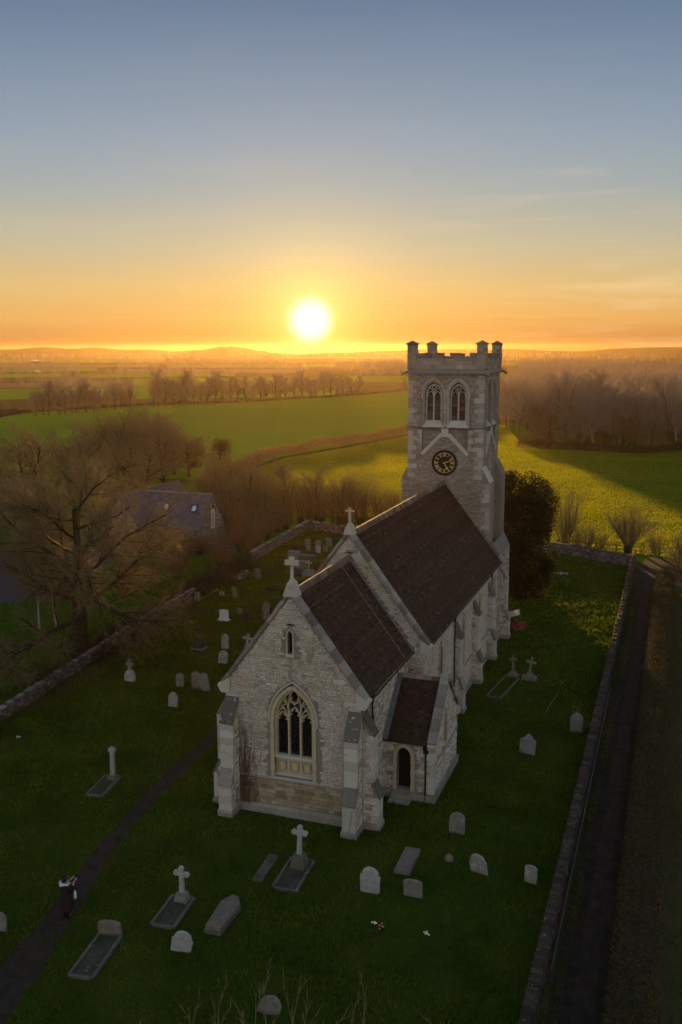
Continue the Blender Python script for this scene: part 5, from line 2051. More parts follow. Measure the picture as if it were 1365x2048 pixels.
# pollard willow: a stout short trunk with a fan of rods
tr, cr = MB(), MB()
tr.tube([(0, 0, -.1), (.04, 0, .5), (0, .03, 1.15)], [.42, .40, .55], 8)
st_ = []
rr_ = random.Random(9)
for k in range(95):
    a = rr_.uniform(0, 2 * PI)
    e = rr_.uniform(.02, 1.0) ** .8 * 1.05
    st_.append((Vector((math.cos(a) * .4 * rr_.random(), math.sin(a) * .4 * rr_.random(), 1.05)), Vector((math.cos(a) * e, math.sin(a) * e, 1)).normalized(), rr_.uniform(3.0, 4.6), .026))
t2, c2 = tree_mesh(9, dict(P_STEM, n=[5, 3], jit=.06, up=[.03, .05, .05], levels=3), st_, 0)
pw_ = plant('pollard_willow', (tr.mesh('trunk', 'bark'),), 'pollard willow with a fan of upright rods behind the corner of the back wall', 'tree', (15.5, 65.7, 0), 0, 1.0, None, ('trunk',))
t2.arr += c2.arr
link('crown', t2.mesh('crown', 'twig'), pw_)
# dark bushes at the far end of the lane
for i, (x, y, h, lab) in enumerate([(21.2, 50.0, 5.6, 'dark bushy tree at the end of the lane hedge by the frame edge'), (22.6, 47.0, 5.0, 'second dark bush beside it, nearer along the lane hedge'), (20.6, 57.5, 3.4, 'low dark bush at the far end of the lane hedge')]):
    plant('dark_bush', kinds_wide[i % 3], lab, 'bush', (x, y, 0), i * 2.0, (h / 9.2 * .75,) * 2 + (h / 9.2,))

# rows of bare trees along the far hedge
rowT = [(-185.4, 228.5, 9.6), (-184.8, 231.3, 9.5), (-184.0, 234.1, 9.4), (-182.9, 237.1, 9.3), (-182.5, 239.9, 9.2), (-183.0, 245.2, 9.0), (-182.5, 248.2, 8.9), (-181.7, 251.3, 8.8), (-180.9, 254.4, 8.7), (-180.1, 257.6, 8.6), (-180.9, 263.4, 8.3), (-180.0, 266.7, 8.2), (-178.8, 270.2, 8.6), (-177.9, 273.7, 9.0)]
rowM = [(-174.2, 284.7, 11.1), (-173.5, 288.3, 10.9), (-170.8, 289.2, 10.9), (-169.8, 293.0, 10.8), (-168.8, 296.8, 10.7), (-167.8, 300.7, 10.6), (-166.8, 304.6, 10.5), (-165.7, 308.7, 10.4), (-164.2, 312.9, 10.3), (-161.4, 313.8, 10.3), (-160.3, 318.0, 10.2), (-158.7, 322.4, 10.1), (-157.6, 326.7, 9.9), (-156.4, 331.1, 9.8), (-153.3, 332.1, 9.8), (-151.8, 336.7, 9.7), (-148.9, 337.6, 9.7), (-147.6, 342.2, 9.6), (-146.3, 346.9, 10.7), (-145.0, 351.7, 10.6), (-143.6, 356.6, 10.5), (-140.6, 357.5, 10.5), (-139.1, 362.5, 10.4), (-137.7, 367.5, 10.3), (-136.2, 372.7, 10.1), (-133.1, 373.7, 10.1), (-131.5, 379.0, 10.0), (-129.5, 384.5, 9.5), (-127.9, 390.0, 9.3), (-126.2, 395.6, 8.6)]
for i, (x, y, h) in enumerate(rowT + rowM):
    left = i < len(rowT)
    h *= rl.uniform(.82, 1.16)
    if left and i in (1, 4, 8):
        h *= .8
    plant('bare_tree', kinds_ash[i % 4], 'bare tree in the shorter row along the far hedge on the left' if left else 'bare tree in the long row across the green field under the sun', 'tree',
          (x + rl.uniform(-.8, .8), y + rl.uniform(-.8, .8), 0), rl.uniform(0, 6.28), (h / 10.4 * rl.uniform(1.2, 1.9),) * 2 + (h / 10.4,), 'trees in the left row across the field' if left else 'trees in the long row across the field')
for (x, y, h, lab) in ((-116.8, 443.7, 7.6, 'lone bare tree in the hedge gap just left of the tower'), (-210.3, 242.1, 4.2, 'small bare bush tree at the left end of the far hedge'), (-206.1, 238.4, 3.4, 'dark small thorn tree beside it on the far hedge')):
    plant('bare_tree', kinds_wide[0], lab, 'tree', (x, y, 0), 1, h / 9.2)

# the wood on the right: trees one can tell apart in front, the mass behind as one
front = [(-28.2, 239.3), (-24, 226), (-20.5, 212), (-16, 198), (-12.9, 186), (-9.9, 180.6), (-6.5, 178.5), (-3.5, 177.6), (-.6, 177.5), (2.4, 176.5), (5.4, 176.2), (8.4, 176), (11.4, 175.6), (14.5, 176.5), (16.8, 181), (19, 188), (20.5, 196)]
cnt = 0
for row in range(7):
    for (x, y) in front:
        if row and rl.random() < .3:
            continue
        px, py = x + row * rl.uniform(1.2, 2.6) * (1 if row % 2 else .6) + rl.uniform(-1.5, 1.5), y + row * 7.5 + rl.uniform(-2, 2)
        h = rl.choice((rl.uniform(7, 11), rl.uniform(10.5, 15.5), rl.uniform(10.5, 15)))
        pale = rl.random() < .16
        kd = kinds_woodp[cnt % 2] if pale else (kinds_wood + kinds_wide)[cnt % 7]
        plant('woodland_tree', kd, ('bare tree with a pale leaning trunk in the wood right of the tower' if pale else 'bare brown tree in the dense wood right of the tower'), 'tree', (px, py, 0), rl.uniform(0, 6.28),
              (h / 14 * rl.uniform(1.05, 1.5),) * 2 + (h / 14,), 'pale trunked trees in the wood' if pale else 'bare trees in the wood')
        cnt += 1


def mass_points(r, n, d0, d1, a0, a1):
    d = np.sqrt(r.uniform(d0 ** 2, d1 ** 2, n))
    a = np.radians(r.uniform(a0, a1, n))
    return CAM[0] + d * np.sin(a), CAM[1] + d * np.cos(a), d


def tree_mass(name, label, areas, seed, per=90, mat='twig_far'):
    """a far wood: hundreds of simple bare crowns with trunks, read as one mass"""
    r = np.random.default_rng(seed)
    m_ = MB()
    for (n, d0, d1, a0, a1, h0, h1) in areas:
        x, y, d = mass_points(r, n, d0, d1, a0, a1)
        h = h0 + (h1 - h0) * (.5 * r.uniform(0, 1, n) + .5 * (.5 + .5 * np.sin(x * .031 + seed) * np.cos(y * .023)))
        N = n * per
        idx = np.repeat(np.arange(n), per)
        q = r.normal(size=(N, 3))
        q /= np.linalg.norm(q, axis=1, keepdims=True)
        q *= r.uniform(.25, 1, (N, 1)) ** .5
        w = h[idx] * .33
        c = np.stack([x[idx] + q[:, 0] * w, y[idx] + q[:, 1] * w, h[idx] * .58 + q[:, 2] * h[idx] * .44], 1)
        up = np.array([0, 0, .9])
        dd = q * .9 + up * .6 + r.normal(size=(N, 3)) * .5
        dd /= np.linalg.norm(dd, axis=1, keepdims=True)
        e = np.cross(dd, r.normal(size=(N, 3)))
        e /= np.linalg.norm(e, axis=1, keepdims=True)
        L = (h[idx] * .16)[:, None] * r.uniform(.6, 1.4, (N, 1))
        wd = np.maximum(.10, d[idx] / 1000 * .22)[:, None] * r.uniform(.6, 1.3, (N, 1))
        V = np.stack([c - dd * L / 2 - e * wd / 2, c - dd * L / 2 + e * wd / 2, c + dd * L / 2], 1).reshape(-1, 3)
        V[:, 2] = np.maximum(V[:, 2], 0)
        m_.np(V, np.arange(N * 3).reshape(-1, 3), r.random(N))
        segs_to(m_, np.stack([x, y, x * 0 - .1, x + r.normal(size=n) * .4, y, h * .75, h * .016, h * .006, x * 0 + .5], 1), 3)
    o = m_.build(name, mat, kind='stuff')
    o['label'] = label
    return o


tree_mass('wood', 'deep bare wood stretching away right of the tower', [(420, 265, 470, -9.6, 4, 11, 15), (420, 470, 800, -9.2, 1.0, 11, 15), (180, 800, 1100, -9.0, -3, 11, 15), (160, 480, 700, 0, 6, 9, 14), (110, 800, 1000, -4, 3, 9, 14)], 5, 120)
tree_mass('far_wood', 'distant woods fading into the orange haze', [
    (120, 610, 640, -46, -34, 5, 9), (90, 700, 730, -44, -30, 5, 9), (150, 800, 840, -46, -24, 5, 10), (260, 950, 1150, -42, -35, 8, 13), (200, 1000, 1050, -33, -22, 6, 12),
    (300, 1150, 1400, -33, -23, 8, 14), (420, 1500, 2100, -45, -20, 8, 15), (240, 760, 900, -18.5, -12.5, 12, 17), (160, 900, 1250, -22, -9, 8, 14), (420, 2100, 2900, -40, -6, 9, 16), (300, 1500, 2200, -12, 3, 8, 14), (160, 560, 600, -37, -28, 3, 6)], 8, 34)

# ================================================================== HEDGES
def hedge_line(pts, w, h, n_per_m, name, label, mat, ln=.5, wd=.07, seed=1, group=None, core=True, up=.6):
    m_ = MB()
    segs = []
    tot = 0
    for a, b in zip(pts[:-1], pts[1:]):
        l = math.hypot(b[0] - a[0], b[1] - a[1])
        segs.append((a, b, l))
        tot += l
    n = int(tot * n_per_m)

    def samp(r, n_):
        u = r.uniform(0, tot, n_)
        x, y, tx, ty = (np.zeros(n_) for _ in range(4))
        s = 0
        for a, b, l in segs:
            k = (u >= s) & (u <= s + l)
            f = (u[k] - s) / l
            x[k], y[k] = a[0] + (b[0] - a[0]) * f, a[1] + (b[1] - a[1]) * f
            tx[k], ty[k] = (b[0] - a[0]) / l, (b[1] - a[1]) / l
            s += l
        hv = h * (.82 + .22 * np.sin(u * .31 + seed) * np.sin(u * .117 + 2) + .1 * np.sin(u * 1.7))
        sd = r.uniform(-1, 1, n_)
        z = hv * np.sqrt(r.uniform(0, 1, n_)) * np.sqrt(np.maximum(0.05, 1 - .55 * sd ** 4))
        o = sd * w / 2 * (1 - .25 * (z / h))
        return np.stack([x - ty * o, y + tx * o, z], 1)
    shards(m_, n, samp, ln, wd, seed, up)
    root = m_.build(name, mat)
    tag(root, label, 'hedge', group)
    return root


hedge_line([(-110, 110), (-101, 122), (-90, 126), (-76, 127)], 3, 3.6, 60, 'hedge', 'dark overgrown hedge at the left edge beyond the bare trees', 'scrub', .8, .12, 2)
hedge_line([(-52, 106), (-56, 120), (-59.5, 139), (-57, 156), (-52, 172), (-48, 200), (-40, 224), (-30, 243)], 4.4, 2.5, 110, 'hedge', 'long brown hedge curving across behind the church between two fields', 'twig_red', .8, .10, 3)
hedge_line([(-192.8, 217), (-199, 238), (-184, 288), (-168, 308), (-155, 324), (-140, 362), (-125, 402), (-119, 440), (-121, 462)], 2.5, 1.3, 30, 'hedge', 'low dark hedge under the far tree rows', 'scrub', .9, .16, 4)
hedge_line([(-235, 232), (-212, 236), (-199, 236)], 3, 2.2, 30, 'hedge', 'dark hedge bushes at the far left edge below the tree row', 'scrub', .9, .2, 5)
hedge_line([(-14, 177), (-8, 175.5), (2, 174), (10, 173.5), (16, 174.5), (21, 186)], 5, 2.0, 130, 'undergrowth', 'brown brambles and undergrowth along the front edge of the wood', 'scrub', .8, .10, 6)
# clipped hedge beside the lane
lane = hedge_line([(19.5, -60), (19.5, 0), (19.45, 30), (19.6, 52)], 1.7, 1.75, 900, 'lane_hedge', 'long clipped brownish green hedge beside the dirt lane', 'hedge', .17, .035, 7, up=.1)
mb = MB()
mb.para((18.85, -60, 0), (1.2, 0, 0), (0, 112, 0), (0, 0, 1.35))
mb.build('hedge_core', 'scrub', lane)
mb = MB()


def samp_top(r, n_):
    x = r.uniform(18.62, 20.42, n_)
    y = r.uniform(-60, 52, n_)
    return np.stack([x, y, 1.52 + .16 * r.random(n_) + .07 * np.sin(y * .9) - .35 * np.abs((x - 19.5) / .9) ** 4], 1)


shards(mb, 42000, samp_top, .18, .04, 8, .2)
mb.build('leaf_cover', 'hedgegreen', lane, 'stuff')
for i, (x, y, h, w) in enumerate([(-21.3, 38.4, 2.0, 2.4), (-20.9, 40.3, 1.6, 2.0), (-21.5, 43.8, 1.5, 2.0), (-21.1, 35.5, 1.4, 1.8), (-21.6, 46.5, 1.6, 1.9)]):
    m_ = MB()
    shards(m_, 2600, lambda r, n_: np.array([[x, y, 0]]) + np.stack([r.normal(0, w * .36, n_), r.normal(0, w * .36, n_), np.abs(r.normal(0, h * .42, n_))], 1), .4, .035, 40 + i, .3)
    tag(m_.build('bramble', 'scrub'), 'dark bramble bush sprawling over the broken left churchyard wall', 'bush', 'brambles over the left wall')
for i, (x, y) in enumerate([(-21.3, 30.9), (-21.0, 26.1), (-20.7, 21.8), (-20.2, 18.0), (-19.7, 15.6), (-20.0, 12.0), (-21.8, 33.5), (-20.9, 28.4), (-20.4, 23.5), (-20.1, 20.0), (-19.6, 17.0), (-19.0, 10.0)]):
    m_ = MB()
    shards(m_, 1300, lambda r, n_: np.array([[x, y, 0]]) + np.stack([r.normal(0, .55, n_), r.normal(0, 1.0, n_), np.abs(r.normal(0, .5, n_))], 1), .35, .03, 60 + i, .3)
    tag(m_.build('ivy', 'scrub'), 'brown straggling scrub along the top of the left churchyard wall', 'scrub', 'scrub along the left wall')


# ================================================================== BOUNDARY WALLS
def field_wall(pts, h, w, label, seed, cap='cock', caplen=.24, capmat='mosscap', sides=(1, -1), stones_n=300, stone='fieldwall'):
    """rubble wall along a line of ground points; capping stones set one by one"""
    r = random.Random(seed)
    core, stn = MB(), MB()
    root = thing('boundary_wall', label, 'wall', (pts[0][0], pts[0][1], 0))
    o0 = Vector((pts[0][0], pts[0][1], 0))
    tot = sum(math.hypot(b[0] - a[0], b[1] - a[1]) for a, b in zip(pts[:-1], pts[1:]))
    kinds = []
    for k in range(6):
        m_ = MB()
        hh = r.uniform(.12, .22) if cap == 'cock' else r.uniform(.08, .12)
        l = caplen
        q = [(x + r.uniform(-.02, .02), y + r.uniform(-.03, .03), z + (r.uniform(-.03, .03) if z else 0)) for x in (-l / 2 + .01, l / 2 - .01) for y in (-w / 2 - .02, w / 2 + .02) for z in (0, hh)]
        q[1] = (q[1][0], q[1][1] + .06, q[1][2])
        q[5] = (q[5][0], q[5][1] + .06, q[5][2])
        m_.add(q, BOXF, r.random())
        kinds.append(m_.mesh('capping_stone', capmat))
    capn = 0
    left = MB()
    for a, b in zip(pts[:-1], pts[1:]):
        a, b = Vector((*a, 0)), Vector((*b, 0))
        d = b - a
        L = d.length
        d.normalize()
        nrm = Vector((-d.y, d.x, 0))
        core.para(a - o0 - nrm * w / 2, d * L, nrm * w, (0, 0, h))
        for s in sides:
            fr = frame(a - o0 + nrm * (s * w / 2), d, (0, 0, 1), nrm * s)
            lay_stones(stn, fr, [(0, 0), (L, 0), (L, h), (0, h)], [], (.09, .17), (.18, .45), .02, (.01, .045), r)
        k = max(1, int(L / caplen))
        ang = math.atan2(d.y, d.x)
        for i in range(k):
            p = a - o0 + d * (L * (i + .5) / k) + Vector((0, 0, h - .01 + r.uniform(-.02, .02)))
            if capn < stones_n:
                link('capping_stone', kinds[r.randrange(6)], root, p, (r.uniform(-.06, .06), r.uniform(-.22, .22) if cap == 'cock' else r.uniform(-.05, .05), ang + r.uniform(-.06, .06)))
                capn += 1
    core.build('wall_core', 'fieldwallcore', root)
    stn.build('wall_stone', stone, root, 'stuff')
    return root


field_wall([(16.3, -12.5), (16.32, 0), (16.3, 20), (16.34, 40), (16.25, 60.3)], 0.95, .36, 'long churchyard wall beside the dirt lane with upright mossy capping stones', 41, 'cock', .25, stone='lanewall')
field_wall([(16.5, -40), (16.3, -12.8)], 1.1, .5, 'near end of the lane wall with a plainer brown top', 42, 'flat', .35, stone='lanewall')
field_wall([(16.4, 60.7), (8.2, 64.7), (-17.7, 67.2)], 1.1, .45, 'back churchyard wall of weathered rubble behind the church', 43, 'flat', .4, 'fieldwall', stones_n=120)
field_wall([(-17.8, 67.2), (-23.3, 69.4), (-22.2, 50)], .95, .45, 'ivy edged back corner of the left churchyard wall by the shrubs', 44, 'flat', .4, 'fieldwall', stones_n=120)
field_wall([(-20.9, 35), (-20.3, 25), (-19.0, 14), (-17.9, 4), (-17.2, -14)], .75, .42, 'low rubble wall along the left side of the churchyard under the large bare tree', 45, 'flat', .4, 'fieldwall', stones_n=160)
# thin rail along the lane side of the wall
mb = MB()
mb.tube([(16.66, -8, .42), (16.66, 8, .42), (16.64, 22, .45)], .02, 4)
tag(mb.build('wall_pipe', 'lead'), 'thin grey pipe running along the lane side of the churchyard wall', 'pipe')
# tumbled stones where the left wall is broken
mb = MB()
heap = thing('rubble_heap', 'heap of tumbled pale wall stones by the brambles on the left', 'rubble', (-20.3, 43.2, 0))
for k in range(70):
    m_ = MB()
    s = rl.uniform(.12, .32)
    m_.box((rl.gauss(0, .5), rl.gauss(0, 1.3), abs(rl.gauss(0, .14))), (s * 1.3, s, s * .7), rl.uniform(0, 3), rl.random(), (rl.uniform(-.5, .5), rl.uniform(-.5, .5)))
    m_.build('stone', 'fieldwall', heap)

# ================================================================== FENCES
def fence(pts, label, h=1.05, rails=2, step=2.2, gate=False):
    root = thing('field_fence', label, 'fence', (pts[0][0], pts[0][1], 0))
    o0 = Vector((pts[0][0], pts[0][1], 0))
    for a, b in zip(pts[:-1], pts[1:]):
        a, b = Vector((*a, 0)) - o0, Vector((*b, 0)) - o0
        k = max(1, round((b - a).length / step))
        for i in range(k + 1):
            p = a.lerp(b, i / k)
            m_ = MB()
            m_.box(p + Vector((0, 0, h / 2)), (.12, .12, h + .1))
            m_.build('post', 'twig', root)
        for j in range(rails):
            z = h * (.45 + .45 * j / max(1, rails - 1))
            m_ = MB()
            m_.tube([a + Vector((0, .08, z)), b + Vector((0, .08, z))], .05, 4)
            m_.build('rail', 'twig', root)
    return root


fence([(7.7, 67.6), (9.8, 67.5), (12.0, 67.1), (14.2, 66.9), (16.9, 66.6)], 'low post and rail fence behind the back wall by the thorns', .95)
fence([(18.8, 66.4), (22.0, 67.6)], 'short field fence right of the gate at the end of the lane', 1.05)
fence([(-61.6, 117.0), (-60.5, 121.8), (-59.6, 127)], 'pale wooden rail fence at the corner of the green field', 1.0)
gt = thing('field_gate', 'wooden field gate at the far end of the dirt lane', 'gate', (17.1, 66.6, 0))
for z in (.3, .55, .8, 1.05):
    m_ = MB()
    m_.box((.8, 0, z), (1.6, .05, .07))
    m_.build('bar', 'twig', gt)
for x in (0, 1.6):
    m_ = MB()
    m_.box((x, 0, .6), (.14, .14, 1.3))
    m_.build('post', 'twig', gt)
# ================================================================== GRAVES
rg = random.Random(77)


def stone_outline(style, w, h):
    a = w / 2
    if style == 'round':
        s = h - a * .9
        return [(-a, 0), (a, 0), (a, s)] + [(a * math.cos(t), s + a * .9 * math.sin(t)) for t in [PI * k / 12 for k in range(1, 12)]] + [(-a, s)]
    if style == 'shoulder':
        s = h - a * .95
        b = a * .84
        return [(-a * .96, 0), (a * .96, 0), (a, s), (b, s + .05)] + [(b * math.cos(t), s + .05 + (h - s - .05) * math.sin(t)) for t in [PI * k / 12 for k in range(1, 12)]] + [(-b, s + .05), (-a, s)]
    if style == 'segment':
        s = h - a * .3
        return [(-a, 0), (a, 0), (a, s)] + [(a * math.cos(t), s + a * .3 * math.sin(t)) for t in [PI * k / 8 for k in range(1, 8)]] + [(-a, s)]
    if style == 'gothic':
        return arch(0, a, 0, h - a * 1.25, h, 7)
    if style == 'ogee':
        s = h - a * .75
        return [(-a, 0), (a, 0), (a, s), (a * .8, s + .07), (a * .55, s + .12), (a * .25, h - .06), (0, h), (-a * .25, h - .06), (-a * .55, s + .12), (-a * .8, s + .07), (-a, s)]
    if style == 'clipped':
        return [(-a, 0), (a, 0), (a, h - a * .45), (a * .72, h - a * .18), (a * .5, h - .02), (a * .1, h), (-a * .45, h - .03), (-a * .75, h - a * .2), (-a, h - a * .42)]
    return [(-a, 0), (a, 0), (a, h - .015), (a - .03, h), (-a + .03, h), (-a, h - .015)]


def slab_mesh(mb_, outline, t, bev=.02, fr=None):
    """upright slab with a worn bevel round its face"""
    fr = fr or frame((0, 0, 0), (1, 0, 0), (0, 0, 1), (0, -1, 0))
    n = len(outline)
    cx = sum(p[0] for p in outline) / n
    cz = sum(p[1] for p in outline) / n
    inn = [(x - bev * (1 if x > cx else -1) * min(1, abs(x - cx) / .1), z - (bev if z > cz else 0)) for x, z in outline]
    ps = [fr(a, b, -t / 2) for a, b in outline] + [fr(a, b, t / 2 - bev) for a, b in outline] + [fr(a, b, t / 2) for a, b in inn]
    fs = [tuple(range(2 * n, 3 * n)), tuple(range(n - 1, -1, -1))]
    for i in range(n):
        j = (i + 1) % n
        fs += [(i, j, n + j, n + i), (n + i, n + j, 2 * n + j, 2 * n + i)]
    mb_.add(ps, fs)


def headstone(x, y, h, w, style, mat, label, rot=0.0, lean=(0, 0), t=.11, sink=.05, group=None, base=None, name='headstone'):
    m_ = MB()
    o = stone_outline(style, w, h + sink)
    slab_mesh(m_, [(a + rg.uniform(-.006, .006), b) for a, b in o], t)
    ob = m_.build(name, mat)
    ob.location = (x, y, -sink)
    ob.rotation_euler = (lean[0], lean[1], rot)
    tag(ob, label, 'headstone', group)
    if base:
        m_ = MB()
        m_.box((0, 0, sink + base[2] / 2 - .02), base)
        m_.build('base', mat, ob)
    return ob


G = [
    # x, y, h, w, style, material, label, rot, lean
    (3.33, -10.9, .9, .82, 'shoulder', 'grave_pale', 'pale rounded headstone leaning over sideways in front of the coffin shaped tomb', .2, (.12, .22)),
    (8.85, -4.85, 1.2, .86, 'shoulder', 'grave_pale', 'tall pale blue grey headstone with shouldered round top, right of the kerbed cross grave', .06, (.1, .04)),
    (10.63, -4.53, .76, .8, 'segment', 'grave_grey', 'squat grey headstone with a low curved top at the foot of the flat ledger slab', -.02, (.06, -.03)),
    (11.18, 1.11, 1.05, .74, 'round', 'grave_grey', 'plain grey round topped headstone standing alone off the vestry corner', .05, (.04, .03)),
    (12.87, -1.87, .92, .82, 'shoulder', 'grave_mottled', 'lichen mottled round headstone tilted to the right, midway to the lane wall', -.25, (.16, -.12)),
    (15.05, -1.91, .8, .56, 'clipped', 'grave_mottled', 'small narrow mottled headstone with clipped corners close to the lane wall', -.3, (.03, .02)),
    (12.92, 11.0, 1.1, .95, 'ogee', 'grave_grey', 'broad grey headstone leaning far back on the right hand lawn', -.3, (-.35, -.08)),
    (15.21, 14.97, 1.22, .74, 'gothic', 'grave_grey', 'pointed arch grey headstone beside the middle of the lane wall', 0, (.02, 0)),
    (7.78, -12.9, .78, .78, 'gothic', 'grave_grey', 'pointed headstone leaning sideways behind the bare shoots at the bottom', .15, (.1, .35)),
    (-3.94, -12.12, .8, .6, 'round', 'grave_grey', 'headstone cut by the left edge of the frame beside the path', .1, (.05, .05)),
    (-10.58, 13.98, 1.0, .56, 'ogee', 'grave_grey', 'grey ogee topped headstone, left neighbour of the brown and leaning pair', .05, (.03, 0)),
    (-9.39, 14.0, 1.25, .64, 'ogee', 'grave_brown', 'taller brown headstone in the pair left of the chancel', .02, (.02, 0)),
    (-8.62, 13.87, 1.22, .66, 'round', 'grave_grey', 'grey headstone leaning left against the brown one', .02, (.04, -.12)),
    (-9.23, 10.66, .98, .62, 'gothic', 'grave_mottled', 'pale pointed headstone nearest the path, left of the chancel', .1, (.03, .04)),
    (-11.39, 22.29, 1.18, .6, 'gothic', 'grave_mottled', 'tall pointed mottled headstone behind the tilted one, right of the dark cross', 0, (.02, .02)),
    (-10.06, 19.23, 1.0, .72, 'round', 'grave_mottled', 'round mottled headstone tilted over, between the pair and the dark cross', .05, (.1, .16)),
    (-12.84, 32.88, .75, .68, 'round', 'grave_grey', 'round grey headstone tilted to the right above the dark slate slab', 0, (.05, .2)),
    (-11.57, 30.26, .8, .55, 'square', 'grave_brown', 'low brown headstone half hidden behind the chancel gable', 0, (.02, 0)),
    (-12.99, 29.46, .85, .52, 'square', 'grave_dark', 'black square slate headstone right of the white marble one', 0, (.02, 0)),
    (-19.14, 58.7, .95, .66, 'square', 'grave_grey', 'tall square grey headstone, left in the far back row', 0, (.02, 0)),
    (-18.0, 59.1, .78, .68, 'segment', 'grave_grey', 'squat grey headstone, middle of the far back row', 0, (.02, 0)),
    (-17.0, 60.0, .9, .66, 'square', 'grave_brown', 'square brownish headstone, right in the far back row by the gable', 0, (.02, 0)),
    (-16.85, 56.1, .82, .58, 'segment', 'grave_pale', 'pale headstone with a low curved top in front of the far back row', 0, (.02, 0)),
    (-18.29, 56.71, .6, .46, 'round', 'grave_grey', 'little round headstone in front of the tall square one at the back', 0, (.02, 0)),
    (-19.26, 55.54, .88, .5, 'shoulder', 'grave_dark', 'dark round headstone with a pale top edge behind the chest tombs', 0, (.02, 0)),
    (-16.3, 57.0, .7, .5, 'square', 'grave_brown', 'small brown headstone close against the nave gable coping at the back', 0, (.02, 0)),
    (-18.14, 43.0, 1.16, .6, 'gothic', 'grave_brown', 'brown pointed headstone standing alone beside the rubble heap', 0, (.02, 0)),
    (-17.08, 35.79, 1.1, .4, 'gothic', 'grave_brown', 'narrow brown headstone leaning left near the brambles', .3, (.05, -.18)),
    (-18.6, 36.0, .45, .5, 'round', 'grave_mottled', 'low broken headstone stump beside the narrow leaning brown stone', .1, (.05, .1)),
    (-19.9, 33.8, .85, .5, 'round', 'grave_grey', 'grey headstone close to the left wall with a fallen branch behind it', .2, (.05, .05)),
    (-14.5, 31.2, .55, .5, 'clipped', 'grave_brown', 'low dark broken headstone just behind the white marble one', .1, (.05, .1)),
]
for g_ in G:
    headstone(*g_)
wm = headstone(-14.82, 28.97, .95, .82, 'segment', 'grave_white', 'bright white marble headstone on a white base', 0.0, (.02, 0), .12, .0, None, (1.0, .32, .16))
# boulder-like footstone
m_ = MB()
m_.tube([(0, 0, -.05), (0, 0, .08), (0, 0, .2), (0, 0, .29)], [.2, .21, .17, .06], 9)
o = m_.build('footstone', 'grave_brown', loc=(11.39, -1.32, 0))
tag(o, 'small rounded footstone left of the mottled tilted headstone', 'stone')


def grave_kerb(head, foot, w, label, mat='kerb', fill='gravebed', ht=.11, name='grave_kerb'):
    """low stone kerb round a grave; head and foot are mid points of its ends"""
    a, b = Vector((*head, 0)), Vector((*foot, 0))
    root = thing(name, label, 'grave', a)
    d = (b - a)
    L = d.length
    d.normalize()
    s = Vector((-d.y, d.x, 0))
    up = Vector((0, 0, ht))
    for sg in (-1, 1):
        m_ = MB()
        m_.para(s * (sg * w / 2) - s * .06, d * L, s * .12, up)
        m_.build('kerb_stone', mat, root)
    for e in (0, L):
        m_ = MB()
        m_.para(-s * (w / 2 - .065) + d * (e - .06 + (.0)), s * (w - .13), d * .12, up * .97)
        m_.build('kerb_stone', mat, root)
    m_ = MB()
    m_.para(-s * (w / 2 - .06) + d * .06 + Vector((0, 0, -.01)), s * (w - .12), d * (L - .12), Vector((0, 0, .05)))
    m_.build('grave_bed', fill, root)
    return root


def grave_cross(x, y, h, label, mat='grave_pale', base='grave_grey', arm=.27, w=.11, t=.12, block=(.62, .5, .36), step=None, rot=0.0, lean=(0, 0), round_ends=True, ring=False, block_mat=None):
    root = thing('cross_headstone', label, 'cross', (x, y, 0), rot)
    z = 0
    k = 0
    if step:
        m_ = MB()
        m_.box((0, 0, step[2] / 2 - .03), (step[0], step[1], step[2]))
        m_.build('step', base, root)
        z = step[2] - .06
    m_ = MB()
    bx, by, bz = block
    m_.add([(-bx / 2, -by / 2, z), (bx / 2, -by / 2, z), (bx / 2, by / 2, z), (-bx / 2, by / 2, z), (-bx * .33, -by * .33, z + bz), (bx * .33, -by * .33, z + bz), (bx * .33, by * .33, z + bz), (-bx * .33, by * .33, z + bz)],
           [(3, 2, 1, 0), (4, 5, 6, 7), (0, 1, 5, 4), (1, 2, 6, 5), (2, 3, 7, 6), (3, 0, 4, 7)])
    m_.build('pedestal', block_mat or base, root)
    m_ = MB()
    fr = frame((0, 0, 0), (1, 0, 0), (0, 0, 1), (0, -1, 0))
    H = h - z - bz
    zc = H - arm * .95
    poly = [(-w * .62, 0), (w * .62, 0), (w * .45, zc - w * .5), (arm, zc - w * .5), (arm, zc + w * .5), (w * .45, zc + w * .5), (w * .45, H), (-w * .45, H), (-w * .45, zc + w * .5), (-arm, zc + w * .5), (-arm, zc - w * .5), (-w * .45, zc - w * .5)]
    m_.prism(poly, fr, -t / 2, t / 2)
    if round_ends:
        for (cx_, cz_) in ((-arm, zc), (arm, zc), (0, H)):
            m_.prism([(cx_ + w * .72 * math.cos(k_ * PI / 5), cz_ + w * .72 * math.sin(k_ * PI / 5)) for k_ in range(10)], fr, -t / 2 + .012, t / 2 - .012)
    if ring:
        m_.strip([(arm * .68 * math.cos(k_ * PI / 12), zc + arm * .68 * math.sin(k_ * PI / 12)) for k_ in range(24)], .06, (-t / 2 + .02, t / 2 - .02), fr, closed=True)
    o = m_.build('cross', mat, root)
    o.location = (0, 0, z + bz - .02)
    o.rotation_euler = (lean[0], lean[1], 0)
    return root


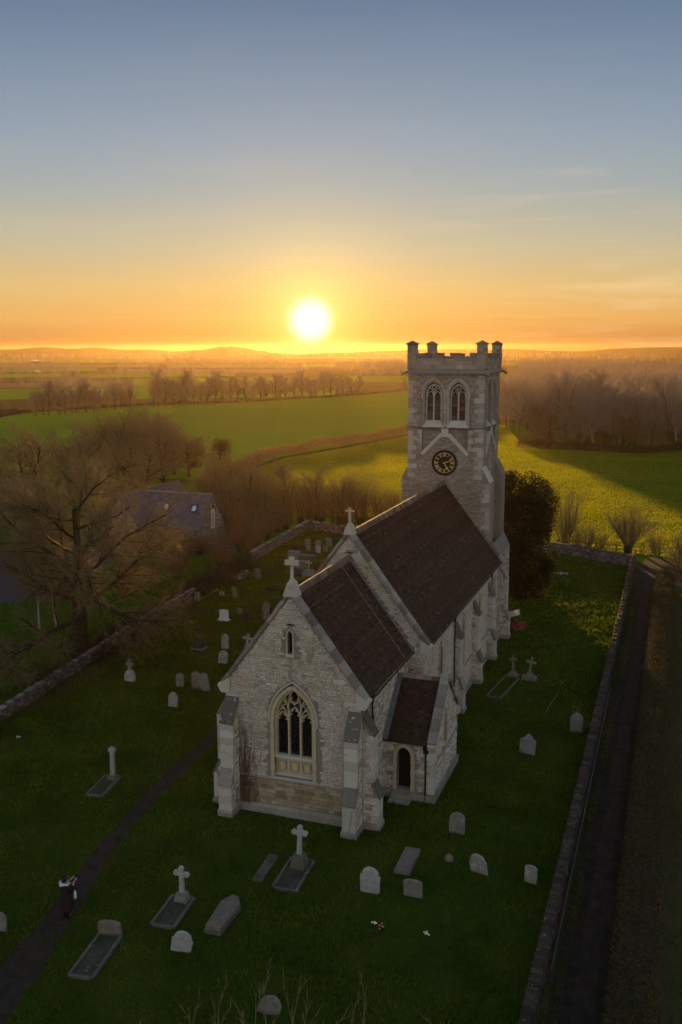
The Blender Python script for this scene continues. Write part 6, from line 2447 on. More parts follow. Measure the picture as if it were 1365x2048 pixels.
# the kerbed graves in front
grave_kerb((1.75, -7.8), (1.95, -9.85), .95, 'mossy kerbed grave running from the foot of the small pale cross')
grave_cross(1.8, -8.0, 1.5, 'small pale stone cross on a rough pedestal at the head of a kerbed grave', arm=.24, w=.16, t=.14, block=(.6, .45, .4), lean=(.06, .03))
grave_kerb((.35, -11.0), (.72, -13.5), .9, 'mossy kerbed grave in the lower left corner by the path')
headstone(.3, -10.95, .66, .92, 'segment', 'grave_brown', 'wide squat headstone with rounded shoulders at the head of the lower left kerbed grave', .2, (.12, .0), .14)
grave_kerb((5.3, -3.5), (5.45, -5.95), 1.05, 'kerbed grave in front of the chancel below the ring headed cross')
grave_cross(5.35, -4.0, 1.9, 'tall ring headed stone cross on a dark pedestal before the east window', arm=.25, w=.17, t=.16, block=(.72, .62, .62), lean=(.05, .05), ring=True, base='kerb')
# flat slabs
for (c, rot, sz, lab, mt) in (((9.7, -2.1), .02, (.72, 2.05, .16), 'flat dark ledger slab lying on the lawn behind the squat headstone', 'grave_brown'),
                              ((4.0, -4.6), .06, (.5, 2.2, .05), 'sunken grass grown ledger slab left of the kerbed grave before the chancel', 'kerb')):
    m_ = MB()
    a, b, h = sz[0] / 2, sz[1] / 2, sz[2]
    m_.add([(-a, -b, -.05), (a, -b, -.05), (a, b, -.05), (-a, b, -.05), (-a + .02, -b + .02, h), (a - .02, -b + .02, h), (a - .02, b - .02, h), (-a + .02, b - .02, h)], [(3, 2, 1, 0), (4, 5, 6, 7), (0, 1, 5, 4), (1, 2, 6, 5), (2, 3, 7, 6), (3, 0, 4, 7)])
    o = m_.build('ledger_slab', mt, loc=(*c, 0))
    o.rotation_euler = (0, 0, rot)
    tag(o, lab, 'grave slab')
# coffin shaped coped tomb
tomb = thing('coped_tomb', 'low coffin shaped tomb with a ridged lichen stained lid', 'tomb', (3.95, -8.5, 0), .05)
tomb.scale = (.88, .9, .9)
m_ = MB()
ol = [(-.36, -1.2), (.36, -1.2), (.46, .7), (.2, 1.2), (-.2, 1.2), (-.46, .7)]
fr = frame((0, 0, 0), (1, 0, 0), (0, 1, 0), (0, 0, 1))
m_.prism([(a * 1.12, b * 1.04) for a, b in ol], fr, -.05, .16)
m_.build('base', 'kerb', tomb)
m_ = MB()
lo = [fr(a, b, .16) for a, b in ol]
md = [fr(a, b, .34) for a, b in ol]
r0, r1 = fr(0, -1.05, .52), fr(0, 1.05, .52)
m_.add(lo + md + [r0, r1], [(0, 1, 7, 6), (1, 2, 8, 7), (2, 3, 9, 8), (3, 4, 10, 9), (4, 5, 11, 10), (5, 0, 6, 11), (6, 7, 12), (7, 8, 13, 12), (8, 9, 13), (9, 10, 13), (10, 11, 13), (11, 6, 12, 13)])
m_.build('lid', 'grave_brown', tomb)
# tall weathered cross beside the path
grave_kerb((-7.2, .8), (-6.9, -1.4), .85, 'sunken kerbed grave in front of the weathered cross beside the path')
grave_cross(-7.1, .6, 1.85, 'weathered lichen spotted stone cross with broken arms beside the path', mat='grave_mottled', arm=.2, w=.2, t=.17, block=(.6, .45, .25), base='kerb', lean=(.03, .04), round_ends=False, ring=True)
# cross rising from a shouldered stone
cs = thing('cross_headstone', 'stone cross rising from a broad round shouldered base on the left lawn', 'cross', (-14.33, 13.8, 0), .05)
m_ = MB()
slab_mesh(m_, stone_outline('shoulder', .8, .82), .2)
m_.build('pedestal', 'grave_mottled', cs)
m_ = MB()
fr = frame((0, 0, .72), (1, 0, 0), (0, 0, 1), (0, -1, 0))
m_.prism([(-.13, 0), (.13, 0), (.09, .4), (.26, .4), (.26, .58), (.09, .58), (.08, .82), (-.08, .82), (-.09, .58), (-.26, .58), (-.26, .4), (-.09, .4)], fr, -.07, .07)
m_.build('cross', 'grave_grey', cs)
grave_cross(-13.28, 21.65, 1.75, 'dark polished cross on a dark block with white corners', mat='grave_dark', base='grave_grey', arm=.24, w=.13, t=.12, block=(.85, .6, .5), step=(1.05, .75, .12), block_mat='grave_dark')
grave_cross(-9.86, 22.9, 1.1, 'small pale cross peeping past the left edge of the chancel gable', mat='grave_mottled', arm=.3, w=.16, t=.14, block=(.5, .4, .2), lean=(0, .12))
# pair of crosses right of the nave
grave_kerb((10.1, 23.0), (9.6, 18.8), .95, 'overgrown kerbed grave before the left of the two crosses right of the nave', fill='lawn')
grave_cross(10.1, 23.4, 1.5, 'brownish stone cross, left of the pair on the lawn right of the nave', mat='grave_brown', base='grave_brown', arm=.28, w=.14, t=.13, block=(.5, .42, .26), step=(.75, .6, .16), lean=(.02, -.02), round_ends=False)
grave_cross(11.24, 23.2, 1.5, 'pale lichen covered cross with flared ends, right of the pair right of the nave', mat='grave_grey', base='grave_brown', arm=.26, w=.13, t=.13, block=(.55, .45, .3), step=(1.0, .75, .2), lean=(.03, .14), round_ends=True)
grave_cross(-14.06, 46.2, 1.5, 'stone cross on a wide sloping base among the chest tombs', mat='grave_mottled', base='grave_grey', arm=.26, w=.13, t=.13, block=(1.2, .9, .55), lean=(0, .03))
# chest tombs
for (x, y, w, d, h, lab, mt) in ((-18.3, 52.6, 1.3, .75, .8, 'grey chest tomb, farthest of the row by the round dark headstone', 'grave_grey'), (-16.6, 52.1, 1.9, .85, .62, 'long mossy chest tomb right of the farthest grey one', 'kerb'), (-16.2, 49.2, 1.8, .85, .62, 'mossy brown chest tomb in the middle of the row', 'grave_brown'), (-15.3, 46.6, 1.2, .8, .55, 'small mossy chest tomb nearest the chancel roof', 'kerb')):
    t_ = thing('chest_tomb', lab, 'tomb', (x, y, 0), rg.uniform(-.08, .08))
    m_ = MB()
    m_.box((0, 0, h * .45), (w * .92, d * .9, h * .9))
    m_.build('chest', mt, t_)
    m_ = MB()
    m_.box((0, 0, h - .02), (w, d, .12))
    m_.build('lid', mt, t_)
for (x, y, r_, h, lab) in ((-15.1, 39.9, .85, .45, 'low grassy grave mound between the chest tombs and the tilted headstone'), (-13.6, 48.6, .8, .5, 'brown earth mound beside the nave gable')):
    m_ = MB()
    m_.tube([(0, 0, -.1), (0, 0, h * .4), (0, 0, h * .8), (0, 0, h)], [r_, r_ * .85, r_ * .5, r_ * .15], 12)
    o = m_.build('grave_mound', 'verge', loc=(x, y, 0), smooth=True)
    tag(o, lab, 'mound')
m_ = MB()
m_.tube([(0, 0, 0), (.02, 0, .7), (0, .02, 1.3)], [.03, .03, .025], 5)
tag(m_.build('stake', 'twig', loc=(-18.2, 46.6, 0)), 'thin wooden stake standing in the grass beside the rubble heap', 'stake')
m_ = MB()
m_.tube([(13.4, 20.8, .03), (13.2, 18.6, .05), (13.1, 17.2, .03)], [.03, .03, .015], 5)
tag(m_.build('fallen_branch', 'twig_tan'), 'thin fallen branch lying on the right hand lawn below the two crosses', 'branch')
for i, (a, b, lab) in enumerate((((-15.4, 43.6), (-13.8, 45.2), 'pale fallen pole in the grass in front of the cross among the chest tombs'), ((-14.4, 43.4), (-12.9, 45.0), 'second pale pole lying beside it, nearer the chancel roof'), ((-19.8, 34.2), (-19.0, 36.2), 'broken branch propped by the headstone near the left wall'))):
    m_ = MB()
    m_.tube([(*a, .05), (*b, .12 if i < 2 else .6)], [.05, .04], 5)
    tag(m_.build('fallen_pole', 'twig_tan'), lab, 'branch')

# flowers and litter
def posy(x, y, n, cols, label, r=.14, h=.16):
    root = thing('flower_posy', label, 'flowers', (x, y, 0))
    rr = random.Random(int(x * 31 + y * 7))
    stem = MB()
    heads = {c: MB() for c in cols}
    for k in range(n):
        px, py, pz = rr.gauss(0, r), rr.gauss(0, r), h * rr.uniform(.6, 1.2)
        stem.tube([(px * .4, py * .4, 0), (px, py, pz)], [.008, .005], 3)
        c = rr.choice(cols)
        heads[c].tube([(px, py, pz - .02), (px, py, pz + .02), (px, py, pz + .045)], [.02, .045, .012], 6)
    stem.build('stem', 'blade', root)
    for c, hm in heads.items():
        if hm.f:
            hm.build('flower_head', c, root)
    return root


for nm, c in (('flower_white', (.75, .75, .72)), ('flower_pink', (.6, .22, .22)), ('flower_yellow', (.6, .5, .12))):
    m = Mat(nm, .7, .2)
    m.color(c)
    M[nm] = m.m
posy(9.6, 54.0, 14, ['flower_white'], 'large bunch of white flowers on the lawn beyond the dark evergreen', .28, .25)
posy(10.1, 54.3, 8, ['flower_white'], 'smaller bunch of white flowers right beside the large one', .2, .2)
posy(7.6, 50.2, 5, ['flower_white', 'flower_yellow'], 'pale snowdrops under the left side of the dark evergreen', .15, .2)
posy(8.5, 50.6, 4, ['flower_white'], 'few white snowdrops under the right side of the dark evergreen', .15, .2)
posy(9.7, -7.0, 6, ['flower_white'], 'white grave flowers in the grass before the tall pale headstone', .08, .1)
posy(10.05, -7.0, 5, ['flower_pink'], 'pink grave flowers in the grass before the tall pale headstone', .08, .1)
posy(11.8, -6.9, 5, ['flower_white'], 'little white flowers in the grass right of the pink ones', .06, .1)
m_ = MB()
m_.box((-15.3, 3.4, .04), (.22, .15, .06), .4, .5, (.3, .2))
tag(m_.build('litter', 'grave_white'), 'scrap of pale litter lying on the grass near the left wall', 'litter')
# the red heap behind the far buttress, with a pale board over it
red = Mat('faded_red_cloth', .85, .1)
red.color(red.ramp(red.noise(6, 4, .7), [(.3, (.13, .028, .024)), (.7, (.24, .06, .05))]))
red.bump(red.noise(9), .7, .05)
M['red'] = red.m
m_ = MB()
rr_ = random.Random(4)
for k in range(26):
    a = rr_.uniform(0, 2 * PI)
    e = rr_.random() ** .5
    z = .75 * (1 - e * .8) * rr_.uniform(.6, 1)
    m_.box((.6 * e * math.cos(a), .8 * e * math.sin(a), z * .55), (.4, .45, .2 + z * .5), rr_.uniform(0, 3), .5, (rr_.uniform(-.5, .5), rr_.uniform(-.5, .5)))
o = m_.build('red_heap', 'red', loc=(8.5, 35.0, 0))
tag(o, 'faded red covered heap behind the last nave buttress', 'heap')
m_ = MB()
m_.box((0, 0, 0), (.9, 1.5, .05), .2, .5, (0, -.3))
o = m_.build('board', 'ashlar', loc=(8.3, 34.6, 1.28))
tag(o, 'pale board leaning over the red heap behind the last buttress', 'board')
m_ = MB()
m_.tube([(8.65, 34.9, 0), (8.6, 34.8, 1.2)], .03, 5)
m_.build('prop', 'twig', o).matrix_parent_inverse = Matrix.Translation((-8.3, -34.6, -1.28))

# ================================================================== HOUSE BEYOND THE LEFT WALL
house = thing('stone_house', 'stone house with a purple slate roof and two roof windows beyond the left wall', 'house', (-34, 55.5, 0))
H0 = Vector((-34, 55.5, 0))
m = Mat('purple_slate', .8, .2)
t_ = m.attr('tone')
m.color(m.ramp(m.math('ADD', m.math('MULTIPLY', t_, .7), m.math('MULTIPLY', m.noise(4, 4, .7), .35)), [(.1, (.072, .064, .076)), (.5, (.092, .082, .096)), (.9, (.118, .106, .122))]))
M['slate'] = m.m


def house_wing(name, ax, c0, c1, half, ze, zr, roof_mat='slate', over=.25):
    """gabled block along axis ax ('x' or 'y') from c0 to c1; c = centre line points"""
    c0, c1 = Vector((*c0, 0)) - H0, Vector((*c1, 0)) - H0
    d = (c1 - c0)
    L = d.length
    d.normalize()
    s = Vector((-d.y, d.x, 0))
    fr = frame(c0, s, (0, 0, 1), -d)
    gable = [(-half, 0), (half, 0), (half, ze), (0, zr - .1), (-half, ze)]
    wl = MB()
    wl.prism(gable, fr, 0, -L)
    wo = wl.build('house_wall', 'fieldwallcore', house)
    st = MB()
    for f_, o in ((fr, gable), (frame(c1, -s, (0, 0, 1), d), gable), (frame(c0 - s * half, d, (0, 0, 1), -s), [(0, 0), (L, 0), (L, ze), (0, ze)]), (frame(c0 + s * half, d, (0, 0, 1), s), [(0, 0), (L, 0), (L, ze), (0, ze)])):
        lay_stones(st, f_, o, [], (.16, .26), (.3, .7), .02, (.01, .03), rg)
    st.build('wall_stone', 'housestone', wo, 'stuff')
    for sg in (-1, 1):
        rf = MB()
        a = c0 - d * .1 + Vector((0, 0, zr))
        b = c0 - d * .1 + s * (sg * (half + over)) + Vector((0, 0, ze - over * (zr - ze) / half))
        n = Vector((0, 0, 1)).cross(d) * 0
        nn = (b - a).cross(d)
        if nn.z < 0:
            nn = -nn
        nn.normalize()
        rf.para(a, b - a, d * (L + .2), nn * .1)
        ro = rf.build('roof_slope', roof_mat, house)
        sl = MB()
        S = (b - a).length
        sd = (b - a) / S
        rows = int(S / .26)
        for i in range(rows):
            y = -rg.uniform(0, .3)
            while y < L + .2:
                w = rg.uniform(.26, .4)
                y0, y1 = max(0, y) + .005, min(L + .2, y + w) - .005
                y += w
                if y1 - y0 < .08:
                    continue
                p = a + sd * (i * S / rows) + nn * .102
                q = a + sd * ((i + 1) * S / rows) + nn * (.13 + rg.uniform(0, .015))
                sl.add([p + d * y0, p + d * y1, q + d * y1, q + d * y0], [(0, 1, 2, 3)], rg.random())
        sl.build('roof_slate', roof_mat, ro, 'stuff')
    rd = MB()
    rd.tube([c0 - d * .1 + Vector((0, 0, zr + .1)), c1 + d * .1 + Vector((0, 0, zr + .1))], .11, 6)
    rd.build('ridge', 'ridge', house)
    return wo


house_wing('main', 'x', (-38.2, 55.5), (-29.5, 55.5), 2.95, 2.6, 5.95)
house_wing('wing', 'y', (-38.6, 50.6), (-38.0, 63.0), 2.6, 2.5, 6.15)
# roof windows on the slope facing the churchyard
sd = Vector((0, -3.2, -3.6)).normalized()
nn = Vector((0, -3.6, 3.2)).normalized()
for x in (-30.9, -34.4):
    c = Vector((x, 54.0, 4.42)) - H0 + nn * .22
    m_ = MB()
    for s in (-1, 1):
        m_.para(c + Vector((s * .30 - .04, 0, 0)) - sd * .42, (.08, 0, 0), sd * .84, nn * .12)
        m_.para(c - Vector((.34, 0, 0)) + sd * (s * .42 - .04), (.68, 0, 0), sd * .08, nn * .125)
    f_ = m_.build('roof_window', 'iron', house)
    m_ = MB()
    m_.para(c - Vector((.28, 0, 0)) - sd * .39, (.56, 0, 0), sd * .78, nn * .06)
    M.setdefault('skyglass', (lambda q: (q.color((.62, .66, .72)), q.b.inputs['Metallic'].__setattr__('default_value', .75), q.m)[-1])(Mat('sky_reflecting_glass', .08, .5)))
    m_.build('glass_pane', 'skyglass', f_)
# tall gable window
gx = -29.5 - H0.x
m_ = MB()
fg = frame((gx, 0, 0), (0, 1, 0), (0, 0, 1), (1, 0, 0))
for a in (-.3, 0, .3):
    m_.strip([(a, 2.2), (a, 4.2)], .09, (.02, .09), fg)
for z in (2.2, 4.2):
    m_.strip([(-.34, z), (.34, z)], .1, (.02, .095), fg)
w_ = m_.build('gable_window', 'grave_white', house)
m_ = MB()
m_.add([fg(a, b, .045) for a, b in ((-.3, 2.2), (.3, 2.2), (.3, 4.2), (-.3, 4.2))], [(0, 1, 2, 3)])
m_.build('glass_pane', 'glass', w_)
m_ = MB()
m_.tube([fg(0, 4.7, .05), fg(0, 4.7, .16)], .12, 8)
m_.build('wall_light', 'iron', house)
m_ = MB()
m_.para((4.6, -3.6, 0), (4.5, 0, 0), (0, .35, 0), (0, 0, 1.0))
m_.build('garden_wall', 'fieldwall', house)
fence([(-40.5, 49.5), (-37, 47.2)], 'low pale paling in front of the house wing', .9, 3, .9)

# ================================================================== FAR BUILDINGS AND MASTS
def barn(x, y, w, d, h, rot, label, wall_, roof_):
    root = thing('farm_building', label, 'building', (x, y, 0), rot)
    m_ = MB()
    fr = frame((0, -d / 2, 0), (1, 0, 0), (0, 0, 1), (0, -1, 0))
    m_.prism([(-w / 2, 0), (w / 2, 0), (w / 2, h * .65), (-w / 2, h * .65)], fr, 0, -d)
    m_.build('wall', wall_, root)
    m_ = MB()
    fr2 = frame((-w / 2 - .3, 0, 0), (0, 1, 0), (0, 0, 1), (1, 0, 0))
    m_.prism([(-d / 2 - .4, h * .62), (d / 2 + .4, h * .62), (0, h)], fr2, 0, w + .6)
    m_.build('roof', roof_, root)
    return root


barn(-963, 1247, 17, 12, 6, -.4, 'dark farm shed with a pale roof far across the fields on the left', 'scrub', 'grave_white')
barn(-935, 1240, 10, 8, 4, -.4, 'low pale lean-to beside the far farm shed', 'scrub', 'grave_grey')
barn(-575, 742, 5, 4, 2.6, -.3, 'tiny white hut in the hedge far on the left', 'grave_white', 'grave_white')
barn(35, 1280, 26, 9, 6, .1, 'long pale row of houses far away at the right edge', 'grave_grey', 'ridge')
barn(62, 1290, 22, 9, 6, .1, 'second pale roofed house row beyond the wood at the right edge', 'grave_grey', 'ridge')
barn(-17.0, 252, 5.0, 4, 3.0, -.2, 'white roofed hut among the trees of the wood', 'scrub', 'grave_white')
m_ = MB()
m_.tube([(-9.5, 186, 3.2), (-4.6, 185, 3.0)], [.16, .12], 6)
tag(m_.build('fallen_log', 'bark_pale'), 'pale fallen trunk caught across the front trees of the wood', 'log')


def pylon_mesh(h):
    m_ = MB()
    b, t_ = h * .11, h * .025
    for sx in (-1, 1):
        for sy in (-1, 1):
            m_.tube([(sx * b, sy * b, 0), (sx * t_ * 1.4, sy * t_ * 1.4, h * .62), (sx * t_ * .4, sy * t_ * .4, h)], [.35, .28, .2], 3)
    for k in range(8):
        z0, z1 = h * k / 8 * .62, h * (k + 1) / 8 * .62
        f = lambda z: b + (t_ * 1.4 - b) * z / (h * .62)
        for sx in (-1, 1):
            m_.tube([(sx * f(z0), f(z0), z0), (-sx * f(z1), f(z1), z1)], .16, 3)
            m_.tube([(sx * f(z0), -f(z0), z0), (-sx * f(z1), -f(z1), z1)], .16, 3)
    for z, w in ((.66, .17), (.78, .21), (.9, .14)):
        m_.tube([(-h * w, 0, h * z), (0, 0, h * z + h * .02), (h * w, 0, h * z)], .3, 3)
    return m_.mesh('electricity_pylon', 'iron')


pm = pylon_mesh(35)
for i, (px, d, s, lab) in enumerate(((1.8, 2600, 1, 'tall lattice pylon on the skyline right of the tower'), (6.9, 3000, 1.0, 'lattice pylon on the skyline near the right edge, left of the last pair'), (5.3, 3200, .9, 'lattice pylon on the skyline above the wood'), (8.8, 3100, 1.0, 'lattice pylon on the far right skyline'),
                                     (-38.0, 3300, .8, 'lattice pylon on the far left skyline, leftmost of three'), (-37.4, 3350, .8, 'lattice pylon on the far left skyline, middle of three'), (-36.8, 3400, .8, 'lattice pylon on the far left skyline, rightmost of three'), (-12.2, 3200, .8, 'lattice pylon on the skyline just right of the sun'))):
    a = math.radians(px - 10.0 if False else px)
    o = link('electricity_pylon', pm, None, (CAM[0] + d * math.sin(a), CAM[1] + d * math.cos(a), 0), (0, 0, -a + .5))
    o.scale = (s, s, s)
    tag(o, lab, 'pylon', 'pylons on the skyline')

# ================================================================== BARE SHOOTS IN FRONT
rs2 = random.Random(5)
shoots = [(7.2, -18.7, 3.9), (8.1, -18.3, 4.1), (9.1, -18.2, 4.2), (9.5, -17.6, 4.9), (10.4, -18.2, 4.3), (11.3, -17.8, 4.9), (12.1, -17.9, 4.6), (12.7, -17.8, 4.7), (13.6, -17.6, 4.6), (14.3, -17.2, 4.6)]
lab_sh = 'bare tan sapling shoots rising at the bottom edge of the frame'
for i, (x, y, h) in enumerate(shoots):
    P_ = dict(P_STEM, n=[5, 4], jit=.08, ang=[.75, .6], len=[.34, .5])
    st_ = []
    for k in range(3):
        a = rs2.uniform(0, 2 * PI)
        st_.append((Vector((rs2.gauss(0, .35), rs2.gauss(0, .25), -.05)), Vector((math.cos(a) * .12, math.sin(a) * .12, 1)).normalized(), h * rs2.uniform(.7, 1.08), .028))
    tr, cr = tree_mesh(300 + i, P_, st_, 1)
    plant('sapling', make_kind(tr, cr, 'twig_tan', 'twig_tan'), lab_sh, 'sapling', (x, y, 0), 0, 1, 'sapling shoots at the bottom edge', ('stem', 'crown'))

# ================================================================== THE PHOTOGRAPHER ON THE PATH
for nm, c, ro in (('skin', (.45, .27, .20), .6), ('maroon_coat', (.020, .010, .012), .85), ('dark_hair', (.012, .008, .006), .6), ('white_fur', (.50, .50, .53), .9), ('dark_boot', (.008, .008, .008), .6), ('camera_black', (.012, .012, .013), .4), ('strap_tan', (.35, .27, .24), .7), ('white_cloth', (.55, .60, .62), .8)):
    m = Mat(nm, ro, .2)
    m.color(c)
    M[nm] = m.m
person = thing('person', 'person in a long dark coat with pale fur hood, seen from behind photographing the church', 'person', (-2.0, -10.5, 0), -.42)


def skin_body(name, verts, edges, radii, mat, parent, sub=2):
    me = bpy.data.meshes.new(name)
    me.from_pydata([Vector(v) for v in verts], edges, [])
    me.materials.append(M[mat])
    o = bpy.data.objects.new(name, me)
    COL.objects.link(o)
    o.parent = parent
    me.skin_vertices.new() if hasattr(me.skin_vertices, 'new') and not me.skin_vertices else None
    md = o.modifiers.new('skin', 'SKIN')
    if not me.skin_vertices:
        bpy.context.view_layer.objects.active = o
    lay = me.skin_vertices[0].data if me.skin_vertices else None
    if lay:
        for i, r in enumerate(radii):
            lay[i].radius = (r, r) if not hasattr(r, '__len__') else r
            lay[i].use_root = (i == 0)
    sb = o.modifiers.new('sub', 'SUBSURF')
    sb.levels = sb.render_levels = sub
    return o


# facing +y; both arms raised, elbows out, hands at the camera before the face
V = [(0, 0, .92), (0, 0, 1.12), (0, -.01, 1.34), (0, 0, 1.47), (0, .02, 1.55), (0, .03, 1.66),          # 0-5 pelvis .. head
     (.17, 0, 1.40), (.30, .10, 1.20), (.16, .30, 1.46),                                              # 6-8 right arm
     (-.17, 0, 1.40), (-.30, .10, 1.22), (-.06, .30, 1.47),                                           # 9-11 left arm
     (.10, 0, .86), (.11, .02, .48), (.11, -.01, .09), (.12, .13, .04),                                # 12-15 right leg
     (-.10, 0, .86), (-.11, .02, .48), (-.11, -.01, .09), (-.12, .13, .04),                            # 16-19 left leg
     (0, .05, 1.76)]
Ed = [(0, 1), (1, 2), (2, 3), (3, 4), (4, 5), (5, 20), (2, 6), (6, 7), (7, 8), (2, 9), (9, 10), (10, 11), (0, 12), (12, 13), (13, 14), (14, 15), (0, 16), (16, 17), (17, 18), (18, 19)]
Rd = [.13, .125, .14, .065, .055, .10, .065, .045, .03, .065, .045, .03, .085, .06, .045, .035, .085, .06, .045, .035, .07]
for side, wv in ((1, 8), (-1, 11)):
    wx, wy, wz = V[wv]
    pal = len(V)
    V.append((wx - side * .01, wy + .07, wz + .05))
    Rd.append(.03)
    Ed.append((wv, pal))
    for f in range(4):
        b = len(V)
        V += [(wx - side * (.035 - .02 * f), wy + .12, wz + .075), (wx - side * (.045 - .02 * f), wy + .15, wz + .05 - .004 * f)]
        Rd += [.010, .008]
        Ed += [(pal, b), (b, b + 1)]
    b = len(V)
    V += [(wx - side * .05, wy + .09, wz + .04), (wx - side * .07, wy + .12, wz + .055)]
    Rd += [.011, .009]
    Ed += [(pal, b), (b, b + 1)]
skin_body('body', V, Ed, Rd, 'skin', person)
# long coat: lathe with folds, sleeves as tapered tubes
ct = MB()
prof = [(.40, .30, .34), (.62, .27, .30), (.9, .23, .245), (1.08, .19, .21), (1.28, .175, .235), (1.40, .13, .225), (1.47, .085, .11)]
ring = 20
vs, fs = [], []
for j, (z, ry, rx) in enumerate(prof):
    for k in range(ring):
        a = 2 * PI * k / ring
        fold = 1 + (.05 * math.sin(a * 7 + z * 3) if z < .95 else 0)
        vs.append((rx * fold * math.cos(a), ry * fold * math.sin(a), z + (.02 * math.sin(a * 5) if j == 0 else 0)))
for j in range(len(prof) - 1):
    for k in range(ring):
        k2 = (k + 1) % ring
        fs.append((j * ring + k, j * ring + k2, (j + 1) * ring + k2, (j + 1) * ring + k))
ct.add(vs, fs)
for s, e, w_ in ((1, V[7], V[8]), (-1, V[10], V[11])):
    wq = Vector(e).lerp(Vector(w_), .55)
    ct.tube([(s * .14, 0, 1.40), (s * .24, .05, 1.30), e, wq], [.095, .088, .075, .062], 10)
ct.build('coat', 'maroon_coat', person, smooth=True)
hr = MB()
for k in range(7):
    z = 1.60 + k * .033
    pass
hr.tube([(0, -.02, 1.54), (0, -.03, 1.62), (0, -.01, 1.72), (0, .01, 1.79), (0, .02, 1.815)], [.085, .118, .122, .085, .02], 12)
hr.build('hair', 'dark_hair', person, smooth=True)
fu = MB()
pts = [(.20 * math.cos(a), -.03 + .15 * math.sin(a), 1.475 + .035 * math.sin(a * 1) * -1) for a in [PI * .02 + k * PI * 1.96 / 18 + PI * .5 for k in range(19)]]
fu.tube(pts, [.036 + .01 * ((k * 7) % 3) for k in range(19)], 7)
fu.tube([(-.12, -.16, 1.47), (0, -.2, 1.43), (.12, -.16, 1.47)], [.04, .055, .04], 7)
fu.build('fur_hood', 'white_fur', person, smooth=True)
for s in (-1, 1):
    bt = MB()
    bt.tube([(s * .11, -.02, .0), (s * .11, -.01, .2), (s * .11, 0, .42)], [.058, .062, .07], 8)
    bt.tube([(s * .115, -.05, .045), (s * .12, .1, .045), (s * .12, .19, .035)], [.05, .048, .03], 7)
    bt.build('boot', 'dark_boot', person, smooth=True)
fc = MB()
fc.tube([(0, .12, 1.665), (0, .16, 1.655)], [.014, .016], 5)
for s in (-1, 1):
    fc.tube([(s * .095, .03, 1.655), (s * .115, .03, 1.66)], [.02, .014], 6)
fc.build('nose_and_ears', 'skin', person)
cam_o = thing('camera', 'small dark camera held up before the face of the person on the path', 'camera', (-2.0 + .43 * math.sin(.42) + .05, -10.5 + .43 * math.cos(.42), 1.55), -.42)
c_ = MB()
c_.box((0, 0, 0), (.15, .07, .10))
c_.box((0, 0, .06), (.06, .05, .03))
c_.build('camera_body', 'camera_black', cam_o)
c_ = MB()
c_.tube([(0, .035, 0), (0, .12, 0)], [.036, .034], 10)
c_.build('lens', 'camera_black', cam_o)
stp = MB()
stp.tube([(.07, -.02, .03), (.16, -.16, -.06), (.15, -.32, -.08), (.05, -.46, -.06)], .012, 4)
stp.build('strap', 'strap_tan', cam_o)
bag = MB()
bag.tube([(0, 0, 0), (.01, 0, -.12), (.0, .01, -.30), (-.01, 0, -.36)], [.035, .05, .06, .02], 8)
o = bag.build('cloth', 'white_cloth', loc=(-1.62, -10.42, 1.16), smooth=True)
tag(o, 'white cloth hanging from the right arm of the person on the path', 'cloth')

# ================================================================== GRASS
rgn = np.random.default_rng(12)


def in_poly(poly, x, y):
    c = np.zeros(len(x), bool)
    j = len(poly) - 1
    for i in range(len(poly)):
        xi, yi = poly[i]
        xj, yj = poly[j]
        t = ((yi > y) != (yj > y)) & (x < (xj - xi) * (y - yi) / ((yj - yi) or 1e-9) + xi)
        c ^= t
        j = i
    return c


def vnoise(x, y, s, seed):
    """cheap smooth value noise on arrays"""
    r = np.random.default_rng(seed)
    g = r.random((64, 64))
    u, v = x / s, y / s
    i, j = np.floor(u).astype(int), np.floor(v).astype(int)
    f, h = u - i, v - j
    f, h = f * f * (3 - 2 * f), h * h * (3 - 2 * h)
    q = lambda a, b: g[a % 64, b % 64]
    return (q(i, j) * (1 - f) + q(i + 1, j) * f) * (1 - h) + (q(i, j + 1) * (1 - f) + q(i + 1, j + 1) * f) * h


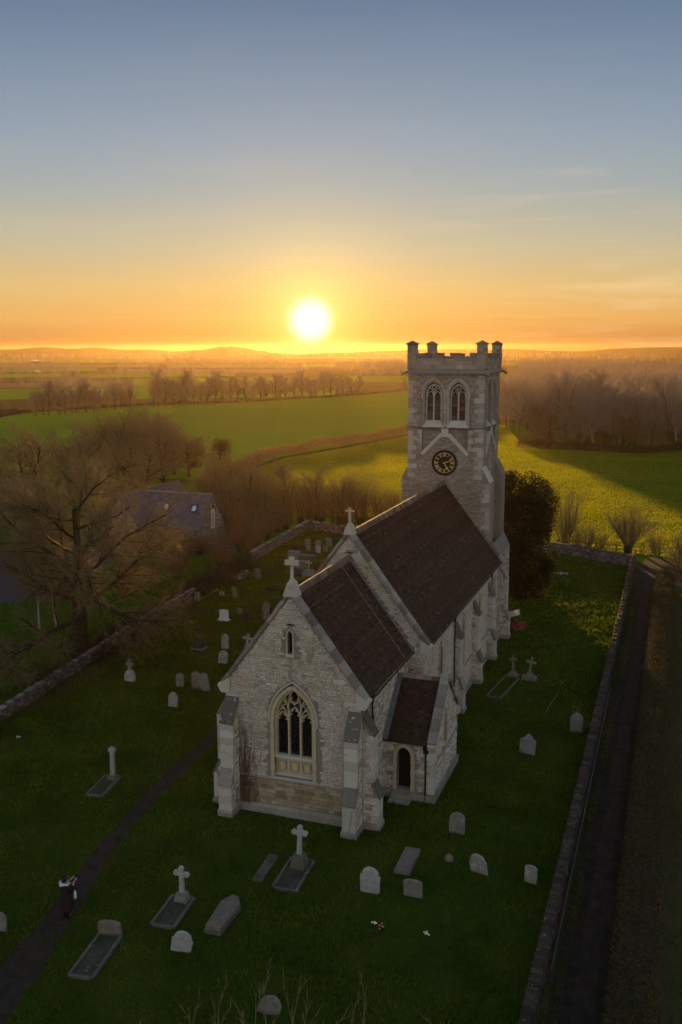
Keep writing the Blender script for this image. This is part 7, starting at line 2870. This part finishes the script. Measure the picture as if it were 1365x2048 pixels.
def grass(name, label, poly, dens, h, w, k, mat, excl=(), seed=1, z=0.0, keep=None, lean=.5, patch=3.0):
    r = np.random.default_rng(seed)
    xs, ys = [p[0] for p in poly], [p[1] for p in poly]
    n = int((max(xs) - min(xs)) * (max(ys) - min(ys)) * dens)
    x, y = r.uniform(min(xs), max(xs), n), r.uniform(min(ys), max(ys), n)
    # wedge that the camera, or a neighbour of it, can see
    a = np.degrees(np.arctan2(x - CAM[0], y - CAM[1]))
    ok = in_poly(poly, x, y) & (a > -47) & (a < 8)
    for e in excl:
        ok &= ~in_poly(e, x, y)
    if keep is not None:
        ok &= keep(x, y, r)
    x, y = x[ok], y[ok]
    n = len(x)
    f = .45 + .9 * vnoise(x, y, patch, seed + 5) * (.5 + vnoise(x, y, patch * .33, seed + 9))
    V = []
    T = []
    N = n * k
    idx = np.repeat(np.arange(n), k)
    az = r.uniform(0, 2 * PI, N)
    ln = r.uniform(.1, 1, N) * lean
    hh = h * f[idx] * r.uniform(.6, 1.3, N)
    bx, by = x[idx] + r.normal(0, h * .35, N), y[idx] + r.normal(0, h * .35, N)
    pa = az + PI / 2 + r.normal(0, .4, N)
    ww = w * r.uniform(.7, 1.3, N) / 2
    p0 = np.stack([bx - np.cos(pa) * ww, by - np.sin(pa) * ww, np.full(N, z - .01)], 1)
    p1 = np.stack([bx + np.cos(pa) * ww, by + np.sin(pa) * ww, np.full(N, z - .01)], 1)
    p2 = np.stack([bx + np.cos(az) * hh * ln, by + np.sin(az) * hh * ln, z + hh], 1)
    V = np.stack([p0, p1, p2], 1).reshape(-1, 3)
    tone = np.clip(.25 + .5 * vnoise(x, y, 4.0, seed + 3)[idx] + r.normal(0, .16, N), 0, 1)
    m_ = MB()
    m_.np(V, np.arange(N * 3).reshape(-1, 3), tone)
    o = m_.build(name, mat, kind='stuff')
    o['label'] = label
    return o


foot = [(-.6, -.2), (W + .6, -.2), (W + .6, 3.6), (VU + .1, 3.6), (VU + .1, V1), (NU1 + .1, V1), (NU1 + .1, 38), (NU0 - .4, 38), (NU0 - .4, LC), (-.6, LC)]
path_poly = L_ + R_[::-1]
yard = [(-17.0, -30), (16.0, -30), (16.0, 60.2), (8, 64.2), (-17.7, 66.8), (-22.8, 69), (-21.9, 50), (-20.4, 32), (-20.0, 25), (-18.7, 14), (-17.6, 4)]
near = [(-17.0, -30), (16.0, -30), (16.0, 16), (-18.7, 16), (-17.6, 4)]
farp = [(16.0, 16), (16.0, 60.2), (8, 64.2), (-17.7, 66.8), (-22.8, 69), (-21.9, 50), (-20.4, 32), (-20.0, 25), (-18.8, 16)]
kerbs = [[(1.3, -7.7), (2.25, -7.7), (2.45, -9.9), (1.45, -9.9)], [(-.1, -11), (.75, -10.9), (1.2, -13.5), (.25, -13.6)], [(4.8, -3.5), (5.8, -3.5), (6, -6), (4.95, -6)], [(9.3, -1), (10.1, -1), (10.1, -3.2), (9.3, -3.2)], [(3.4, -7.2), (4.5, -7.2), (4.5, -9.8), (3.4, -9.8)]]
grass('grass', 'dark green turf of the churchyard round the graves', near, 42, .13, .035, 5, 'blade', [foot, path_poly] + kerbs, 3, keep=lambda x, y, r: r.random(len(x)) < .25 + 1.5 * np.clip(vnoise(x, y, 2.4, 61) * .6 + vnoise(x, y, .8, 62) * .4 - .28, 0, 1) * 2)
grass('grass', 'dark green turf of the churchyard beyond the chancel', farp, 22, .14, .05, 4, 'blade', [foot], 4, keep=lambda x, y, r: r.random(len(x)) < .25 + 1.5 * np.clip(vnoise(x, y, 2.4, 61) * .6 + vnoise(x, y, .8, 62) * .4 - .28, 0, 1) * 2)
for kb in kerbs[:3]:
    grass('grass', 'moss and grass growing inside the kerbed graves', kb, 16, .10, .035, 4, 'blade', [], int(abs(kb[0][0]) * 10) + 20)
grass('tussock', 'rough taller tussocks of grass scattered over the churchyard', yard, 1.1, .26, .05, 9, 'blade', [foot, path_poly] + kerbs, 31, keep=lambda x, y, r: vnoise(x, y, 4, 55) > .5)
# trodden edges of the path: sparse dry blades
wide = [(x - .9, y) for x, y in L_] + [(x + .7, y) for x, y in R_[::-1]]
grass('dry_grass', 'dry trodden grass along the edges of the worn path', wide, 26, .09, .03, 3, 'straw', [], 5, keep=lambda x, y, r: vnoise(x, y, 1.3, 44) > .38)
grass('dry_grass', 'rank dead grass at the foot of the left wall', [(-21.5, 36), (-18.0, 32), (-17.6, 20), (-16.2, 8), (-18.0, 4), (-19.1, 14), (-20.4, 25), (-20.8, 35)], 16, .3, .035, 5, 'straw', [], 6, lean=.9)
grass('grass', 'grass of the garden beyond the left wall', [(-17.9, 2), (-19.4, 14), (-20.7, 25), (-21.2, 34), (-22.5, 48), (-29, 50), (-36, 48), (-33, 36), (-33, 28), (-48, 25), (-48, 10)], 10, .2, .07, 4, 'blade_mid', [], 7)
bright = [(-49, 104.5), (-54, 117), (-56, 140), (-50.5, 165), (-45, 200), (-30, 240), (-27, 236), (-16, 190), (-9, 174), (14, 172), (24, 190), (34, 200), (44, 66), (21.0, 66), (8, 68.5), (-13, 78), (-30, 83)]
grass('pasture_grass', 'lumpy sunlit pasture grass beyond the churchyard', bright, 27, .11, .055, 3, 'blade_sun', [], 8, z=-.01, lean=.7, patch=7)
grass('dry_grass', 'patches of paler dry grass across the churchyard', yard, 7, .10, .035, 3, 'straw', [foot, path_poly] + kerbs, 15, keep=lambda x, y, r: (vnoise(x, y, 2.6, 91) * .6 + vnoise(x, y, 7, 92) * .5) > .62)
grass('verge_grass', 'rank grass strip between the lane and the churchyard wall', [(16.6, -14), (17.1, -14), (17.3, 56), (16.6, 58)], 30, .14, .04, 4, 'blade', [], 10)
grass('lane_grass', 'dark grass right of the clipped lane hedge', [(20.6, -14), (24, -14), (27, 50), (20.9, 50)], 14, .14, .05, 4, 'blade', [], 11)

# ================================================================== HAZE
hz = bpy.data.materials.new('haze')
hz.use_nodes = True
hn = hz.node_tree
for n in list(hn.nodes):
    if n.type != 'OUTPUT_MATERIAL':
        hn.nodes.remove(n)
pv = hn.nodes.new('ShaderNodeVolumePrincipled')
pv.inputs['Color'].default_value = (.96, .64, .32, 1)
pv.inputs['Density'].default_value = HAZE_D
pv.inputs['Anisotropy'].default_value = HAZE_G
hn.links.new(pv.outputs[0], [n for n in hn.nodes if n.type == 'OUTPUT_MATERIAL'][0].inputs['Volume'])
M['haze'] = hz
mb = MB()
mb.para((-3800, -3850, -1.2), (7650, 0, 0), (0, 7650, 0), (0, 0, 37.5))
o = mb.build('haze', 'haze', kind='stuff')
o['label'] = 'thin golden evening haze over the fields'
